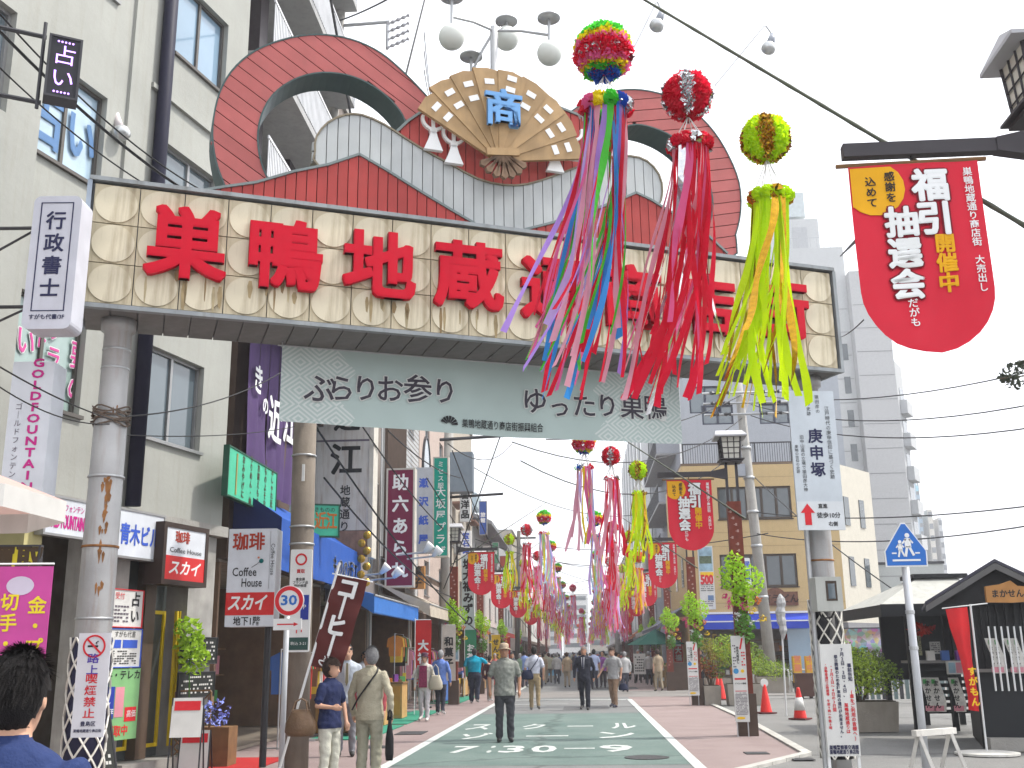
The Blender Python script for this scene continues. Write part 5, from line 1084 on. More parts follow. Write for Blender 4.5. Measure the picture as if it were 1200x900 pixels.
part('tank_frame', mb, steel, tk)
mb = MB().box(.1, wa, .05, .08, .9, .95)
for k in range(12): mb.box(.1 + k * wa / 12, .14 + k * wa / 12, .05, .08, 0, .9)
part('roof_rail', mb, steel, tk)
g_ = Fr(PY(1012, 740, 52).x, 52, 0); wg = g_.q(1112, 720)[0]; zg = g_.q(1080, 661)[1]
bs = thing('low_panel_building', 'low pale grey panel building behind the black market stalls', 'building', (g_.x, 52, 0)); part('wall', MB().box(0, wg, 0, 10, 0, zg), M('pale_green_grey_panel', (.42, .44, .43), .75, var=.05), bs); part('parapet', MB().box(-.05, wg + .05, -.05, 10, zg, zg + .12), darkmetal, bs)
mb = MB()
for k in range(5): mb.box(0, wg, -.012, -.001, .9 + k, .93 + k)
part('panel_joint', mb, M('joint_grey'), bs)
# far towers
Q = Fr(0, 300, 0)
def far_block(name, label, tl, br, mat, wm=None, floors=12, cols=5):
    s0, z0, s1, z1 = Q.rect(tl, br); o = thing(name, label, 'building', (s0, 300, 0)); w_ = s1 - s0; part('wall', MB().box(0, w_, 0, 12, 0, z1), mat, o)
    for f in range(floors):
        z = z1 * (f + .35) / floors; part('window_band', MB().box(w_ * .08, w_ * .92, -.12, -.001, z, z + z1 / floors * .45), wm or dgl, o)
    return o, w_, z1
o, w_, z1 = far_block('blue_glass_tower', 'distant blue glass skyscraper with a white logo panel beside the road sign', (1071, 555), (1091, 700), M('blue_glass_wall', (.13, .24, .33), .2, spec=.9), floors=22); part('roof_sign', MB().box(0, w_ * .6, -.3, -.13, z1 - 5, z1 - .5), M('cyan_sign', (.2, .5, .6), .5), o); part('logo', MB().box(w_ * .1, w_ * .5, -.4, -.31, z1 - 3.4, z1 - 2), white, o)
far_block('beige_tower', 'thin distant beige tower right of the blue glass skyscraper', (1092, 597), (1098, 700), creamc); far_block('grey_slab', 'distant grey slab block right of the beige tower', (1099, 607), (1114, 700), greyw)
Q = Fr(0, 330, 0); far_block('distant_apartments', 'pale apartment block closing the far end of the street', (661, 703), (690, 765), whitew, floors=7); far_block('distant_office', 'hazy grey office left of the pale block closing the street', (640, 728), (660, 765), greyw, floors=5)
far_block('distant_house', 'dull brown house at the far end of the street behind the crowd', (690, 738), (712, 765), beige, floors=3)

# ================================================================== RIGHT: THINGS IN THE LOT
# utility pole right
up, tt = pole_px('utility_pole', 'grey concrete utility pole leaning in front of the tan building', (864, 440), (905, 800), 44, .24, .17, concrete)
H = tt.z
def along(k): return Vector((tt.x * k, tt.y * k, tt.z * k))
for v in (462, 474, 487): 
    z = PY(870, v, 44).z; c0 = along(z / H); part('crossarm', MB().tube([c0 + Vector((-1.6, -.3, 0)), c0 + Vector((1.9, -.3, 0))], .05, 6), steel, up)
    for dx_ in (-1.3, -.8, .7, 1.3): part('insulator', MB().tube([c0 + Vector((dx_ + .1 * j, -.35, 0)) for j in range(4)], [.05, .09, .05, .09], 6), darkmetal, up)
for v in (525, 560, 600, 640, 700): c0 = along(PY(880, v, 44).z / H); part('band', MB().lathe([(.2, -.06), (.24, -.05), (.24, .05), (.2, .06)], c0, 12), steel, up, True)
part('junction', MB().box(-.5, -.2, -.5, -.1, 0, .5), M('lamp_grey'), up, loc=along(.66))
# big vertical sign on the right arch column
RS = Fr(AF.w(8.47, 0).x, AF.w(8.47, .1).y - .12, 8)
g = sign(RS, (923, 458), (991, 621), 0, M('pale_blue_white_plate', (.52, .57, .61), .4, streak=.06), 'pale plate with large brush characters and a red arrow on the right arch column', 'direction_sign', th=.03, rc=.015)
T(g, '庚申塚', .52, .54, .19, M('navy_ink'), vert=True, bold=.03, pitch=1.12); T(g, '江戸時代の庚申信仰に基づく史跡', .82, .62, .062, ink, vert=True, pitch=1.0); T(g, '猿田彦の', .62, .9, .055, ink, vert=True); T(g, '歴史の史跡', .42, .9, .055, ink, vert=True); T(g, '旧中山道の立場で猿田彦大神', .22, .47, .055, ink, vert=True, pitch=1.0); T(g, '巣鴨の信仰の史跡', .09, .5, .045, ink, vert=True, pitch=1.0)
patch(g, 0, 1, .0, .2, M('sign_lower_white', (.6, .63, .65), .4)); part('red_arrow', MB().box(.15 * g.w, .29 * g.w, -.009, -.005, .035 * g.h, .12 * g.h).prism([(.07 * g.w, .12 * g.h), (.37 * g.w, .12 * g.h), (.22 * g.w, .185 * g.h)], -.009, -.005), redink, g.o)
T(g, '直進', .55, .165, .06, ink, bold=.02, y=-.009); T(g, '徒歩10分', .66, .1, .075, ink, bold=.02, y=-.009, width=g.w * .5); T(g, '右側', .74, .04, .06, ink, bold=.02, y=-.009)
g = sign(RS, (955, 676), (989, 716), -.12, M('cream_grey_box', (.42, .43, .40), .5, streak=.2), 'grey meter box with dark window strapped to the right arch column', 'meter_box', 'meter box', th=.2, rc=.01)
patch(g, .38, .8, .3, .88, M('brown_window_frame')); patch(g, .46, .72, .36, .8, glass, y=-.008); part('cable', MB().tube([(.05, .1, 0), (.08, .1, -.08), (.2, .1, -.07), (.24, .1, .0)], .012, 6), cable, g.o)
# notice board on legs before the column
g = sign(Fr(0, 12.4, 3), (960, 755), (1009, 886), 0, M('paper_white'), 'tall white traffic notice board with vertical red and navy lines of writing', 'notice_board', 'notice board', th=.03)
for fx, t, m_, h, fz in ((.9, '事前告知', navy, .058, .74), (.9, '(車をご利用の皆様へ)', redink, .058, .36), (.7, '7月2日・3日・4日、', navy, .058, .74), (.7, '巣鴨地蔵通りは', redink, .055, .33), (.5, '祭日開催のため各種車両の通行が出来ません。', navy, .05, .53), (.33, '・7月2日〜4日の3日間', redink, .05, .6), (.16, '・自動車通行止時間帯 午前9時〜午後6時', redink, .042, .53)): T(g, t, fx - .02, fz, h * g.h / 1.42, m_, vert=True, bold=.03, pitch=1.0)
T(g, '巣鴨警察署交通課', .5, .075, .05, navy, bold=.03, width=g.w * .9); T(g, '巣鴨地蔵通り商店街', .5, .035, .05, navy, bold=.03, width=g.w * .9)
part('leg', MB().box(0, .03, .03, .06, -g.o.location.z, g.h), white, g.o); part('leg', MB().box(g.w - .03, g.w, .03, .06, -g.o.location.z, g.h), white, g.o)
# crossing sign
p = PG(1085, 905); p = PY(1086, 905, 12.0); o = thing('crossing_sign', 'blue pointed pedestrian crossing road sign with two white figures on a grey post', 'road sign', (p.x, 12.0, 0)); t = PY(1061, 640, 12.0)
part('post', MB().tube([(0, 0, 0), (0, 0, t.z + .25)], .042, 12), M('pale_grey_post'), o, True)
x, z = 0, t.z; pent = lambda k: [(x - .21 * k, z - .215 * k), (x + .21 * k, z - .215 * k), (x + .215 * k, z - .06 * k), (x + .02 * k, z + .235 * k), (x - .02 * k, z + .235 * k), (x - .215 * k, z - .06 * k)]
part('plate', MB().prism(pent(1.07), -.07, -.05), white, o); part('blue_field', MB().prism(pent(1), -.074, -.07), M('traffic_blue'), o)
fg = MB().box(x - .15, x + .15, -.078, -.074, z - .17, z - .15).box(x - .15, x - .1, -.078, -.074, z - .09, z - .075).box(x + .1, x + .15, -.078, -.074, z - .09, z - .075)
for cx, cz, k in ((x + .03, z + .08, 1.0), (x - .055, z + .02, .72)):
    fg.disc(cx, cz + .03 * k, .026 * k, -.078, -.074, 12); fg.prism([(cx - .03 * k, cz), (cx + .03 * k, cz), (cx + .035 * k, cz - .1 * k), (cx - .035 * k, cz - .1 * k)], -.078, -.074)
    fg.bar(cx - .01 * k, cz - .09 * k, cx - .035 * k, cz - .2 * k, .026 * k, -.078, -.074).bar(cx + .01 * k, cz - .09 * k, cx + .055 * k, cz - .19 * k, .026 * k, -.078, -.074).bar(cx - .02 * k, cz - .01 * k, cx - .06 * k, cz - .06 * k, .018 * k, -.078, -.074).bar(cx + .02 * k, cz - .01 * k, cx + .055 * k, cz - .055 * k, .018 * k, -.078, -.074)
part('walking_figures', fg, white, o)
for zz in (1.52, 1.9): part('clamp', MB().lathe([(.043, -.02), (.05, -.018), (.05, .018), (.043, .02)], (0, 0, zz), 12), steel, o)
# white A-frame barrier
p = PG(1090, 935); o = thing('sawhorse', 'white wooden A frame barrier by the post of the crossing sign', 'barrier', (p.x + .05, 11.8, 0), R(35)); wp = M('chipped_white_wood', (.6, .58, .54), .7, var=.25, streak=.4)
for sx in (-.25, .25):
    for sy in (-1, 1): part('leg', MB().tube([(sx, sy * .26, 0), (sx, 0, .68)], .024, 4), wp, o)
part('top_rail', MB().box(-.32, .32, -.03, .03, .64, .7), wp, o); part('brace', MB().tube([(-.25, -.2, .18), (.25, -.2, .18)], .018, 4), wp, o)
# planters with shrubs
plm = M('concrete_planter', (.30, .27, .23), .9, var=.15, bump=.3, streak=.2); leafg = M('shrub_leaf', (.18, .27, .04), .7, var=.45, sc=9, sheet=.25); leafy = M('bright_shrub_leaf', (.34, .46, .05), .6, var=.35, sc=9, sheet=.3); twig = M('shrub_twig', (.09, .06, .035), .8)
def planter(label, bx, w, d, h, cr, ch, n, lm, rz=0, seed=1, lab_p='concrete planter box'):
    rn = random.Random(seed)
    o = thing('planter', lab_p, 'planter', (bx[0], bx[1], 0), R(rz), 'concrete planters at the edge of the lot')
    part('box', MB().add([(-w / 2 * .93, -d / 2 * .93, 0), (w / 2 * .93, -d / 2 * .93, 0), (w / 2 * .93, d / 2 * .93, 0), (-w / 2 * .93, d / 2 * .93, 0), (-w / 2, -d / 2, h), (w / 2, -d / 2, h), (w / 2, d / 2, h), (-w / 2, d / 2, h)], [(0, 3, 2, 1), (4, 5, 6, 7), (0, 1, 5, 4), (1, 2, 6, 5), (2, 3, 7, 6), (3, 0, 4, 7)]), plm, o); part('soil', MB().box(-w / 2 + .04, w / 2 - .04, -d / 2 + .04, d / 2 - .04, h, h + .015), M('soil', (.05, .035, .02), .95), o)
    s = thing('shrub', label, 'shrub', (bx[0], bx[1], h + .015), R(rz), 'shrubs in concrete planters'); tb = MB()
    for k in range(9):
        a = rn.uniform(0, 6.28); q = Vector((math.cos(a) * cr * .6, math.sin(a) * cr * .45, ch * rn.uniform(.5, .85))); b0 = Vector((math.cos(a) * .06, math.sin(a) * .06, 0)); part('stem', MB().tube([b0, b0 * .5 + q * .45 + Vector((0, 0, .04)), q], [.018, .012, .005], 5), twig, s)
    for k in range(7):
        a = k * 2.4; c_ = (math.cos(a) * cr * .55 * (k > 0), math.sin(a) * cr * .4 * (k > 0), ch * (.55 + .18 * math.sin(k * 2.1))); tb.add(*(lambda m: (m.v, m.f))(leafcloud(c_, cr * .55, n // 7, .075, rn, sz=.85)), mi=k % 2)
    f = part('foliage', tb, [lm, leafg], s); f['kind'] = 'stuff'; return s
p = PG(1012, 857); planter('round yellow green shrub in the brown planter behind the white notice board', (p.x, p.y), 1.25, .6, .55, .78, 1.15, 3200, leafy, 4, 2, 'brown concrete planter behind the white notice board')
p = PG(905, 812); planter('low bright green shrub in the planter behind the red cones', (p.x, p.y), 1.2, .6, .6, .75, .45, 1500, leafy, 0, 3, 'grey concrete planter behind the red cones')
p = PG(832, 816); planter('tall thin yellowish shrub behind the farther striped white board', (p.x + .3, p.y), .9, .7, .62, .6, 1.6, 1500, M('yellow_leaf', (.3, .26, .04), .6, var=.4, sc=9, sheet=.3), 0, 4, 'concrete planter left of the leaning cone')
p = PG(866, 826); planter('dense green bush just behind the nearer tall event board', (p.x + .15, p.y), 1.0, .7, .6, .8, 1.5, 2400, leafy, 0, 5, 'concrete planter hidden behind the nearer tall event board'); planter('small red leaved shrub between the two tall event boards', (p.x - .75, p.y + .2), .5, .5, .55, .4, .9, 500, M('reddish_leaf', (.3, .1, .04), .6, var=.4, sheet=.2), 0, 6, 'narrow concrete planter between the two tall event boards')
# cones
conem = M('red_orange_cone', (.72, .035, .03), .45, var=.08); cw = M('cone_white', (.65, .65, .63), .5)
def cone(px, label, top=False, tag_=False, k=1.0):
    p = PG(*px); o = thing('traffic_cone', label, 'traffic cone', (p.x, p.y, 0), random.uniform(0, 1), 'red traffic cones at the edge of the lot'); part('cone', MB().lathe([(.15, .03), (.145, .05), (.04, .66), (.03, .7)], n=20), conem, o, True); part('base', MB().box(-.2, .2, -.2, .2, 0, .032), M('cone_base_dark', (.12, .03, .03), .7), o)
    if top: part('cap_disc', MB().disc(0, .74, .1, -.02, .02, 20), cw, o)
    if tag_: part('label_band', MB().tube([(0, 0, .2), (0, 0, .48)], [.125, .08], 20), cw, o, True); 
    return o
cone((898, 836), 'red cone with a white disc on top', top=True); cone((938, 843), 'red cone with a white writing band left of the notice board', tag_=True); cone((842, 818), 'red cone half hidden behind the planters, nearer of two'); cone((846, 820), 'red cone behind the nearer tall event board, beside its twin')
# white guard rails, yellow boards, mural fence
rail = M('white_pipe', (.62, .63, .63), .4)
def guard(px0, px1, label):
    a, b = PG(*px0), PG(*px1); o = thing('guard_rail', label, 'railing', a, math.atan2(b.y - a.y, b.x - a.x), 'white pipe guard rails beside the tan building'); L2 = (b - a).length
    part('hoop', MB().tube([(0, 0, 0), (0, 0, .72), (.03, 0, .79), (.1, 0, .82), (L2 - .1, 0, .82), (L2 - .03, 0, .79), (L2, 0, .72), (L2, 0, 0)], .035, 8), rail, o, True); part('lower_rail', MB().tube([(0, 0, .42), (L2, 0, .42)], .025, 6), rail, o)
guard((884, 809), (926, 810), 'white pipe guard rail behind the low green planter'); guard((928, 811), (958, 812), 'white pipe guard rail in front of the yellow boards'); guard((1010, 809), (1052, 812), 'white pipe guard rail under the long crowd picture')
for i, (u0, u1) in enumerate(((929, 941), (944, 956))):
    g = sign(Fr(0, 41.5, 0), (u0, 769), (u1, 800), 0, M('amber_board', (.62, .36, .02), .5), ('amber board with orange characters, left one of the pair behind the rails', 'amber board with orange characters, right one of the pair behind the rails')[i], 'standing_sign', th=.3); T(g, '営業中'[i * 2:i * 2 + 1] + '業中'[i:i + 1], .5, .7, .28, M('orange_ink'), vert=True, bold=.04); part('foot', MB().box(.02, g.w - .02, .02, .28, -g.o.location.z, -.002), darkmetal, g.o)
p = PG(945, 818); solo('brown_bin', MB().box(-.3, .3, -.25, .25, .06, .75).box(-.33, .33, -.28, .28, .751, .8).box(-.2, -.1, -.1, 0, 0, .06).box(.1, .2, -.1, 0, 0, .06), M('dark_brown_bin', (.1, .05, .04), .6), 'dark brown square bin behind the cone left of the notice board', 'bin', (p.x, p.y, 0))
cr_ = bpy.data.materials.new('crowd_photo_print'); cr_.use_nodes = True; N = cr_.node_tree.nodes; L = cr_.node_tree.links; tc = N.new('ShaderNodeTexCoord'); vo = N.new('ShaderNodeTexVoronoi'); vo.inputs['Scale'].default_value = 7; L.new(tc.outputs['Object'], vo.inputs['Vector'])
sp = N.new('ShaderNodeSeparateXYZ'); L.new(tc.outputs['Object'], sp.inputs[0]); rp_ = N.new('ShaderNodeValToRGB'); nz = N.new('ShaderNodeTexNoise'); nz.inputs['Scale'].default_value = 6; L.new(tc.outputs['Object'], nz.inputs['Vector'])
ad = N.new('ShaderNodeMath'); ad.operation = 'MULTIPLY_ADD'; ad.inputs[1].default_value = 1.0; L.new(sp.outputs[2], ad.inputs[0]); mm = N.new('ShaderNodeMath'); mm.operation = 'MULTIPLY'; mm.inputs[1].default_value = .35; L.new(nz.outputs[0], mm.inputs[0]); L.new(mm.outputs[0], ad.inputs[2]); L.new(ad.outputs[0], rp_.inputs[0])
e = rp_.color_ramp.elements; e[0].color = (.35, .3, .3, 1); e[0].position = .25; e[1].color = (.3, .42, .55, 1); e[1].position = .95
for pos, c_ in ((.45, (.6, .6, .6, 1)), (.6, (.45, .3, .25, 1)), (.78, (.35, .25, .25, 1))): q = e.new(pos); q.color = c_
mxn = N.new('ShaderNodeMix'); mxn.data_type = 'RGBA'; mxn.blend_type = 'MULTIPLY'; mxn.inputs[0].default_value = .7; L.new(rp_.outputs[0], mxn.inputs[6]); L.new(vo.outputs['Color'], mxn.inputs[7]); L.new(mxn.outputs[2], N['Principled BSDF'].inputs['Base Color'])
g = sign(Fr(0, 33, 0), (986, 737), (1140, 762), 0, cr_, 'long printed panorama of a crowd mounted on the fence behind the round shrub', 'picture_board', 'picture', th=.04, frame=darkmetal, fw=.03)
fe = thing('dark_fence', 'dark fence below the long crowd picture', 'fence', (g.o.location.x, 33.1, 0)); 
for k in range(22): part('slat', MB().box(k * g.w / 22 + .02, (k + 1) * g.w / 22 - .04, 0, .02, .1, g.o.location.z - .04), M('green_grey_slat', (.12, .16, .16), .6, rnd=.2) if k % 3 else darkmetal, fe)
p = PG(1064, 805); solo('brown_bin', MB().box(-.3, .3, -.25, .25, .03, .85).box(-.33, .33, -.28, .28, .851, .9), M('dark_brown_bin'), 'dark brown bin behind the post of the crossing sign', 'bin', (p.x, p.y - 2, 0))
wf = PY(914, 700, 27); o = thing('furled_flag', 'furled pale grey flag on a white pole in front of the tan building', 'flag', (PG(917, 812).x * .72, 27, 0)); t = PY(914, 697, 27); b0 = PY(918, 790, 27)
part('pole', MB().tube([(b0.x - o.location.x, 0, 0), (t.x - o.location.x, 0, t.z)], .022, 6), rail, o); part('cloth', MB().tube([(t.x - o.location.x + .02 * math.sin(k), 0, t.z + .02 - k * .11) for k in range(11)], [.02, .1, .12, .1, .13, .11, .12, .09, .1, .06, .02], 7), M('crumpled_white_cloth', (.5, .5, .5), .9, var=.4, sc=12, bump=.8), o)
# --- black market stalls
bw_m = M('black_stained_wood', (.012, .013, .015), .6, var=.3, sc=5, bump=.15, spec=.3); rf = M('pale_roof_sheet', (.36, .36, .33), .7, var=.15, streak=.3)
k0 = Fr(0, 21.5, 0); xa = PY(1066, 760, 21.5).x; xb = PY(1160, 800, 21.5).x
st = thing('black_market_stall', 'open black wooden stall with shelves and pale hipped roof', 'market stall', (xa, 21.5, 0)); W = xb - xa
for x in (0, W * .5, W): part('post', MB().box(x - .05, x + .05, -.05, .05, 0, 2.4), bw_m, st); part('post', MB().box(x - .05, x + .05, 1.7, 1.8, 0, 2.4), bw_m, st)
part('back_panel', MB().box(0, W, 1.81, 1.85, .9, 2.4), bw_m, st); ez = PY(1000, 710, 21.2).z; xl = PY(1030, 712, 21).x - xa
part('roof', MB().add([(xl, -.6, ez), (W + .6, -.6, ez), (W + .6, 2.6, ez), (xl, 2.6, ez), (xl + 1.1, .6, ez + .55), (W - .2, .6, ez + .55), (W - .2, 1.3, ez + .55), (xl + 1.1, 1.3, ez + .55)], [(0, 1, 5, 4), (1, 2, 6, 5), (2, 3, 7, 6), (3, 0, 4, 7), (4, 5, 6, 7)]), rf, st); part('fascia', MB().box(xl, W + .6, -.62, -.58, ez - .22, ez + .01).box(xl, xl + .04, -.579, 2.6, ez - .22, ez), bw_m, st); part('roof_underside', MB().box(xl + .05, W + .55, -.55, 2.5, ez - .04, ez - .01), bw_m, st)
part('ridge_cap', MB().box(xl + 1.0, W, .5, 1.4, ez + .56, ez + .64), bw_m, st)
for k in range(8): part('slat', MB().box(.06, W * .5 - .06, -.02, .02, .32 + k * .12, .39 + k * .12), bw_m, st); part('slat', MB().box(W * .5 + .06, W - .06, -.02, .02, .32 + k * .12, .39 + k * .12), bw_m, st)
part('counter', MB().box(-.02, W + .02, -.3, .6, 1.25, 1.3), M('grey_counter', (.22, .21, .2), .6), st)
pcloth = M('printed_white_cloth', (.68, .66, .62), .8, var=.3, sc=14, sheet=.1)
def strip_cloth(px, Y, w_, h_, label, cat='printed cloth'):
    t = PY(*px, Y); o = thing('printed_cloth', label, cat, (t.x, Y, t.z - h_), 0, 'printed cloth strips hanging on the black stalls'); vs = []
    for j in range(9):
        for i in (0, 1): vs.append((w_ * i + .03 * math.sin(j * .5) + (8 - j) * .008, -.03 - .02 * math.sin(j * .9), h_ * j / 8))
    part('cloth', MB().add(vs, [(2 * j, 2 * j + 1, 2 * j + 3, 2 * j + 2) for j in range(8)]), pcloth, o, True)
    part('lettering', put_text(MB(), 'まかせん', w_ * .55, h_ * .5, w_ * .62, y=-.06, bold=.03, vert=True), ink, o); part('pink_print', MB().box(.03, w_ + .02, -.058, -.052, h_ * .03 , h_ * .18), M('pink_print'), o); part('green_print', MB().box(.03, w_ * .5, -.058, -.052, h_ * .82, h_ * .95), M('goods_green'), o)
for i, u in enumerate((1078, 1088, 1111, 1130)): strip_cloth((u, 794), 21.1, .19, .62, ('narrow printed cloth strip half behind the crossing sign post', 'printed white cloth strip right of the crossing sign post on the open stall', 'printed white cloth strip in the middle of the open stall', 'printed white cloth strip partly behind the red banner')[i])
g = sign(Fr(0, 21.9, 0), (1089, 752), (1103, 766), 0, M('paper_white'), 'small white notice pinned inside the open black stall', 'notice', 'notice', th=.01); smallprint(g, .1, .9, .1, .9, 5, ink, cols=8)
g = sign(Fr(0, 21.9, 0), (1075, 744), (1081, 768), 0, M('pale_yellow_paper', (.6, .6, .4), .6), 'narrow pale yellow notice inside the open black stall', 'notice', 'notice', th=.01); smallprint(g, .1, .9, .1, .9, 8, ink, cols=3)
o = solo('red_cloth_roll', leafcloud((0, 0, 0), .2, 60, .14, sx=1.2, sz=.6), M('goods_red'), 'bundle of red cloth on the back of the open stall', 'cloth', PY(1080, 738, 21.4))
for i in range(9):
    solo('snack_pack', MB().box(-.07, .07, -.05, .05, 0, .18), mats_[(2, 4, 6, 2, 9, 2, 7, 2, 4)[i]], ('white', 'blue', 'purple', 'white', 'pink', 'white', 'brown', 'white', 'blue')[i] + ' snack pack on the counter of the open black stall' + (', near its left post' if i < 3 else ', in its middle' if i < 6 else ', behind the red banner'), 'packet', (xa + .3 + i * .27, 21.25, 1.301), 0, 'snack packs on the open stall')
g = sign(Fr(0, 21.0, 0), (1110, 775), (1129, 790), 0, M('paper_white'), 'leaflet holder with pictures on the open stall', 'leaflet_rack', 'leaflet rack', th=.1); patch(g, .05, .5, .1, .9, M('photo_print_sky')); patch(g, .55, .95, .1, .9, M('pink_print'))
# gabled black stall
g2 = thing('gabled_stall', 'black wooden stall with gabled roof and carved orange name board at the right edge', 'market stall', (PY(1152, 870, 17.5).x, 17.5, 0)); ox = g2.location.x; GW = 2.9
G2 = Fr(ox, 17.5, -16); g2.rotation_euler = (0, 0, G2.a); gx = lambda u, v: G2.q(u, v, -.3)[0]; gz = lambda u, v: G2.q(u, v, -.3)[1]; pe = gz(1165, 655); el = (gx(1084, 705), gz(1084, 705)); px_ = gx(1165, 655); er = (px_ * 2 - el[0], el[1])
part('front_wall', MB().prism([(0, .02), (GW, .02), (GW, el[1]), (px_, pe - .12), (0.0, el[1] + .35)], 0, .06), bw_m, g2)
part('side_wall', MB().box(0, .06, .061, 2.6, .02, el[1] + .2), bw_m, g2); part('back_wall', MB().box(0, GW, 2.61, 2.66, .02, el[1] + .2), bw_m, g2)
for (a, b) in ((el, (px_, pe)), ((px_, pe), er)):
    part('roof_slope', MB().add([(a[0], -.35, a[1]), (b[0], -.35, b[1]), (b[0], 2.7, b[1]), (a[0], 2.7, a[1]), (a[0], -.35, a[1] - .05), (b[0], -.35, b[1] - .05), (b[0], 3, b[1] - .05), (a[0], 3, a[1] - .05)], [(0, 1, 2, 3), (7, 6, 5, 4), (0, 4, 5, 1), (1, 5, 6, 2), (2, 6, 7, 3), (3, 7, 4, 0)]), M('dark_roof_edge', (.05, .05, .07), .5), g2)
    part('barge_board', MB().prism([(a[0], a[1] - .06), (b[0], b[1] - .06), (b[0], b[1] - .16), (a[0], a[1] - .16)], -.34, -.3), M('grey_barge_board', (.12, .12, .12), .7), g2)
part('gable_panel', MB().prism([(el[0] + .15, el[1] - .05), (er[0] - .15, er[1] - .05), (px_, pe - .18)], -.12, -.07), bw_m, g2)
for k in range(14): part('lattice_slat', MB().box(.05 + k * .12, .1 + k * .12, -.05, -.001, 1.2, 2.3), bw_m, g2)
part('kick_panel', MB().box(.02, GW, -.04, -.001, .05, 1.16), M('black_panel', (.015, .017, .02), .5), g2); part('sill', MB().box(0, GW, -.08, -.041, 1.15, 1.2), M('grey_counter'), g2)
o = thing('wooden_name_board', 'carved orange wooden name board on the gable of the black stall', 'sign', PY(1156, 706, 16.9)); c_ = M('orange_wood_board')
w_ = PY(1215, 690, 16.9).x - PY(1156, 706, 16.9).x; part('board', MB().prism([(0, 0), (w_ * .5, -.01), (w_, .01), (w_, .22), (w_ * .62, .24), (w_ * .5, .32), (w_ * .3, .27), (0, .24)], -.03, .03), c_, o); letters(o, 'まかせん', w_ * .42, .12, .13, ink, y=-.034, bold=.03, width=w_ * .6)
for i, u in enumerate((1154, 1161, 1176, 1184)): strip_cloth((u, 748), 17.1, .1, .52, ('short printed strip on the lattice of the gabled stall, leftmost one', 'short printed strip on the lattice of the gabled stall, second from left', 'short printed strip on the lattice of the gabled stall, second from right', 'short printed strip on the lattice of the gabled stall, rightmost one')[i])
for i in range(6): u = 1158 + i * 7.5; t = PY(u, 734, 17.0); solo('rolled_poster', MB().tube([(0, 0, 0), (0, 0, -.95)], .014, 7), rail, f'thin white tube in the lattice of the gabled stall, {["leftmost", "second", "third", "fourth", "fifth", "rightmost"][i]} of the six', 'tube', t, 0, 'white tubes on the gabled stall')
o = thing('red_nobori', 'tall red stall banner with yellow lettering on a white pole between the black stalls', 'banner', (PG(1157, 884).x, PG(1157, 884).y, 0)); by = o.location.y; q = lambda u, v: (PY(u, v, by).x - o.location.x, PY(u, v, by).z)
part('pole', MB().tube([(0, 0, 0), (q(1137, 708)[0], 0, q(1137, 708)[1])], .016, 8).tube([(q(1104, 713)[0], 0, q(1104, 713)[1]), (q(1157, 707)[0], 0, q(1157, 707)[1])], .01, 6), rail, o)
vs = []; L0 = [(1108, 714), (1113, 735), (1120, 755), (1126, 775), (1130, 795), (1134, 815), (1135, 832)]; R0 = [(1135, 711), (1138, 735), (1139, 755), (1141, 775), (1144, 795), (1148, 815), (1149, 834)]
for a, b in zip(L0, R0):
    for t_ in (0, .33, .66, 1): x0_, z0_ = q(*a); x1_, z1_ = q(*b); vs.append((x0_ + (x1_ - x0_) * t_, -.06 * math.sin(t_ * 5), z0_ + (z1_ - z0_) * t_))
part('cloth', MB().add(vs, [(j * 4 + i, j * 4 + i + 1, j * 4 + i + 5, j * 4 + i + 4) for j in range(6) for i in range(3)]), M('bright_red_cloth', (.6, .02, .025), .7, sheet=.15), o, True)
x0_, z0_ = q(1138, 805); part('lettering', put_text(MB(), 'すがもん', x0_, z0_, .13, y=-.12, vert=True, bold=.04, rot=0), M('yellow_print'), o)
solo('concrete_block', MB().box(-.32, .32, -.12, .12, 0, .19), M('rough_concrete_block', (.28, .27, .25), .9, bump=.4), 'concrete block footing at the corner of the gabled stall', 'block', (ox + .32, 17.3, 0)); solo('white_base_plate', MB().lathe([(.45, 0), (.45, .03), (.2, .05)], n=20), M('pale_base', (.55, .54, .5), .7), 'pale flat weight at the foot of the red stall banner', 'base weight', (o.location.x, by, 0))
# --- street side of the right pavement: event boards, boxes, scooter, umbrella
def event_board(px0, px1, Y, label, k=1.0):
    g = sign(Fr(0, Y, 3), px0, px1, 0, M('paper_white'), label, 'event_board', 'event board', th=.03, group='white event boards at the lantern posts')
    T(g, '中元大売出し', .42, .77, g.w * .2, ink, vert=True, bold=.04, pitch=1.0); part('red_stroke', MB().bar(.62 * g.w, .84 * g.h, .8 * g.w, .97 * g.h, g.w * .12, -.004, -.001), redink, g.o)
    part('blue_blob', MB().disc(.24 * g.w, .585 * g.h, g.w * .19, -.004, -.001, 18), M('sky_blue_print', (.05, .25, .5), .5), g.o); part('yellow_blob', MB().disc(.7 * g.w, .585 * g.h, g.w * .12, -.004, -.001, 18), yellowp, g.o); patch(g, .1, .9, .485, .505, redink); T(g, 'イベント情報', .5, .44, g.w * .14, ink, bold=.03, width=g.w * .8); patch(g, .1, .9, .35, .358, redink)
    smallprint(g, .08, .92, .08, .34, 16, M('grey_ink'), cols=14); part('yellow_oval', MB().disc(.4 * g.w, .045 * g.h, g.w * .3, -.004, -.001, 18, rz=g.w * .09), yellowp, g.o); smallprint(g, .06, .3, .62, .9, 8, M('grey_ink'), cols=2); smallprint(g, .65, .95, .64, .82, 5, redink, cols=2)
    hh = g.o.location.z
    for x in (.02, g.w - .04): part('leg', MB().box(x, x + .02, .031, .05, -hh, g.h), steel, g.o)
    return g
event_board((856, 745), (879, 846), 20.3, 'white event board with blue and yellow print at the nearer lantern post'); event_board((804, 752), (820, 815), 32.4, 'white event board with blue and yellow print at the second lantern post')
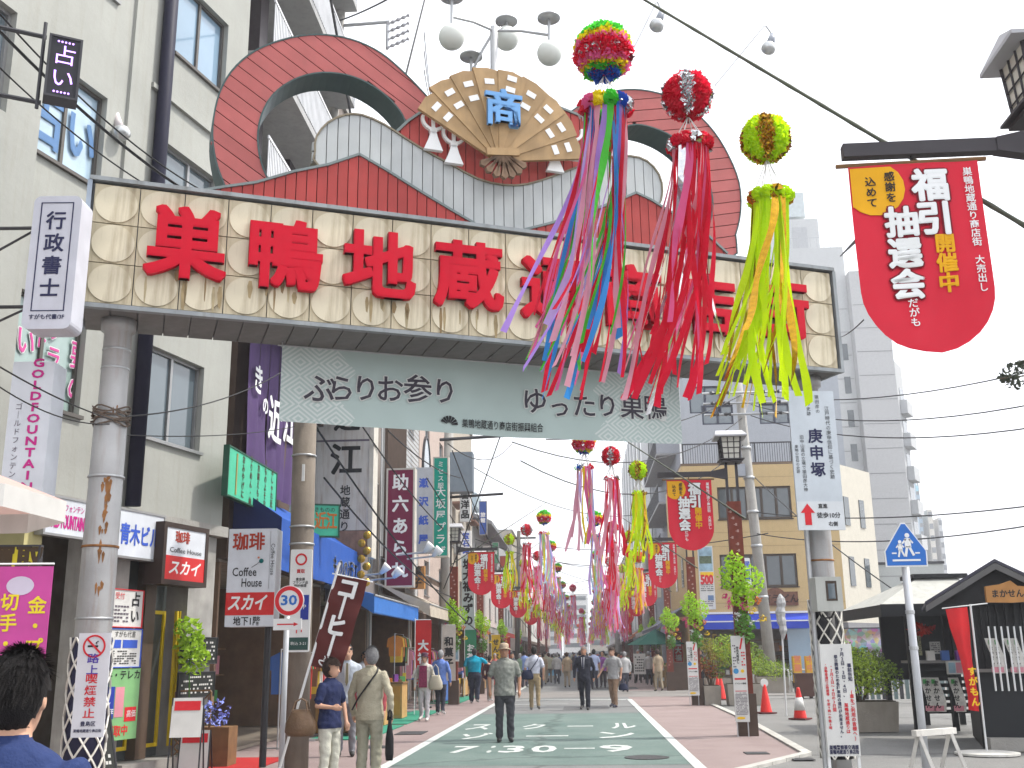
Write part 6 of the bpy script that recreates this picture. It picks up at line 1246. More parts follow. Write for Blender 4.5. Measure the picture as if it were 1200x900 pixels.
# boxes, umbrella, scooter near the shop on the right
cb = M('cardboard', (.36, .25, .13), .8, var=.12)
bp = PG(785, 805); 
for i, (dx_, dy_, dz_, s_, lb) in enumerate(((0, 0, 0, .5, 'brown cardboard carton on the pavement in front of the dark awning, left one'), (.62, .1, 0, .5, 'brown cardboard carton on the pavement beside the shop door, right one'), (.05, .05, .51, .42, 'brown cardboard carton, upper one of the left stack'), (.6, .1, .51, .45, 'brown cardboard carton, upper one of the stack by the shop door'), (-.05, .0, .94, .3, 'small cardboard carton on top of the left stack'))):
    o = thing('cardboard_carton', lb, 'carton', (bp.x - .4 + dx_ * 1.3, bp.y + dy_, dz_), rnd.uniform(-.1, .1), 'cartons stacked outside the right shop'); part('box', MB().box(-s_ / 2 * 1.2, s_ / 2 * 1.2, -s_ / 2, s_ / 2, 0, s_), cb, o); part('printed_label', MB().box(-.12, .12, -s_ / 2 - .004, -s_ / 2 - .001, s_ * .55, s_ * .85), offw, o)
for x, y, lb in ((4.0, 46.2, 'dark brown wooden post stand holding cartons at the third lantern post'),): solo('wooden_stand', MB().box(-.35, .35, -.3, .3, 0, 1.05).box(-.4, .4, -.35, .35, 1.051, 1.12), M('dark_brown_siding'), lb, 'stand', (x, y, 0))
uy = 50; u0 = PY(768, 741, uy); o = thing('green_umbrella', 'dark green market umbrella beside the dark awning', 'umbrella', (u0.x, uy, 0)); n = 8; vs = [(0, 0, u0.z + .15)] + [(1.35 * math.cos(2 * math.pi * k / n), 1.35 * math.sin(2 * math.pi * k / n), u0.z - .55) for k in range(n)]
part('canopy', MB().add(vs, [(0, k + 1, (k + 1) % n + 1) for k in range(n)]), M('dark_green_canvas', (.015, .1, .075), .8, sheet=.1), o); part('pole', MB().tube([(0, 0, 0), (0, 0, u0.z)], .03, 8), steel, o)
p = PG(733, 797); o = thing('parked_scooter', 'black parked scooter at the right kerb beyond the woman in grey', 'scooter', (p.x + .2, p.y, 0), R(-100)); blk = M('scooter_black', (.02, .02, .022), .25)
for x in (-.62, .62):
    w_ = MB(); w_.tube([(x + .2 * math.cos(t), 0, .25 + .2 * math.sin(t)) for t in [i * math.pi / 8 for i in range(17)]], .055, 6, cap=False); wh_ = part('wheel', w_, black, o, True); part('rim', MB().tube([(x, -.03, .25), (x, .03, .25)], .12, 12), steel, wh_)
part('body', MB().tube([(-.75, 0, .62), (-.5, 0, .62), (-.1, 0, .5), (.1, 0, .3), (.3, 0, .32), (.5, 0, .6), (.55, 0, .85)], [.08, .17, .17, .12, .1, .13, .1], 10), blk, o, True); part('seat', MB().tube([(-.75, 0, .76), (-.4, 0, .8), (-.02, 0, .74)], [.08, .14, .1], 8), black, o, True)
part('handlebar', MB().tube([(.5, -.32, .98), (.55, 0, .95), (.5, .32, .98)], .02, 6), steel, o); part('fork', MB().tube([(.62, 0, .25), (.52, 0, .95)], .035, 6), steel, o); part('headlight', MB().ball((.62, 0, .86), .07, 10, 7), white, o, True); part('mirror', MB().disc(.45, 1.12, .06, -.31, -.29, 12), steel, o)
p = PG(752, 797); g = sign(Fr(0, 58, -12), (742, 766), (757, 790), 0, M('paper_white'), 'white sandwich board between the scooter and the cartons', 'sandwich_board', 'sign board', th=.05); smallprint(g, .1, .9, .1, .9, 6, ink, cols=5); part('leg', MB().box(0, .05, .06, .4, -g.o.location.z, -.001).box(g.w - .05, g.w, .06, .4, -g.o.location.z, -.001), darkmetal, g.o)
o = thing('rising_sun_flag', 'white flag with a red disc hanging on the right of the street among the streamers', 'flag', PY(710, 731, 62)); part('cloth', MB().box(0, .95, 0, .01, 0, 1.25), M('white_canvas'), o); part('red_disc', MB().disc(.5, .62, .25, -.005, -.001, 24), redink, o)
for i, (y0, y1, x_, c_, lb) in enumerate(((63, 76, 3.7, (.5, .48, .45), 'pale awning on the right beyond the green umbrella'), (80, 96, 3.6, (.45, .16, .08), 'orange brown awning far down the right pavement'), (100, 125, 3.6, (.5, .5, .5), 'white awning farthest down the right pavement'))): awning('shop_awning', lb, y0, y1, 5.0, x_, 3.5, 2.8, M(f'awning_cloth_{"abc"[i]}', c_, .8, sheet=.2), val=.25)
g = sign(Fr(0, 66, 0), (728, 737), (737, 744), 0, M('orange_wood_board'), 'orange shop sign above the right pavement awnings', th=.2)
# ================================================================== LANTERN POSTS
postm = M('red_brown_post', (.17, .035, .02), .6, var=.25, sc=10); lroof = M('lantern_roof_grey', (.4, .4, .42), .5); pane_m = M('lantern_paper_pane', (.58, .56, .5), .6, var=.04); lwood = M('lantern_frame_dark', (.05, .045, .05), .5)
def lantern_post(x, y, side, label, first=False):
    """side +1 = right of the street, arm reaches towards the road"""
    o = thing('lantern_post', label, 'street lamp', (x, y, 0), 0, 'japanese lantern posts along both pavements'); s = -side
    part('pedestal', MB().box(-.17, .17, -.14, .14, 0, .75), M('dark_brown_siding'), o)
    p_ = part('panel_post', MB().box(-.13, .13, -.09, .09, .751, 4.35), postm, o); mb = MB(); rn = random.Random(3)
    for k in range(26):
        z = 1.0 + k * .125; a = rn.uniform(-.08, .08); mb.box(a - .018, a + .018, -.094, -.0905, z, z + .05).box(a - .045, a + .01, -.0945, -.091, z + .015, z + .028)
    q_ = part('flower_pattern', mb, M('pale_pattern', (.4, .25, .22), .6), p_); q_['kind'] = 'stuff'
    for dx_ in (-.1, .1): part('upright', MB().box(dx_ - .025, dx_ + .025, -.03, .03, 4.351, 5.12), lwood, o)
    part('arm', MB().box(s * .1, s * 1.45, -.04, .04, 4.86, 4.96).prism([(s * .1, 4.8), (s * .4, 4.86), (s * .4, 4.96), (s * .1, 5.02)], -.05, .05), lwood, o)
    la = part('lantern', MB().box(-.2, .2, -.2, .2, 5.12, 5.15).box(-.24, .24, -.24, .24, 5.16, 5.18), lwood, o)
    part('pane', MB().add([(-.16, -.16, 5.18), (.16, -.16, 5.18), (.16, .16, 5.18), (-.16, .16, 5.18), (-.19, -.19, 5.62), (.19, -.19, 5.62), (.19, .19, 5.62), (-.19, .19, 5.62)], [(0, 3, 2, 1), (4, 5, 6, 7), (0, 1, 5, 4), (1, 2, 6, 5), (2, 3, 7, 6), (3, 0, 4, 7)]), pane_m, la)
    fb = MB()
    for a in range(4):
        c, s_ = math.cos(a * math.pi / 2), math.sin(a * math.pi / 2)
        for u in (-1, -.33, .33, 1): fb.tube([(c * .16 * u - s_ * .168, s_ * .16 * u + c * .168, 5.18), (c * .19 * u - s_ * .198, s_ * .19 * u + c * .198, 5.62)], .009 if abs(u) < 1 else .014, 4)
        for t in (.0, .25, .5, .75, 1): w_ = .165 + .03 * t; fb.tube([(c * -w_ - s_ * (w_ + .006), s_ * -w_ + c * (w_ + .006), 5.18 + .44 * t), (c * w_ - s_ * (w_ + .006), s_ * w_ + c * (w_ + .006), 5.18 + .44 * t)], .008, 4)
    part('frame', fb, lwood, la)
    part('roof', MB().add([(-.31, -.3, 5.64), (.31, -.3, 5.64), (.31, .3, 5.64), (-.31, .3, 5.64), (-.26, 0, 5.78), (.26, 0, 5.78), (-.31, -.3, 5.61), (.31, -.3, 5.61), (.31, .3, 5.61), (-.31, .3, 5.61)], [(0, 1, 5, 4), (2, 3, 4, 5), (1, 2, 5), (3, 0, 4), (6, 7, 1, 0), (7, 8, 2, 1), (8, 9, 3, 2), (9, 6, 0, 3), (9, 8, 7, 6)]), lroof, la)
    return o
RIGHT = [(3.38, 6.95), (3.02, 20.8), (3.37, 33.0), (3.6, 45.6), (3.75, 58), (3.85, 72), (3.9, 88), (3.95, 106), (4.0, 128)]
LEFT = [(-4.16, 35), (-4.2, 44.5), (-4.2, 56), (-4.2, 70), (-4.2, 86), (-4.2, 104), (-4.2, 126)]
rp0 = lantern_post(*RIGHT[0], 1, 'lantern post nearest the camera, cut by the right edge of the picture')
words = ['second', 'third', 'fourth', 'fifth', 'sixth', 'seventh', 'eighth', 'ninth']
for i, (x, y) in enumerate(RIGHT[1:]): clone(rp0, f'red brown lantern post on the right pavement, {words[i]} from the camera', (x, y, 0))
lp0 = lantern_post(*LEFT[0], -1, 'red brown lantern post on the left pavement, nearest one behind the green mat')
for i, (x, y) in enumerate(LEFT[1:]): clone(lp0, f'red brown lantern post on the left pavement, {words[i]} from the camera', (x, y, 0))
# ---- artificial leaves and flowers tied round the posts
lime2 = M('lime_green_leaf', (.42, .68, .03), .6, var=.25, sc=20, sheet=.35); pinkf = M('pink_flower', (.6, .06, .2), .6); yelf = M('yellow_flower', (.7, .5, .03), .6); whf = M('white_flower', (.6, .6, .58), .6); orf = M('orange_flower', (.7, .22, .03), .6)
def greens(x, y, side, label, rn_):
    o = thing('leaf_garland', label, 'decoration', (x, y, 1.95), 0, 'lime leaf garlands tied to the lantern posts'); rn = random.Random(rn_)
    for cx, cz, r, n in ((-.12, .95, .3, 260), (.16, .85, .3, 240), (.02, .55, .24, 180), (-.1, 1.25, .18, 80)): q = part('leaves', leafcloud((cx, -.08, cz), r, n, .09, rn, sy=.7), lime2, o); q['kind'] = 'stuff'
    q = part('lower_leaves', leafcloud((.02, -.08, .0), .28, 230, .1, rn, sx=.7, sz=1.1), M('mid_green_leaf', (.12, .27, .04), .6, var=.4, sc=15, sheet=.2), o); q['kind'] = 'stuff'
    for m_, cx, cz in ((pinkf, -.25, .42), (pinkf, .02, .38), (yelf, .18, .3), (orf, .3, .5), (yelf, .35, .15), (whf, .12, .1), (pinkf, -.3, .55), (whf, -.12, .2)):
        part('flower', leafcloud((cx, -.2, cz), .075, 26, .06, rn), m_, o)
    return o
gp = greens(3.02, 20.66, 1, 'lime leaf garland with pink flowers on the second right lantern post', 5)
for i, (x, y) in enumerate(RIGHT[2:6]): clone(gp, f'lime leaf garland on the {words[i + 1]} lantern post of the right pavement', (x, y - .14, 1.95 if i else 1.9), rz=.4 * i)
for i, (x, y) in enumerate(LEFT[:4]): clone(gp, f'lime leaf garland on the left pavement, {["nearest", "second", "third", "fourth"][i]} from the camera', (x, y - .14, 1.9), rz=.5 * i + .3)
g = sign(Fr(0, 34.8, 0), (528, 755), (538, 775), 0, M('paper_white'), 'small picture poster on the nearest left lantern post', 'poster', 'poster', th=.02); patch(g, .1, .9, .1, .9, M('photo_print_sky'))
# ================================================================== RED LOTTERY BANNERS
bred = M('red_banner_cloth', (.60, .022, .045), .7, var=.06, sheet=.12); bora = M('yellow_banner_print', (.72, .36, .01), .7)
def lottery_banner(x, y, label):
    o = thing('lottery_banner', label, 'banner', (x, y, 3.42), 0, 'red lottery banners on the lantern posts'); W_, H_ = .88, 1.38; rr_ = .44
    n = 14; prof = [(0, rr_ * .9)] + []; vs = []; fs = []
    def half(z): return W_ / 2 if z > rr_ else W_ / 2 * math.sqrt(max(0.0, 1 - ((rr_ - z) / rr_) ** 2))
    zs_ = [0.004, .03, .07, .13, .2, .28, .36, .44, .6, .8, 1.0, 1.2, H_]
    f = lambda xx, zz: (.022 * math.sin(xx * 7 + zz * 4) + .012 * math.sin(xx * 19 - zz * 3)) * (1.1 - zz / H_) - .01
    for z in zs_:
        h = half(z)
        for i in range(25): xx = -h + 2 * h * i / 24; vs.append((xx, f(xx, z), z))
    for j in range(len(zs_) - 1):
        for i in range(24): fs.append((j * 25 + i, j * 25 + i + 1, j * 25 + i + 26, j * 25 + i + 25))
    part('cloth', MB().add(vs, fs), bred, o, True)
    yc = MB(); c0 = (-.44, 1.36); k = 16; pts = [(-.43, 1.36)] + [(-.43 + .44 * math.sin(t) * .98, 1.36 - .4 * math.cos(t) if True else 0) for t in [math.pi / 2 * i / 8 for i in range(9)]]
    pts = [(-.43, 1.37)] + [(-.27 + .2 * math.cos(t), 1.2 + .2 * math.sin(t)) for t in [R(a) for a in (55, 35, 15, -5, -25, -45, -65, -85, -105, -125, -140)]] + [(-.43, 1.07)]
    pts = [(max(-.43, a), min(1.36, b)) for a, b in pts]
    def on(mb, dy): mb.v = [(a, f(a, b) - dy + c_, b) for a, c_, b in mb.v]; return mb
    part('yellow_circle', on(MB().prism(pts, 0, .002), .008), bora, o)
    dk = M('dark_red_outline', (.2, .01, .02), .7)
    part('lettering', on(put_text(put_text(MB(), '感謝を', -.17, 1.2, .075, y=0, vert=True, bold=.02, pitch=1.05), '込めて', -.3, 1.17, .075, y=0, vert=True, bold=.02, pitch=1.05), .012), ink, o)
    for t, x_, z_, h in (('福引', .1, 1.06, .25), ('抽選会', -.12, .7, .225)):
        part('lettering', on(put_text(MB(), t, x_, z_, h, y=0, vert=True, bold=.1, pitch=1.0), .012), dk, o); part('lettering', on(put_text(MB(), t, x_, z_, h, y=0, vert=True, bold=.045, pitch=1.0), .02), white, o)
    part('lettering', on(put_text(MB(), '開催中', .15, .62, .14, y=0, vert=True, bold=.04, pitch=1.0), .012), bora, o)
    part('lettering', on(put_text(MB(), '巣鴨地蔵通り商店街 大売出し', .36, .86, .066, y=0, vert=True, bold=.015, pitch=1.0), .012), white, o)
    part('lettering', on(put_text(MB(), 'だがも', -.1, .28, .07, y=0, vert=True, bold=.015, pitch=1.0), .012), white, o)
    part('rod', MB().tube([(-.52, 0, H_ + .01), (.5, 0, H_ + .01)], .016, 6), wood, o); part('cord', MB().tube([(0, 0, H_), (0, 0, 1.48)], .008, 4), cable, o)
    return o
lb0 = lottery_banner(2.4, 6.95, 'large red lottery banner with rounded bottom at the upper right, nearest the camera'); lb0.rotation_euler = (0, 0, R(-2))
for i, (x, y) in enumerate(RIGHT[1:6]): clone(lb0, f'red lottery banner on the right side of the street, {words[i]} from the camera', (x - .84, y, 3.42), rz=R(3 * (-1) ** i))
for i, (x, y) in enumerate(LEFT[:4]): clone(lb0, f'red lottery banner on the left side of the street, {["nearest", "second", "third", "fourth"][i]} from the camera', (x + .9, y, 3.38 if i else 3.42), rz=R(-3 * (-1) ** i))
# ================================================================== BAMBOO POLES
bam = M('green_brown_bamboo', (.09, .1, .075), .5, var=.2, sc=12)
def bamboo(x0, z0, x1, z1, y, label):
    o = thing('bamboo_pole', label, 'pole', (x0, y, z0), 0, 'slanting bamboo poles carrying the paper balls'); d = Vector((x1 - x0, 0, z1 - z0)); n = 14; pts = []; rs = []
    for k in range(n * 3 + 1): t = k / (n * 3); pts.append(d * t); rs.append((.018 - .009 * t) * (1.22 if k % 3 == 0 else 1))
    part('pole', MB().tube(pts, rs, 8), bam, o, True); return o
A_ = PY(1205, 258, 6.9); B_ = PY(706, -6, 7.35); bamboo(A_.x + .3, A_.z - .14, B_.x, B_.z, 7.1, 'long slanting bamboo pole crossing in front of the nearest red banner')
for i, (x, y) in enumerate(RIGHT[1:5]): bamboo(x + .2, 4.0, x - 2.3, 5.78, y - .12, f'slanting bamboo pole on the right of the street, {words[i]} from the camera')
for i, (x, y) in enumerate(LEFT[:4]): bamboo(x - .1, 4.4, x + 3.1, 6.4, y - .12, f'slanting bamboo pole on the left of the street, {["nearest", "second", "third", "fourth"][i]} from the camera')
# ================================================================== PAPER BALLS WITH STREAMERS
P_ = lambda n, c, **k: M('paper_' + n, c, .6, var=.12, sheet=.62, **k)
pr, pp, py_, pg_, pb, po = P_('red', (.72, .015, .05)), P_('pink', (.8, .16, .38)), P_('yellow', (.85, .72, .01)), P_('green', (.08, .6, .05)), P_('blue', (.03, .12, .55)), P_('orange', (.8, .25, .02)); pa, pc_, pe_ = P_('pale_violet', (.6, .45, .85)), P_('pale_sky', (.4, .62, .9)), P_('pale_green', (.45, .85, .45)); pvi, psky, ply, pgl = P_('violet', (.45, .28, .78)), P_('sky_blue', (.05, .3, .75)), P_('lime_yellow', (.62, .85, .01)), P_('light_pink', (.8, .4, .5))
silver = M('silver_foil', (.6, .6, .62), .18, .9, var=.2, sc=30); gold = M('gold_foil', (.5, .28, .02), .22, .8, var=.3, sc=30)
def petal_ball(r, n, size, pick, mats, rn):
    mb = MB(); mb.ball((0, 0, 0), r * .86, 18, 12, mi=0)
    for k in range(n):
        z = 1 - 2 * (k + .5) / n; a = k * 2.39996; q = Vector((math.sqrt(1 - z * z) * math.cos(a), math.sqrt(1 - z * z) * math.sin(a), z))
        mi = pick(q, rn); t1 = q.orthogonal().normalized(); ang = rn.uniform(0, 6.28); t1 = (Matrix.Rotation(ang, 3, q) @ t1); t2 = q.cross(t1); s = size * rn.uniform(.75, 1.25); up_ = rn.uniform(.2, .9)
        c = q * r * .84; e = [c + (t1 * math.cos(b) + t2 * math.sin(b)) * s * .5 + q * (s * up_ * (.55 + .45 * math.sin(b * 2 + k))) for b in (0, 1.26, 2.51, 3.77, 5.03)]
        mb.add([c] + e, [(0, 1, 2), (0, 2, 3), (0, 3, 4), (0, 4, 5)], mi)
    return mb.mesh('paper_petals', mats)
def pick_rain(q, rn):
    z = q.z + rn.gauss(0, .035)
    return 3 if z > .42 else 2 if z > .14 else 1 if z > .02 else 0 if z > -.2 else (5 if rn.random() < .6 else 0) if z > -.31 else 0 if z > -.48 else 1 if z > -.64 else 2 if z > -.75 else 3 if z > -.85 else 4
def pick_stripe(a_, b_, w):
    def f(q, rn):
        t = (math.atan2(q.y, q.x) + math.pi * .28) % (math.pi / 2) / (math.pi / 2); return b_ if abs(t - .5) < w + rn.gauss(0, .02) else a_
    return f
def pick_pink(q, rn): return rn.choice((0, 1, 1, 2))
KINDS_ = {'rainbow': (pick_rain, [pr, pp, py_, pg_, pb, silver], [psky, pr, pp, pg_, pa, pr, pgl, pp, psky, pvi, pr, pgl, pg_, pr]),
          'red': (pick_stripe(0, 1, .17), [pr, silver], [pr, pr, silver, pr, pp, pr, pgl]),
          'yellow': (pick_stripe(0, 1, .2), [ply, gold], [ply, ply, gold, ply, ply, gold, ply]),
          'pink': (pick_pink, [pr, pgl, pp], [pgl, pp, pr, pgl, po, pgl, pvi]), 'orange': (pick_stripe(0, 1, .2), [po, pr], [po, py_, pr, pgl, py_])}
def ribbon_mesh(rn, L_, drift, w, a, r, y_spread, n=26):
    vs = []; ph = rn.uniform(0, 6); fq = rn.uniform(3, 6); tw_ = rn.uniform(-3.5, 3.5); sp = rn.uniform(.6, 1.35); am = rn.uniform(.03, .085); ys = rn.gauss(0, .10); kx = rn.gauss(0, .09)
    for i in range(n + 1):
        t = i / n; z = -L_ * t; x = r * math.cos(a) * (1 + .25 * t) + drift * sp * t ** 1.6 + am * math.sin(fq * t + ph) * t + kx * t * t; y = r * math.sin(a) * (1 + .3 * t) + y_spread * sp * t ** 1.5 + am * math.cos(fq * t * 1.2 + ph) * t + ys * t
        th = a + math.pi / 2 + tw_ * t ** 1.3 + .6 * math.sin(6 * t + ph); ww = w * (1 - .25 * math.sin(t * 9 + ph) ** 2); dx_, dy_ = math.cos(th) * ww / 2, math.sin(th) * ww / 2 * .9; dz_ = .25 * ww * math.sin(t * 7 + ph)
        vs += [(x - dx_, y - dy_, z - dz_), (x + dx_, y + dy_, z + dz_)]
    return vs, [(2 * i, 2 * i + 1, 2 * i + 3, 2 * i + 2) for i in range(n)]
def kusudama(kind, r, loc, label, detail, L_=1.6, drift=-.35, group='paper ball streamers over the street', gap=.3, hang=None, seed=1, nr=30, w=.042):
    rn = random.Random(seed); pick, mats, ribs = KINDS_[kind]
    o = thing('paper_ball_streamer', label, 'streamer', loc, 0, group)
    q = link('paper_ball', petal_ball(r, 900 if detail else 200, r * (.2 if detail else .36), pick, mats, rn), o); q['kind'] = 'stuff'
    g0 = -r - gap; rg = r * .62; mb = MB()
    for k in range(6): a = k * 1.05; mb.tube([(0, 0, -r * .8), (rg * math.cos(a), rg * math.sin(a), g0 + .02)], .0035 if detail else .008, 4)
    part('cords', mb, M('white_cord', (.6, .6, .58), .7), o)
    if hang: part('hanging_cord', MB().tube([(0, 0, r * .8), (0, 0, hang)], .003, 4), M('white_cord'), o)
    nb_ = 12 if detail else 7
    for k in range(nb_):
        a = 2 * math.pi * k / nb_ + .2; fl_ = MB(); s = rg * (.8 if detail else .8)
        for j in range(26 if detail else 8):
            d = Vector((rn.gauss(0, 1), rn.gauss(0, 1), rn.gauss(0, 1))).normalized(); t1 = d.orthogonal().normalized(); t2 = d.cross(t1); c = Vector((rg * math.cos(a), rg * math.sin(a), g0)) + d * s * .25; fl_.add([c - t1 * s * .3, c - t2 * s * .25 + d * s * .3, c + t1 * s * .3, c + t2 * s * .25 + d * s * .3], [(0, 1, 2, 3)])
        m_ = mats[k % len(mats)] if kind == 'rainbow' else mats[0 if k % 3 else -1]
        part('garland_flower', fl_, m_, o)
    if detail:
        for k in range(nr):
            a = rn.uniform(0, 6.28); m_ = ribs[k % len(ribs)]; wk = (1.0, .45, .8, 1.25, .35, .7)[k % 6] * w; part('ribbon', MB().add(*(lambda v: ([(x, y, z + g0) for x, y, z in v[0]], v[1]))(ribbon_mesh(rn, L_ * rn.uniform(.72, 1.06), drift, wk, a, rg, -.1))), m_, o)
    else:
        ribs = {'rainbow': [pa, pgl, pc_, pe_, py_, pp, pgl], 'red': [pr, pgl, pr, pp, pgl], 'yellow': [ply, ply, py_, gold, ply], 'pink': [pgl, pp, pgl, pr, pa], 'orange': [po, py_, pgl, pgl, py_]}[kind]; mb = MB(); ms = list(dict.fromkeys(ribs))  # far ribbons use paler papers, light shining through put into their colour
        for k in range(nr): v, f = ribbon_mesh(rn, L_ * rn.uniform(.8, 1.05), drift, w * rn.uniform(.8, 1.4), rn.uniform(0, 6.28), rg, 0, 9); mb.add([(x, y, z + g0) for x, y, z in v], f, ms.index(ribs[k % len(ribs)]))
        q = link('ribbons', mb.mesh('ribbons', ms), o); q['kind'] = 'stuff'
    return o
Y1 = 6.9
def KP(u, v): p = PY(u, v, Y1); return (p.x, p.y, p.z)
kusudama('rainbow', .235, KP(707, 61), 'large rainbow paper ball with multicoloured streamers, nearest and topmost', True, 2.08, -.36, gap=.22, hang=.5, seed=4, nr=58, w=.05)
kusudama('red', .195, KP(805, 113), 'large red and silver paper ball with red streamers, middle of the near three', True, 1.85, -.3, gap=.19, hang=.42, seed=9, nr=50, w=.046)
kusudama('yellow', .19, KP(897, 163), 'large yellow and gold paper ball with lime yellow streamers, right of the near three', True, 1.5, -.2, gap=.26, hang=.4, seed=12, nr=46, w=.046)
protos = {}
def far_k(kind, x, y, z, label, sc=1.0):
    if kind not in protos:
        protos[kind] = o = kusudama(kind, {'rainbow': .235, 'red': .195, 'yellow': .19}.get(kind, .21), (x, y, z), label, False, 1.65 if kind != 'yellow' else 1.3, -.06, gap=.26, hang=.35, seed=hash(kind) % 7 + 2, nr=18, w=.06); o.scale = (sc,) * 3
    else: clone(protos[kind], label, (x, y, z), rz=random.uniform(0, 6.28), scale=sc * random.uniform(.95, 1.05))
import zlib
def hash(s): return zlib.crc32(s.encode())
for i, (x, y) in enumerate(RIGHT[1:]):
    wd = words[i]; j = random.uniform
    far_k('rainbow', x - 2.88, y - .1, 5.58, f'rainbow paper ball streamer at the {wd} lantern post from the camera on the right')
    far_k('red', x - 2.35, y - .1, 5.3, f'red paper ball streamer at the {wd} lantern post from the camera on the right')
    far_k('yellow', x - 1.83, y - .1, 5.0, f'lime yellow paper ball streamer at the {wd} lantern post from the camera on the right')
for i, (x, y) in enumerate(LEFT):
    wd = ['nearest', 'second', 'third', 'fourth', 'fifth', 'sixth', 'seventh'][i]
    far_k('rainbow', x + 3.0, y - .1, 5.9, f'rainbow paper ball streamer at the {wd} lantern post on the left'); far_k('red', x + 2.42, y - .1, 5.5, f'red paper ball streamer at the {wd} lantern post on the left'); far_k('yellow', x + 1.85, y - .1, 5.2, f'lime yellow paper ball streamer at the {wd} lantern post on the left')
kk = 0
for y in (40, 51, 64, 79, 95, 110, 122, 138, 155):
    for x in (-2.9, -1.6, -.2, 1.1, 2.4):
        if y < 60 and x < 1: continue
        kd = ('pink', 'orange', 'pink', 'red', 'yellow', 'pink')[kk % 6]; kk += 1
        far_k(kd, x + random.uniform(-.4, .4), y + random.uniform(-2, 2), random.uniform(4.3, 5.4), f'small {kd} paper ball streamer in the dense mass far down the street', 1.0)
# ================================================================== CABLES
def wire(a, b, sag, label, r=.012, n=14, grp='overhead cables'):
    a = Vector(a); b = Vector(b); pts = [(a.lerp(b, i / n) - a) + Vector((0, 0, -sag * 4 * (i / n) * (1 - i / n))) for i in range(n + 1)]
    return solo('overhead_cable', MB().tube(pts, r, 5), cable, label, 'cable', a, 0, grp)
W_ = lambda u, v, y: PY(u, v, y)
wire(W_(-30, 5, 8.5), W_(215, 222, 11.5), .12, 'thick black cable running down to the left end of the arch, upper one', .018)
wire(W_(-30, -18, 8.3), W_(240, 225, 12), .2, 'thin black cable passing the purple light panel', .01)
wire(W_(-30, 50, 8.5), W_(180, 222, 11), .1, 'thin black cable under the thick one at the upper left', .009)
wire(W_(-20, 418, 7), W_(132, 492, 9.6), .04, 'cable from the left edge tied to the left arch column', .007)
wire(W_(-20, 440, 7), W_(128, 497, 9.6), .1, 'second cable from the left edge tied to the left arch column', .006)
wire(W_(148, 488, 10), W_(340, 430, 15), .15, 'cable from the left arch column to the brown utility pole', .008)
wire(W_(150, 510, 10), W_(345, 500, 15), .06, 'lower thin cable from the left arch column to the brown pole', .006)
wire(W_(395, 25, 24), W_(520, -40, 14), .1, 'wire running from the insulator pole up out of the picture', .02)
wire(W_(470, 110, 24), W_(500, -10, 30), .0, 'slanting stay wire by the globe lamps', .03)
for i, (u, v) in enumerate(((500, 38), (500, 60), (500, 82))): wire(W_(u - 3, v, 24), W_(505, 110 + i * 3, 40), .2, f'wire beside the insulators, {["top", "middle", "lowest"][i]} one', .015)
for i, (a, b, s_, lb) in enumerate((((600, 518, 30), (872, 488, 44), 1.2, 'long sagging cable under the banner to the grey utility pole, upper one'), ((610, 540, 30), (872, 520, 44), 1.5, 'long sagging cable under the banner to the grey utility pole, lower one'), ((640, 515, 32), (870, 462, 44), .5, 'cable to the top crossarm of the grey utility pole'), ((640, 640, 60), (900, 625, 40), .4, 'faint cable behind the distant streamers'),
    ((880, 462, 44), (1230, 430, 26), .5, 'cable from the grey pole to the right edge, topmost'), ((880, 474, 44), (1230, 470, 26), .6, 'cable from the grey pole to the right edge, second'), ((880, 487, 44), (1230, 498, 26), .6, 'cable from the grey pole to the right edge, third'), ((885, 600, 44), (1230, 590, 26), .3, 'cable behind the tan building crossing to the right edge, upper'), ((885, 625, 44), (1230, 612, 26), .4, 'cable behind the tan building crossing to the right edge, lower'), ((885, 560, 44), (1060, 700, 30), .2, 'cable slanting down over the tan building'),
    ((985, 300, 30), (1015, 270, 7.4), .0, 'short wire from the arch end towards the big red banner'), ((985, 395, 14), (1012, 375, 7.3), .02, 'thin wire tied to the edge of the big red banner'))):
    wire(W_(*a), W_(*b), s_, lb, .02 if a[2] > 20 else .005)
for i, (a, b, s_, lb) in enumerate((((370, 500, 16), (560, 740, 34), .3, 'cable running down the left shop row, first'), ((425, 500, 22), (545, 640, 38), .3, 'cable running down the left shop row, second'), ((455, 505, 24), (540, 560, 36), .2, 'cable crossing in front of the arched window'), ((525, 520, 30), (600, 520, 46), .6, 'thick cable bundle above the left lantern post'), ((530, 528, 32), (610, 700, 60), .5, 'cable descending from the bundle behind the left banner'), ((590, 500, 30), (520, 690, 35), .1, 'cable crossing diagonally over the white house'), ((500, 560, 30), (640, 760, 80), .4, 'lowest cable along the left shops'), ((380, 560, 17), (530, 700, 35), .3, 'cable beneath the maroon sign'))):
    wire(W_(*a), W_(*b), s_, lb, .018)
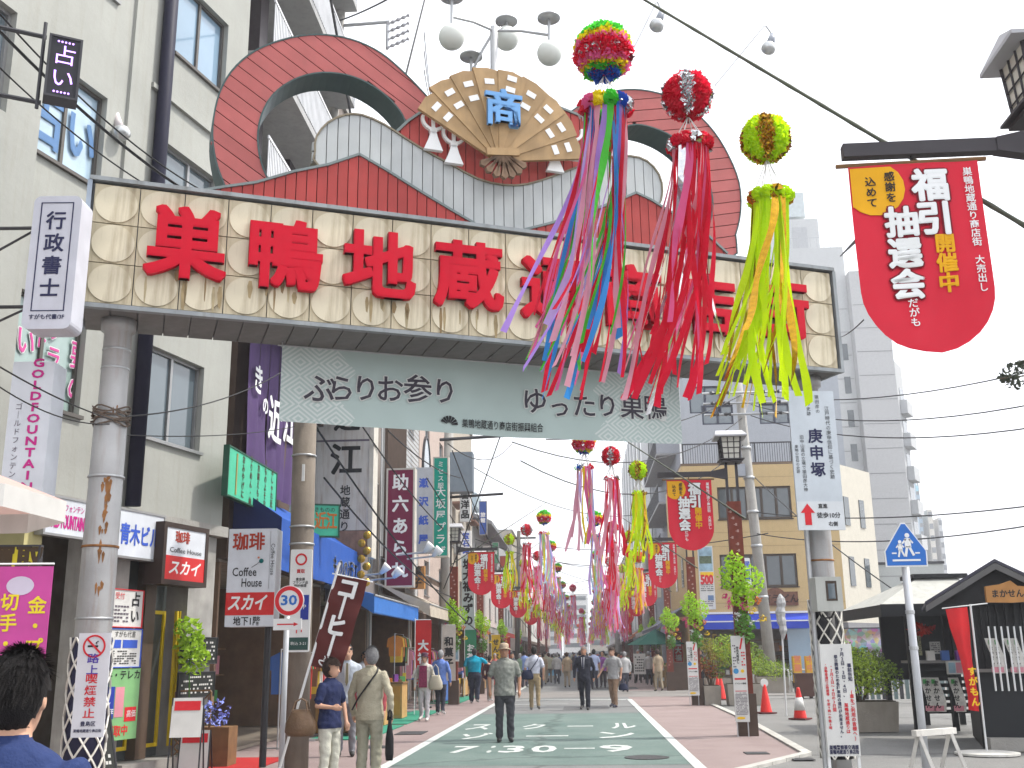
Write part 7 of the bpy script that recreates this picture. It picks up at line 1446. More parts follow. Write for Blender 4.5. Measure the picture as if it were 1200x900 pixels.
# transformer and pole cluster left of the lanterns
up3, t3 = pole_px('utility_pole', 'grey utility pole with transformer box behind the teal sign', (527, 470), (519, 800), 37, .2, .16, concrete)
part('transformer', MB().box(.15, .95, -.6, .0, -1.1, .3), M('transformer_grey', (.22, .26, .3), .5, .2), up3, loc=(t3.x * .72, t3.y * .72, t3.z * .78)); part('crossarm', MB().tube([(-.3, -.2, 0), (2.3, -.2, .1)], .06, 6), darkmetal, up3, loc=(t3.x * .86, t3.y * .86, t3.z * .86)); part('crossarm', MB().tube([(-.3, -.2, 0), (2.0, -.2, .1)], .05, 6), darkmetal, up3, loc=(t3.x * .66, t3.y * .66, t3.z * .66))
up4, t4 = pole_px('utility_pole', 'dark utility pole on the left among the far red banners', (608, 622), (606, 785), 62, .15, .11, M('weathered_dark_pole', (.12, .11, .1), .8, streak=.3)); part('crossarm', MB().tube([(-.9, 0, 0), (1.0, 0, 0)], .06, 6), darkmetal, up4, loc=t4 * .95)
up5, t5 = pole_px('utility_pole', 'dark utility pole on the right behind the rising sun flag', (757, 600), (758, 780), 66, .2, .17, concrete)
up6, t6 = pole_px('utility_pole', 'thin dark pole on the right near the far streamers', (722, 690), (724, 775), 84, .22, .18, concrete)
rnd2 = random.Random(8)
for i in range(9):
    wire((-5 + rnd2.uniform(0, 2), 40 + i * 9, rnd2.uniform(6, 9)), (3 + rnd2.uniform(0, 2), 60 + i * 12, rnd2.uniform(7, 10)), .8, 'dark cable crossing high over the far end of the street', .02)
# tree tip and small leaves at the right edge
o = thing('tree_branch', 'dark leafy tree branch end entering at the right edge above the road sign', 'tree', PY(1192, 440, 18)); o_ = part('leaves', leafcloud((.25, 0, 0), .42, 260, .12, sx=1.3, sz=.6), M('dark_tree_leaf', (.04, .05, .03), .8, sheet=.1), o); o_['kind'] = 'stuff'; part('twig', MB().tube([(.9, 0, -.1), (.2, 0, 0), (-.3, 0, -.05)], .015, 5), twig, o)
# ================================================================== MORE SHOP FRONT LIFE
rg = random.Random(31)
def goods_table(x, y, label, side=-1, n=14, w=1.5):
    o = thing('goods_table', label, 'display table', (x, y, 0), R(90 if side < 0 else -90), 'display tables of goods before the shops'); hh = rg.uniform(.55, .8)
    part('tabletop', MB().box(-w / 2, w / 2, -.35, .35, hh, hh + .03), woodc, o)
    part('cloth_skirt', MB().box(-w / 2 + .01, w / 2 - .01, -.352, -.34, .08, hh - .001), rg.choice([mats_[2], mats_[4], mats_[0], woodc, mats_[7]]), o)
    for sx in (-1, 1):
        for sy in (-1, 1): part('leg', MB().box(sx * (w / 2 - .05) - .02, sx * (w / 2 - .05) + .02, sy * .3 - .02, sy * .3 + .02, 0, hh), wood, o)
    for k in range(n):
        a = -w / 2 + .1 + (w - .2) * (k % 7) / 6; b = -.2 + .2 * (k // 7); s = rg.uniform(.06, .1); h_ = rg.uniform(.06, .28)
        part('goods_box', MB().box(a - s, a + s, b - .08, b + .08, hh + .031, hh + .03 + h_), mats_[rg.randrange(10)], o)
    for k in range(3): a = -w / 2 + w * (k + .5) / 3; part('price_card', MB().box(a - .1, a + .1, -.37, -.36, hh - .02, hh + .16), M('paper_white') if k % 2 else yellowp, o)
    return o
L_ = [(-4.75, 22.0), (-4.9, 36.6), (-4.8, 38.6), (-4.8, 41.2), (-4.8, 43), (-4.85, 46.4), (-4.8, 49), (-4.8, 52), (-4.8, 55), (-4.8, 60), (-4.8, 66), (-4.8, 73)]
nm = ['nearest', 'second', 'third', 'fourth', 'fifth', 'sixth', 'seventh', 'eighth', 'ninth', 'tenth', 'eleventh', 'farthest']
for i, (x, y) in enumerate(L_): goods_table(x, y, f'display table heaped with packets on the left pavement, {nm[i]} from the camera')
for i, y in enumerate((53, 56, 60, 65, 72)): goods_table(4.3, y, f'display table of goods under the awnings on the right, {nm[i]} from the camera', 1)
def nobori(x, y, col, txt, label, h=1.7, w=.42, tm=None, rz=0):
    o = thing('nobori_flag', label, 'banner', (x, y, 0), R(rz), 'upright shop banners along the street'); vs = []
    for j in range(9):
        for i in range(3): vs.append((.02 + w * i / 2, .03 * math.sin(j * .8 + i), .75 + h * j / 8))
    part('cloth', MB().add(vs, [(j * 3 + i, j * 3 + i + 1, j * 3 + i + 4, j * 3 + i + 3) for j in range(8) for i in range(2)]), M('nobori_' + ''.join(str(int(c * 9)) for c in col), col, .75, sheet=.2), o, True)
    part('lettering', put_text(MB(), txt, .02 + w / 2, .75 + h / 2, min(w * .7, h / len(txt) * .85), y=-.05, vert=True, bold=.04), tm or white, o); part('pole', MB().tube([(0, 0, 0), (0, 0, .8 + h)], .012, 6).tube([(0, 0, .76 + h), (w, 0, .76 + h)], .008, 5), white, o)
for x, y, c, t, lb, tm in ((-4.5, 29.0, (.5, .02, .02), '大福', 'red upright banner between the scalloped and cream awnings', None), (-4.45, 34.2, (.55, .5, .45), '和菓子', 'cream upright banner near the nearest left lantern post', ink), (-4.4, 40.4, (.03, .2, .1), 'お茶', 'green upright banner beyond the nearest left lantern post', None), (-4.4, 46, (.55, .55, .55), '衣料', 'white upright banner beyond the turquoise shirt', ink), (-4.3, 51, (.6, .4, .02), 'せんべい', 'yellow upright banner far down the left pavement', ink), (-4.3, 58, (.5, .02, .03), '特売', 'red upright banner far down the left pavement', None), (-4.3, 65, (.55, .55, .55), '薬', 'white upright banner farthest down the left pavement', ink),
    (4.2, 51, (.5, .03, .03), '塩大福', 'red upright banner beside the green umbrella', None), (4.1, 63, (.55, .5, .3), '甘味', 'pale upright banner beyond the green umbrella', ink), (4.1, 70, (.05, .12, .4), '寿司', 'blue upright banner far down the right pavement', None)): nobori(x, y, c, t, lb, tm=tm)
for i, (tl, br, Y, c, t, lb) in enumerate((((566, 640), (574, 668), 50, (.55, .53, .5), '洋服店', 'small white shop sign above the second left banner'), ((577, 636), (584, 660), 58, (.08, .25, .15), '茶', 'small green shop sign on the left beyond the red banners'), ((586, 652), (593, 690), 66, (.5, .08, .05), '薬局', 'red pharmacy sign far down on the left'), ((598, 668), (604, 700), 80, (.55, .55, .55), '時計', 'white sign farthest down on the left'), ((562, 588), (570, 626), 48, (.05, .1, .35), '旅館', 'blue sign high on the cream building'),
    ((748, 668), (755, 705), 62, (.55, .55, .55), 'そば', 'white hanging sign on the right beyond the tan building'), ((738, 660), (744, 690), 75, (.45, .1, .05), '本店', 'red hanging sign on the right beyond the tan building'), ((766, 655), (775, 700), 56, (.6, .58, .52), '喫茶室', 'cream hanging sign beside the tan building'), ((729, 690), (734, 715), 90, (.05, .25, .1), '茶', 'green hanging sign farthest down on the right'))):
    g = sign(Fr(0, Y, 0), tl, br, 0, M(f'small_sign_{i}', c, .5), lb, 'hanging_sign', th=.2, frame=alu, fw=.03); T(g, t, .5, .5, g.w * .75, ink if c[1] > .4 else white, vert=True, bold=.04, pitch=1.1)
# air conditioners and pipes on the left row, window guards
acm = M('air_conditioner_white', (.5, .5, .48), .6, streak=.3)
for i, (y, z) in enumerate(((26.2, 6.0), (29.2, 8.7), (33.0, 6.2), (40.2, 6.6), (44.5, 9.0), (49.5, 6.2), (53, 8.8), (62, 6.3))):
    o = thing('air_conditioner', f'wall mounted air conditioner on the left row of buildings, {nm[i]} from the camera', 'air conditioner', (-5.89, y, z), R(90), 'air conditioners on the left row'); part('casing', MB().box(0, .8, -.3, -.01, 0, .6), acm, o); part('fan_grille', MB().disc(.3, .3, .22, -.312, -.3, 20), darkmetal, o); part('bracket', MB().box(.05, .1, -.3, -.01, -.06, -.001).box(.7, .75, -.3, -.01, -.06, -.001), steel, o); part('pipe', MB().tube([(.82, -.08, .2), (.9, -.04, .1), (.9, -.04, -2)], .02, 6), white, o)
# wall clutter: ladder rack, floodlights over the maroon sign, gold chain ornament
o = thing('gold_chain_ornament', 'gold leaf shaped chain ornament hanging below the tall white sign', 'ornament', PY(424, 622, 23.0)); gm_ = M('old_gold', (.45, .28, .05), .35, .6)
for k in range(7): part('link', MB().ball((.0 if k % 2 else .12, 0, -.1 - k * .17), .09, 8, 6, sy=.4), gm_, o)
for i, (u, v) in enumerate(((446, 672), (461, 677), (497, 647), (507, 652))):
    o = thing('shop_floodlight', ('white round floodlight left of the maroon sign foot', 'white floodlight at the foot of the maroon sign', 'white floodlight under the pale grey sign', 'white floodlight under the teal sign')[i], 'lamp', PY(u, v, 28)); part('lamp_head', MB().tube([(0, 0, 0), (.12, -.02, .12), (.2, -.03, .2)], [.04, .1, .13], 12), white, o, True); part('arm', MB().tube([(0, 0, 0), (-.7, .1, -.05)], .025, 6), steel, o)
for i, (x, y, w_, l) in enumerate(((-.6, 31, 1.3, 2.2), (.4, 48, 2, 3), (-1.7, 13.6, 1.1, 1.6))): struct('road_patch', sheet(x, x + w_, y, y + l, .0055), M('darker_asphalt_patch', (.1, .102, .105), .9, var=.2, sc=3, bump=.3))
from mathutils import noise
# ================================================================== PEOPLE
skin_m = M('skin', (.50, .29, .2), .55, var=.08); skin_d = M('tanned_skin', (.42, .22, .14), .55, var=.08)
hair_b = M('black_hair', (.012, .010, .010), .5, var=.4, sc=40, bump=.8); hair_g = M('grey_hair', (.3, .3, .31), .7, var=.3, sc=40, bump=.8); hair_br = M('dark_brown_hair', (.04, .022, .016), .6, var=.4, sc=40, bump=.8)
eye_w = M('eye_white', (.55, .53, .5), .3); lip = M('lips', (.35, .12, .1), .5)
def eloft(mb, rings, n=16):
    """rings of (cx, cy, z, rx, ry)"""
    vs = []
    for cx, cy, z, rx, ry in rings:
        for j in range(n): t = 2 * math.pi * j / n; vs.append((cx + rx * math.cos(t), cy + ry * math.sin(t), z))
    k = len(rings); fs = [(i * n + j, i * n + (j + 1) % n, (i + 1) * n + (j + 1) % n, (i + 1) * n + j) for i in range(k - 1) for j in range(n)] + [tuple(range(n - 1, -1, -1)), tuple(range((k - 1) * n, k * n))]
    return mb.add(vs, fs)
_dirty = []
def person(label, x, y, face, h=1.65, shirt=(.3, .3, .3), pants=(.1, .1, .1), hair=None, skin=None, sleeve='short', build=1.0, step=0.0, armL=None, armR=None, hat=None, female=False, look=0.0, nod=0.0, voxel=.022,
           shoe=(.03, .03, .03), untuck=True, fingers=False, lean=0.0, collar=None, puff=0.0, vest=None, z0=0.0, group=None, tie=None, bald=False, pattern=None):
    """face = direction the person looks, degrees, 0 = towards the camera, 180 = away"""
    S = h / 1.65; b = build; sk = skin or skin_m; hr = hair or hair_b; mb = MB(); caps = []            # caps: (p0, p1, r, region)
    def seg(p0, p1, r0, r1, reg, n=10): mb.tube([p0, Vector(p0).lerp(Vector(p1), .5), p1], [r0, (r0 + r1) / 2, r1], n); caps.append((Vector(p0), Vector(p1), (r0 + r1) / 2, reg))
    def joint(p, r): mb.ball(p, r, 10, 7)
    ly = -lean          # chest shifted forward
    hw = .155 * b; cw = (.172 if not female else .155) * b
    if untuck: rings = [(0, 0, .78, hw * 1.08, .125 * b), (0, 0, .84, hw * 1.12, .13 * b), (0, 0, .93, hw * 1.06, .122 * b)]
    else: rings = [(0, 0, .93, hw, .115 * b)]
    rings += [(0, ly * .2, 1.02, hw * .98, .115 * b), (0, ly * .5, 1.14, cw * .96, .115 * b), (0, ly * .8, 1.26, cw * 1.04, .122 * b), (0, ly, 1.34, cw * 1.05, .108), (0, ly, 1.385, cw * .78, .082), (0, ly, 1.42, .075, .062)]
    eloft(mb, rings); caps.append((Vector((0, 0, .86 if untuck else 1.0)), Vector((0, ly, 1.34)), .14 * b, 'shirt'))
    eloft(mb, [(0, 0, .74, hw * .85, .1 * b), (0, 0, .82, hw * .98, .118 * b), (0, 0, .9, hw * .98, .118 * b), (0, 0, .97, hw * .9, .105 * b)]); caps.append((Vector((0, 0, .76)), Vector((0, 0, .82 if untuck else .94)), .13 * b, 'pants' if not untuck else 'none'))
    mb.tube([(0, ly, 1.36), (0, ly - .01, 1.43), (0, ly - .018, 1.5)], [.062, .054, .052], 12); caps.append((Vector((0, ly, 1.42)), Vector((0, ly - .01, 1.5)), .05, 'skin'))
    for sx in (-1, 1):
        st = step * sx; hip = (sx * .085 * b, 0, .84); knee = (sx * .095, -.02 - st * .5 - abs(st) * .15, .47); ank = (sx * .1, .02 - st + (.10 if st < 0 else 0) * 0, .085 + (.05 if st < -.01 else 0)); toe = (ank[0] + sx * .015, ank[1] - .16, .035 + (.0 if st >= 0 else 0))
        seg(hip, knee, .092 * b, .066 * b, 'pants'); joint(knee, .066 * b); seg(knee, (ank[0], ank[1], ank[2] + .0), .064 * b, .056 * b, 'pants')
        mb.tube([(ank[0], ank[1] + .05, .04 + ank[2] - .085), (ank[0], ank[1] - .02, .05 + ank[2] - .085), toe], [.036, .046, .032], 10); caps.append((Vector((ank[0], ank[1] + .04, ank[2] - .05)), Vector(toe), .05, 'shoe'))
        sh = Vector((sx * (cw - .008), ly + .005, 1.325)); dflt = (Vector((sx * (cw + .075), ly + .02 + st * .25, 1.09)), Vector((sx * (cw + .065), ly - .05 + st * .6, .86)))
        el, wr = (armL if sx < 0 else armR) or dflt; el = Vector(el); wr = Vector(wr); joint(sh, .058 * (.5 + .5 * b))
        if sleeve == 'long': seg(sh, el, .058, .05, 'shirt'); joint(el, .05); seg(el, wr, .05, .043, 'shirt')
        else: md = sh.lerp(el, .78); seg(sh, md, .064, .062, 'shirt'); seg(sh.lerp(el, .6), el, .043, .038, 'skin'); caps[-1] = (sh.lerp(el, .85), el, .04, 'skin'); joint(el, .038); seg(el, wr, .038, .026, 'skin')
        d = (wr - el).normalized(); sd = d.cross(Vector((0, 1, 0))).normalized() if abs(d.y) < .9 else Vector((1, 0, 0)); fw = sd.cross(d).normalized()
        palm = wr + d * .07; mb.tube([wr - d * .01, wr + d * .035, palm + d * .01], [.026, .034, .030], 10)
        if fingers:
            for k in range(4): o_ = fw * ((k - 1.5) * .019); L = (.062, .072, .068, .054)[k]; p0 = palm + o_; p1 = p0 + d * L * .5 + sd * .004 * sx; mb.tube([p0 - d * .02, p0, p1, p1 + d * L * .42 - sd * (.018 * sx)], [.0115, .0105, .010, .0085], 7)
            t0 = wr + d * .025 + fw * -.028; mb.tube([t0, t0 + d * .03 - fw * .02, t0 + d * .062 - fw * .018], [.013, .011, .009], 7)
        else: mb.tube([palm, palm + d * .05, palm + d * .085 - sd * .015 * sx], [.03, .024, .014], 8)
        caps.append((wr, palm + d * .09, .03, 'skin'))
    rot = Matrix.Rotation(R(look), 3, 'Z') @ Matrix.Rotation(R(nod), 3, 'X'); hb = Vector((0, ly - .02, 1.47))
    def hp(p): return hb + rot @ Vector(p)
    k0 = len(mb.v); eloft(mb, [(0, -.03, -.035, .028, .03), (0, -.026, -.015, .048, .055), (0, -.014, .02, .062, .078), (0, -.004, .06, .07, .09), (0, 0, .1, .074, .096), (0, .003, .135, .074, .097), (0, .006, .165, .066, .086), (0, .008, .185, .045, .06), (0, .008, .194, .015, .02)], 18)
    mb.tube([(0, -.09, .085), (0, -.1, .06), (0, -.112, .04), (0, -.095, .033)], [.008, .011, .014, .012], 7)
    for sx in (-1, 1): mb.ball((sx * .074, .008, .058), .024, 8, 6, sx=.45, sy=.7, sz=1.1)
    for i in range(k0, len(mb.v)): mb.v[i] = tuple(hp(mb.v[i]))
    caps.append((hp((0, 0, 0)), hp((0, 0, .17)), .085, 'skin'))
    root = thing('person', label, 'person', (x, y, z0), R(face), group); root.scale = (S,) * 3
    regs = ['skin', 'shirt', 'pants', 'shoe']; key = ''.join(f'{int(c * 99):02d}' for c in (*shirt, *pants))
    mats = [sk, pattern or M('cloth_' + key[:6], shirt, .85, var=.16, sc=7, bump=.3), M('cloth_' + key[6:], pants, .85, var=.14, sc=7, bump=.3), M('shoe_' + ''.join(f'{int(c * 99):02d}' for c in shoe), shoe, .5)]
    ob = link('body', mb.mesh('body', mats), root); rm = ob.modifiers.new('r', 'REMESH'); rm.mode = 'VOXEL'; rm.voxel_size = voxel; rm.use_smooth_shade = True; sm_ = ob.modifiers.new('s', 'SMOOTH'); sm_.factor = .5; sm_.iterations = 2 if voxel > .015 else 3
    ob['fold'] = .011 if voxel < .02 else 0.0; ob['hem'] = .79 if untuck else .95; _dirty.append((ob, caps, regs, mats))
    # hair
    hm = MB(); nn, mm_ = (48, 36) if voxel < .015 else (18, 14); cen = (0, .012, .09); rx, ry, rz = .086 + puff, .108 + puff, .118 + puff * .8; rn = random.Random(len(_dirty)); vs = []
    for i in range(mm_ + 1):
        ph = math.pi * i / mm_
        for j in range(nn): t = 2 * math.pi * j / nn; w_ = 1 + rn.uniform(-.015, .02); vs.append((cen[0] + rx * math.sin(ph) * math.cos(t) * w_, cen[1] + ry * math.sin(ph) * math.sin(t) * w_, cen[2] + rz * math.cos(ph) * w_))
    fs = []
    for i in range(mm_):
        for j in range(nn):
            f = (i * nn + j, (i + 1) * nn + j, (i + 1) * nn + (j + 1) % nn, i * nn + (j + 1) % nn); c = [sum(vs[q][d] for q in f) / 4 for d in range(3)]
            low = (.0 if not female else -.02 - puff) - .02 * math.sin(c[1] * 30); front = c[1] < -.01 + .02 * math.sin(c[2] * 60)
            if c[2] < low or (front and c[2] < .135 + c[1] * .2) or (abs(c[0]) > .05 and c[1] < .02 and c[2] < .085 and not female): continue
            if not female and abs(c[0]) > .05 and -.03 < c[1] < .04 and c[2] < .09 - abs(c[1]) * .5: continue
            if bald and c[2] > .15: continue
            fs.append(f)
    hm.v = [tuple(hp(v)) for v in vs]; hm.f = fs; hm.mi = [0] * len(fs)
    me = hm.mesh('hair', hr, True); ho = link('hair', me, root)
    if voxel < .015: 
        st_ = MB()
        for _ in range(900):
            ph, t = rn.uniform(0, 1.9), rn.uniform(0, 6.28); q = Vector((rx * math.sin(ph) * math.cos(t), ry * math.sin(ph) * math.sin(t), rz * math.cos(ph))); c = Vector(cen) + q
            if c.z < .03 or (c.y < -.01 and c.z < .14) or (abs(c.x) > .045 and c.y < .05 and c.z < .13): continue
            dn = q.normalized(); tn = (Vector((0, .3, -1)) - dn * dn.dot(Vector((0, .3, -1)))).normalized(); sdv = dn.cross(tn) * .0035; e_ = c + tn * rn.uniform(.02, .04) + dn * rn.uniform(.004, .02); st_.add([hp(c - sdv), hp(c + sdv), hp(e_)], [(0, 1, 2)])
        q_ = part('hair_strands', st_, hr, ho); q_['kind'] = 'stuff'
    if abs(((face + look + 180) % 360) - 180) < 120:
        for sx in (-1, 1):
            part('eye', MB().add([hp((sx * .03 + a, -.0915, .082 + b_)) for a, b_ in ((-.013, 0), (0, -.006), (.013, 0), (0, .006))], [(0, 1, 2, 3)]), eye_w, root); part('pupil', MB().add([hp((sx * .03 + a, -.0935, .082 + b_)) for a, b_ in ((-.005, -.005), (.005, -.005), (.005, .005), (-.005, .005))], [(0, 1, 2, 3)]), hair_b, root)
            part('eyebrow', MB().add([hp((sx * .03 + a, -.095, .098 + b_)) for a, b_ in ((-.016, -.002), (.016, -.002), (.014, .003), (-.014, .003))], [(0, 1, 2, 3)]), hr, root)
        part('mouth', MB().add([hp((a, -.092, .012 + b_)) for a, b_ in ((-.022, 0), (0, -.006), (.022, 0), (0, .004))], [(0, 1, 2, 3)]), lip, root)
    if hat:
        ht = MB(); n = 20; pr_ = [(.135, .118), (.14, .122), (.092, .128), (.09, .15), (.084, .19), (.06, .215), (.01, .22)]; vs = []
        for r_, z_ in pr_:
            for j in range(n): t = 2 * math.pi * j / n; vs.append(tuple(hp((r_ * .94 * math.cos(t), .006 + r_ * 1.12 * math.sin(t), z_ - (.02 if r_ > .13 else 0) * abs(math.cos(t))))))
        k = len(pr_); ht.add(vs, [(i * n + j, i * n + (j + 1) % n, (i + 1) * n + (j + 1) % n, (i + 1) * n + j) for i in range(k - 1) for j in range(n)] + [tuple(range((k - 1) * n, k * n))]); part('hat', ht, hat, root, True)
    if collar:
        part('collar', MB().tube([(.06 * math.cos(t), ly + .058 * math.sin(t) - .005, 1.425 + .012 * math.sin(t)) for t in [i * math.pi / 8 for i in range(17)]], .014, 6, cap=False), collar, root, True)
    if tie:
        part('shirt_front', MB().add([(-.05, ly - .127 * b, 1.38), (.05, ly - .127 * b, 1.38), (.025, ly - .142 * b, 1.08), (-.025, ly - .142 * b, 1.08)], [(0, 3, 2, 1)]), M('white_shirt_cloth', (.6, .6, .62), .8), root); part('necktie', MB().add([(-.016, ly - .135 * b, 1.39), (.016, ly - .135 * b, 1.39), (.024, ly - .152 * b, 1.1), (0, ly - .152 * b, 1.04), (-.024, ly - .152 * b, 1.1)], [(0, 4, 3, 2, 1)]), tie, root)
    if vest: part('vest_front', MB().add([(-.1 * b, ly - .13 * b, 1.36), (.1 * b, ly - .13 * b, 1.36), (.11 * b, ly - .14 * b, .82), (-.11 * b, ly - .14 * b, .82)], [(0, 3, 2, 1)]), vest, root)
    return root
def bag(name, label, x, y, z, w, h, d, mat, strap=None, rz=0.0, sag=.85):
    o = thing(name, label, 'bag', (x, y, z), R(rz)); mb = MB(); eloft(mb, [(0, 0, 0, w * .42, d * .4), (0, 0, h * .15, w * .52, d * .5), (0, 0, h * .5, w * .5, d * .48), (0, 0, h * .85, w * .42 * sag, d * .36), (0, 0, h, w * .36 * sag, d * .2)], 14); part('body', mb, mat, o, True)
    if strap:
        for sy in (-.3, .3): part('handle', MB().tube([(-w * .25, sy * d, h * .92), (-w * .18, sy * d * .5, h + strap * .7), (0, 0, h + strap), (w * .18, sy * d * .5, h + strap * .7), (w * .25, sy * d, h * .92)], .009, 6), mat, o)
    return o
def gp_(u, v): p = PG(u, v); return p.x, p.y
# foreground man at the bottom left corner
p = PY(40, 758, 2.75)
person('man in a navy shirt seen close from behind at the bottom left corner', p.x - .04, 2.75, 190, h=p.z - .03, shirt=(.02, .035, .11), pants=(.05, .05, .06), voxel=.009, build=1.08, look=0, nod=8, untuck=True, puff=.002)
# the pair near the left shops
x, y = -2.95, 12.9
person('woman in a navy short sleeved top and pale trousers with permed hair, at the left', x - .06, y, 62, h=1.46, shirt=(.015, .022, .07), pants=(.48, .47, .4), hair=hair_br, female=True, puff=.022, voxel=.012, fingers=True, build=1.08, shoe=(.4, .38, .34), armR=(Vector((.235, -.03, 1.1)), Vector((.2, -.12, .86))), armL=(Vector((-.25, .0, 1.08)), Vector((-.2, -.22, 1.06))), look=15)
bag('handbag', 'shiny bronze brown handbag hanging from the arm of the woman in navy', x - .36, y - .18, .62, .36, .3, .2, M('bronze_leather', (.16, .10, .06), .28, .3, var=.3, bump=.3), .12, 0)
x2, y2 = -2.62, 13.35
bj = M('beige_jacket_cloth', (.38, .35, .26), .85, var=.14, sc=6, bump=.5)
person('grey haired man in a beige jacket with a black shoulder strap, seen from behind', x2, y2, 165, h=1.6, shirt=(.38, .35, .26), pants=(.30, .29, .22), hair=hair_g, sleeve='long', voxel=.012, fingers=True, build=1.08, shoe=(.1, .08, .06), collar=bj, look=35, armL=(Vector((-.29, .03, 1.08)), Vector((-.27, -.04, .84))), pattern=bj)
st = thing('shoulder_bag_strap', 'thin black bag strap across the back of the beige jacket', 'strap', (x2, y2, -.08), R(165)); part('strap', MB().tube([(-.1, -.0, 1.45), (-.13, .09, 1.4), (-.04, .145, 1.26), (.08, .16, 1.1), (.19, .1, .96)], .011, 6), black, st, True)
bag('black_bag', 'long black cloth bag held low by the man in the beige jacket', x2 + .27, y2 - .12, .3, .1, .5, .1, M('black_cloth', (.012, .012, .014), .8), .08, 0, .5)
person('woman with tied dark hair half hidden behind the couple at the left', -2.95, 14.9, 20, h=1.55, shirt=(.3, .06, .07), pants=(.25, .25, .27), female=True, voxel=.018, look=-20, sleeve='long')
person('shop man in a pale shirt and tie behind the couple at the left', -3.75, 17.2, 10, h=1.68, shirt=(.4, .44, .5), pants=(.2, .2, .22), voxel=.018, tie=M('brown_tie', (.2, .17, .1), .7), sleeve='long')
# walkers on the left
x, y = gp_(497, 845); person('woman in a plum top, cream cardigan and dark hat', x, y, -8, h=1.56, shirt=(.45, .42, .38), pants=(.5, .48, .5), female=True, hat=M('plum_hat', (.06, .02, .04), .8), sleeve='long', vest=M('plum_print', (.25, .03, .09), .8, var=.4, sc=20), step=.08, voxel=.016, fingers=True, shoe=(.5, .48, .45), build=1.02)
bag('tote_bag', 'cream shoulder tote bag of the woman in the plum top', x + .28, y - .08, .72, .34, .34, .16, M('cream_leather', (.42, .38, .3), .6), .25, 0)
x, y = gp_(516, 838); person('man in a blue shirt and dark trousers behind the woman in plum', x, y, 170, h=1.64, shirt=(.12, .2, .5), pants=(.03, .03, .045), hair=hair_g, sleeve='long', step=.1, voxel=.018, shoe=(.5, .5, .5))
x, y = gp_(556, 824); person('stout man in a turquoise shirt reaching out with one arm', x, y, 175, h=1.72, shirt=(.0, .28, .42), pants=(.02, .025, .045), build=1.38, untuck=False, step=.06, voxel=.018, fingers=True, armL=(Vector((-.4, -.1, 1.2)), Vector((-.62, -.22, 1.12))), shoe=(.3, .3, .3))
x, y = gp_(574, 822); person('small dark clad person beside the man in turquoise', x, y, 160, h=1.5, shirt=(.06, .015, .03), pants=(.3, .27, .24), step=.12, voxel=.02, shoe=(.5, .5, .5), sleeve='long')
# centre
x, y = gp_(592, 870); person('man in a beige bucket hat and grey shirt standing in the road', x, y, 5, h=1.68, shirt=(.22, .23, .21), pants=(.055, .057, .065), hat=M('beige_hat', (.42, .33, .24), .85), voxel=.013, fingers=True, build=1.12, skin=skin_d, step=.0, collar=M('grey_collar', (.25, .26, .24), .85), pattern=M('grey_check_shirt', (.24, .25, .225), .85, var=.35, sc=22, bump=.3))
x, y = gp_(627, 832); person('man in a white short sleeved shirt seen from behind with dark shoulder bag', x, y, 178, h=1.72, shirt=(.5, .52, .6), pants=(.3, .23, .13), voxel=.016, fingers=True, step=.07, untuck=False, shoe=(.2, .19, .18))
bag('shoulder_bag', 'dark navy shoulder bag on the hip of the man in the white shirt', x - .19, y + -.12, .83, .34, .26, .14, M('navy_nylon', (.015, .02, .05), .7), 0, 5); o = thing('bag_strap', 'navy bag strap slanting over the white shirt', 'strap', (x, y, 0)); part('strap', MB().tube([(.13, -.03, 1.45), (.1, -.13, 1.36), (-.02, -.15, 1.2), (-.15, -.13, 1.02)], .012, 6), M('navy_nylon'), o, True)
x, y = gp_(686, 832); person('man in a dark suit and tie walking towards the camera', x, y, -12, h=1.7, shirt=(.02, .022, .035), pants=(.018, .02, .03), hair=hair_g, sleeve='long', voxel=.014, fingers=True, step=.11, build=1.1, tie=M('dark_tie', (.02, .02, .05), .6), bald=True, skin=skin_d)
x, y = gp_(720, 829); person('woman in a loose light grey top and brown trousers with a dark handbag', x, y, -35, h=1.66, shirt=(.33, .33, .33), pants=(.27, .18, .12), hair=hair_br, female=False, puff=.012, voxel=.015, fingers=True, step=.09, build=1.08, shoe=(.04, .04, .06), armL=(Vector((-.3, -.06, 1.1)), Vector((-.36, -.18, .92))))
bag('handbag', 'small navy handbag carried by the woman in grey', x + .27, y - .1, .47, .26, .2, .12, M('navy_nylon'), .18, 0)
x, y = gp_(697, 808); person('man in a pale blue shirt behind the man in the dark suit', x, y, 178, h=1.7, shirt=(.38, .45, .65), pants=(.03, .03, .05), voxel=.022, step=.08)
x, y = gp_(615, 806); person('man in a light blue shirt on the left of the crowd', x, y, 175, h=1.7, shirt=(.2, .3, .6), pants=(.05, .05, .07), voxel=.022, step=.08)
x, y = gp_(707, 806); person('woman with violet scarf at the right of the crowd', x, y, -10, h=1.6, shirt=(.25, .08, .3), pants=(.05, .04, .05), voxel=.022, step=.08, female=True)
person('shop keeper dressed in black at the door of the right shop', 5.0, 46.6, -80, h=1.65, shirt=(.015, .015, .02), pants=(.015, .015, .02), voxel=.022, sleeve='long')
person('clerk in a white shirt among the goods under the scalloped awning', -5.3, 26.2, 40, h=1.62, shirt=(.4, .4, .42), pants=(.1, .1, .1), voxel=.022)
person('customer in ochre looking at the racks under the cream awning', -4.7, 32.6, 120, h=1.55, shirt=(.35, .25, .1), pants=(.1, .1, .12), voxel=.022, female=True)
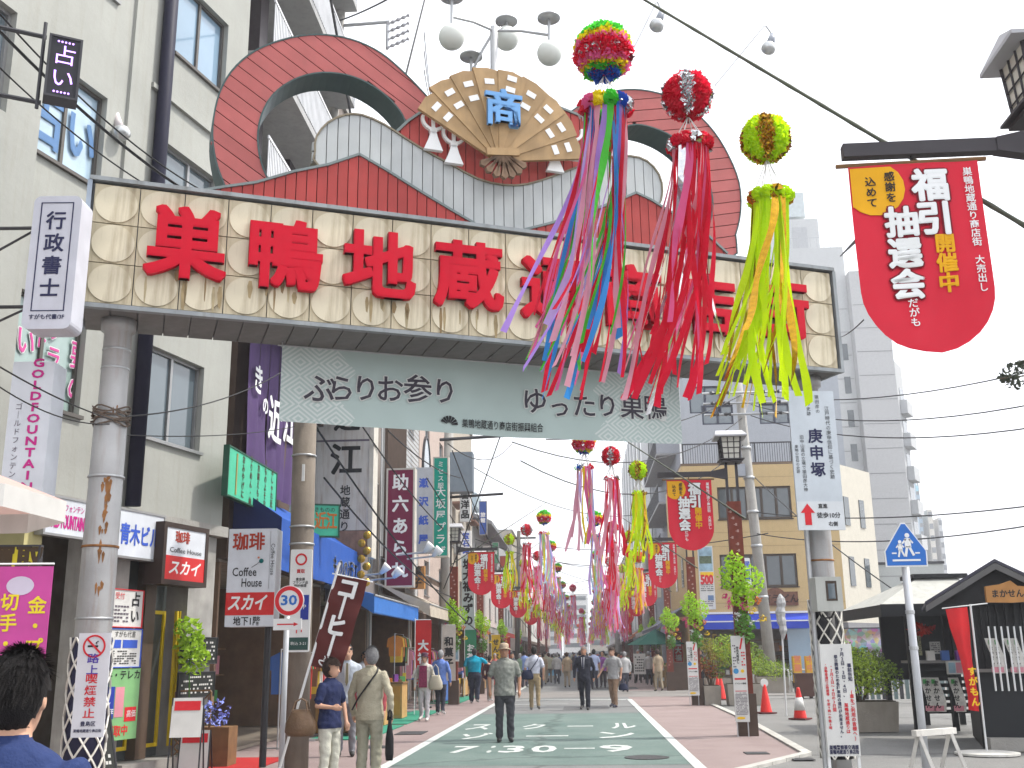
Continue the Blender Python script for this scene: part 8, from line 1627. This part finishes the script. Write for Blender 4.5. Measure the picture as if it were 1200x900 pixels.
# stroller
x, y = gp_(648, 799); o = thing('baby_stroller', 'baby stroller with a light blue seat and dark hood in the road', 'stroller', (x, y, 0)); dk_ = M('stroller_dark', (.02, .022, .03), .7); part('seat', MB().prism([(-.24, .35), (.24, .35), (.27, .85), (-.27, .85)], -.12, .1), M('light_blue_fabric', (.2, .45, .65), .7), o); part('hood', MB().ball((0, .05, .88), .3, 12, 8, sz=.7), dk_, o, True)
for x0 in (-.25, .25):
    w_ = MB(); [w_.tube([(x0 + .0, y0 + .09 * math.cos(t), .1 + .09 * math.sin(t)) for t in [i * math.pi / 5 for i in range(11)]], .03, 6, cap=False) for y0 in (-.3, .3)]; part('wheels', w_, black, o, True); part('frame', MB().tube([(x0, -.3, .1), (x0, .3, .95), (x0, .45, 1.0)], .014, 6).tube([(x0, .3, .1), (x0, -.1, .6)], .014, 6), steel, o)
# crowd: eight different people and their copies
CW = [((.05, .05, .06), (.03, .03, .04), 'black clothes'), ((.45, .45, .45), (.06, .06, .08), 'white top'), ((.32, .25, .17), (.3, .25, .18), 'beige clothes'), ((.08, .1, .2), (.05, .05, .06), 'navy jacket'), ((.4, .12, .1), (.08, .07, .07), 'red top'), ((.4, .4, .3), (.2, .18, .15), 'khaki top'), ((.25, .15, .3), (.05, .05, .06), 'purple top'), ((.2, .3, .22), (.1, .1, .1), 'green top')]
prot = []
for i, (s_, p_, nm) in enumerate(CW):
    prot.append(person(f'person in {nm}, foremost such one in the far crowd', -2.0 + i * .62, 50 + (i * 7) % 13, 180 if i % 3 else 0, h=1.55 + .02 * (i % 6), shirt=s_, pants=p_, voxel=.034, step=.1 * (-1) ** i, female=i % 2 == 0, sleeve='long' if i % 2 else 'short', hair=(hair_b, hair_g, hair_br)[i % 3], group='people in the far crowd'))
def bake_people():
    bpy.context.view_layer.update(); dg = bpy.context.evaluated_depsgraph_get()
    for ob, caps, regs, mats in _dirty:
        me = bpy.data.meshes.new_from_object(ob.evaluated_get(dg)); me.materials.clear()
        for m_ in mats: me.materials.append(m_)
        cp = [(a, b - a, max((b - a).length_squared, 1e-9), 1 / r, regs.index(g) if g in regs else 2) for a, b, r, g in caps if g != 'none']; mi = []; vv = me.vertices
        for p in me.polygons:
            c = p.center; best = 9e9; bi = 0
            for a, d, l2, ir, g in cp:
                w = c - a; t = w.dot(d) / l2; t = 0 if t < 0 else 1 if t > 1 else t; k = (w - d * t).length * ir
                if k < best: best = k; bi = g
            if bi in (1, 2) and (abs(c.x) < .2 and bi == 2 or bi == 1 and abs(c.x) < .17): bi = 1 if c.z > ob['hem'] else 2
            mi.append(bi)
        if ob['fold']:
            amp = ob['fold']; reg = [0] * len(vv)
            for p in me.polygons:
                for q in p.vertices: reg[q] = max(reg[q], 1 if mi[p.index] in (1, 2) else 0)
            mo = [v.co + v.normal * (amp * (noise.noise(Vector((v.co.x * 7, v.co.y * 7, v.co.z * 13 + v.co.x * 9))) + .6 * noise.noise(v.co * 19))) if reg[v.index] else v.co.copy() for v in vv]
            for v, q in zip(vv, mo): v.co = q
        me.polygons.foreach_set('material_index', mi); me.polygons.foreach_set('use_smooth', [True] * len(mi)); ob.modifiers.clear(); old = ob.data; ob.data = me; me.name = 'body'; bpy.data.meshes.remove(old)
bake_people()
rc = random.Random(21)
for k in range(84):
    y = 43 + (k * 1.25) + rc.uniform(-1, 1); x = rc.uniform(-3.6, 3.4) if y > 55 else rc.choice((rc.uniform(-4.0, -2.2), rc.uniform(1.2, 3.2), rc.uniform(-1.2, .8)))
    q = k % 8; clone(prot[q], f'person in {CW[q][2]} in the dense crowd filling the far street', (x, y, 0), rz=R(rc.choice((180, 175, 0, 10, 190, 200))), scale=prot[q].scale.x * rc.uniform(.95, 1.06))
# ================================================================== HAZE
hz = MB().box(-120, 160, -12, 380, -1.2, 110)
hm_ = bpy.data.materials.new('thin_haze'); hm_.use_nodes = True; hn = hm_.node_tree; hn.nodes.clear(); ho_ = hn.nodes.new('ShaderNodeOutputMaterial'); hv = hn.nodes.new('ShaderNodeVolumePrincipled')
hv.inputs['Color'].default_value = (.93, .95, 1, 1); hv.inputs['Density'].default_value = .0012; hv.inputs['Anisotropy'].default_value = .2; hn.links.new(hv.outputs[0], ho_.inputs['Volume'])
o = link('haze', hz.mesh('haze', hm_)); o['kind'] = 'stuff'
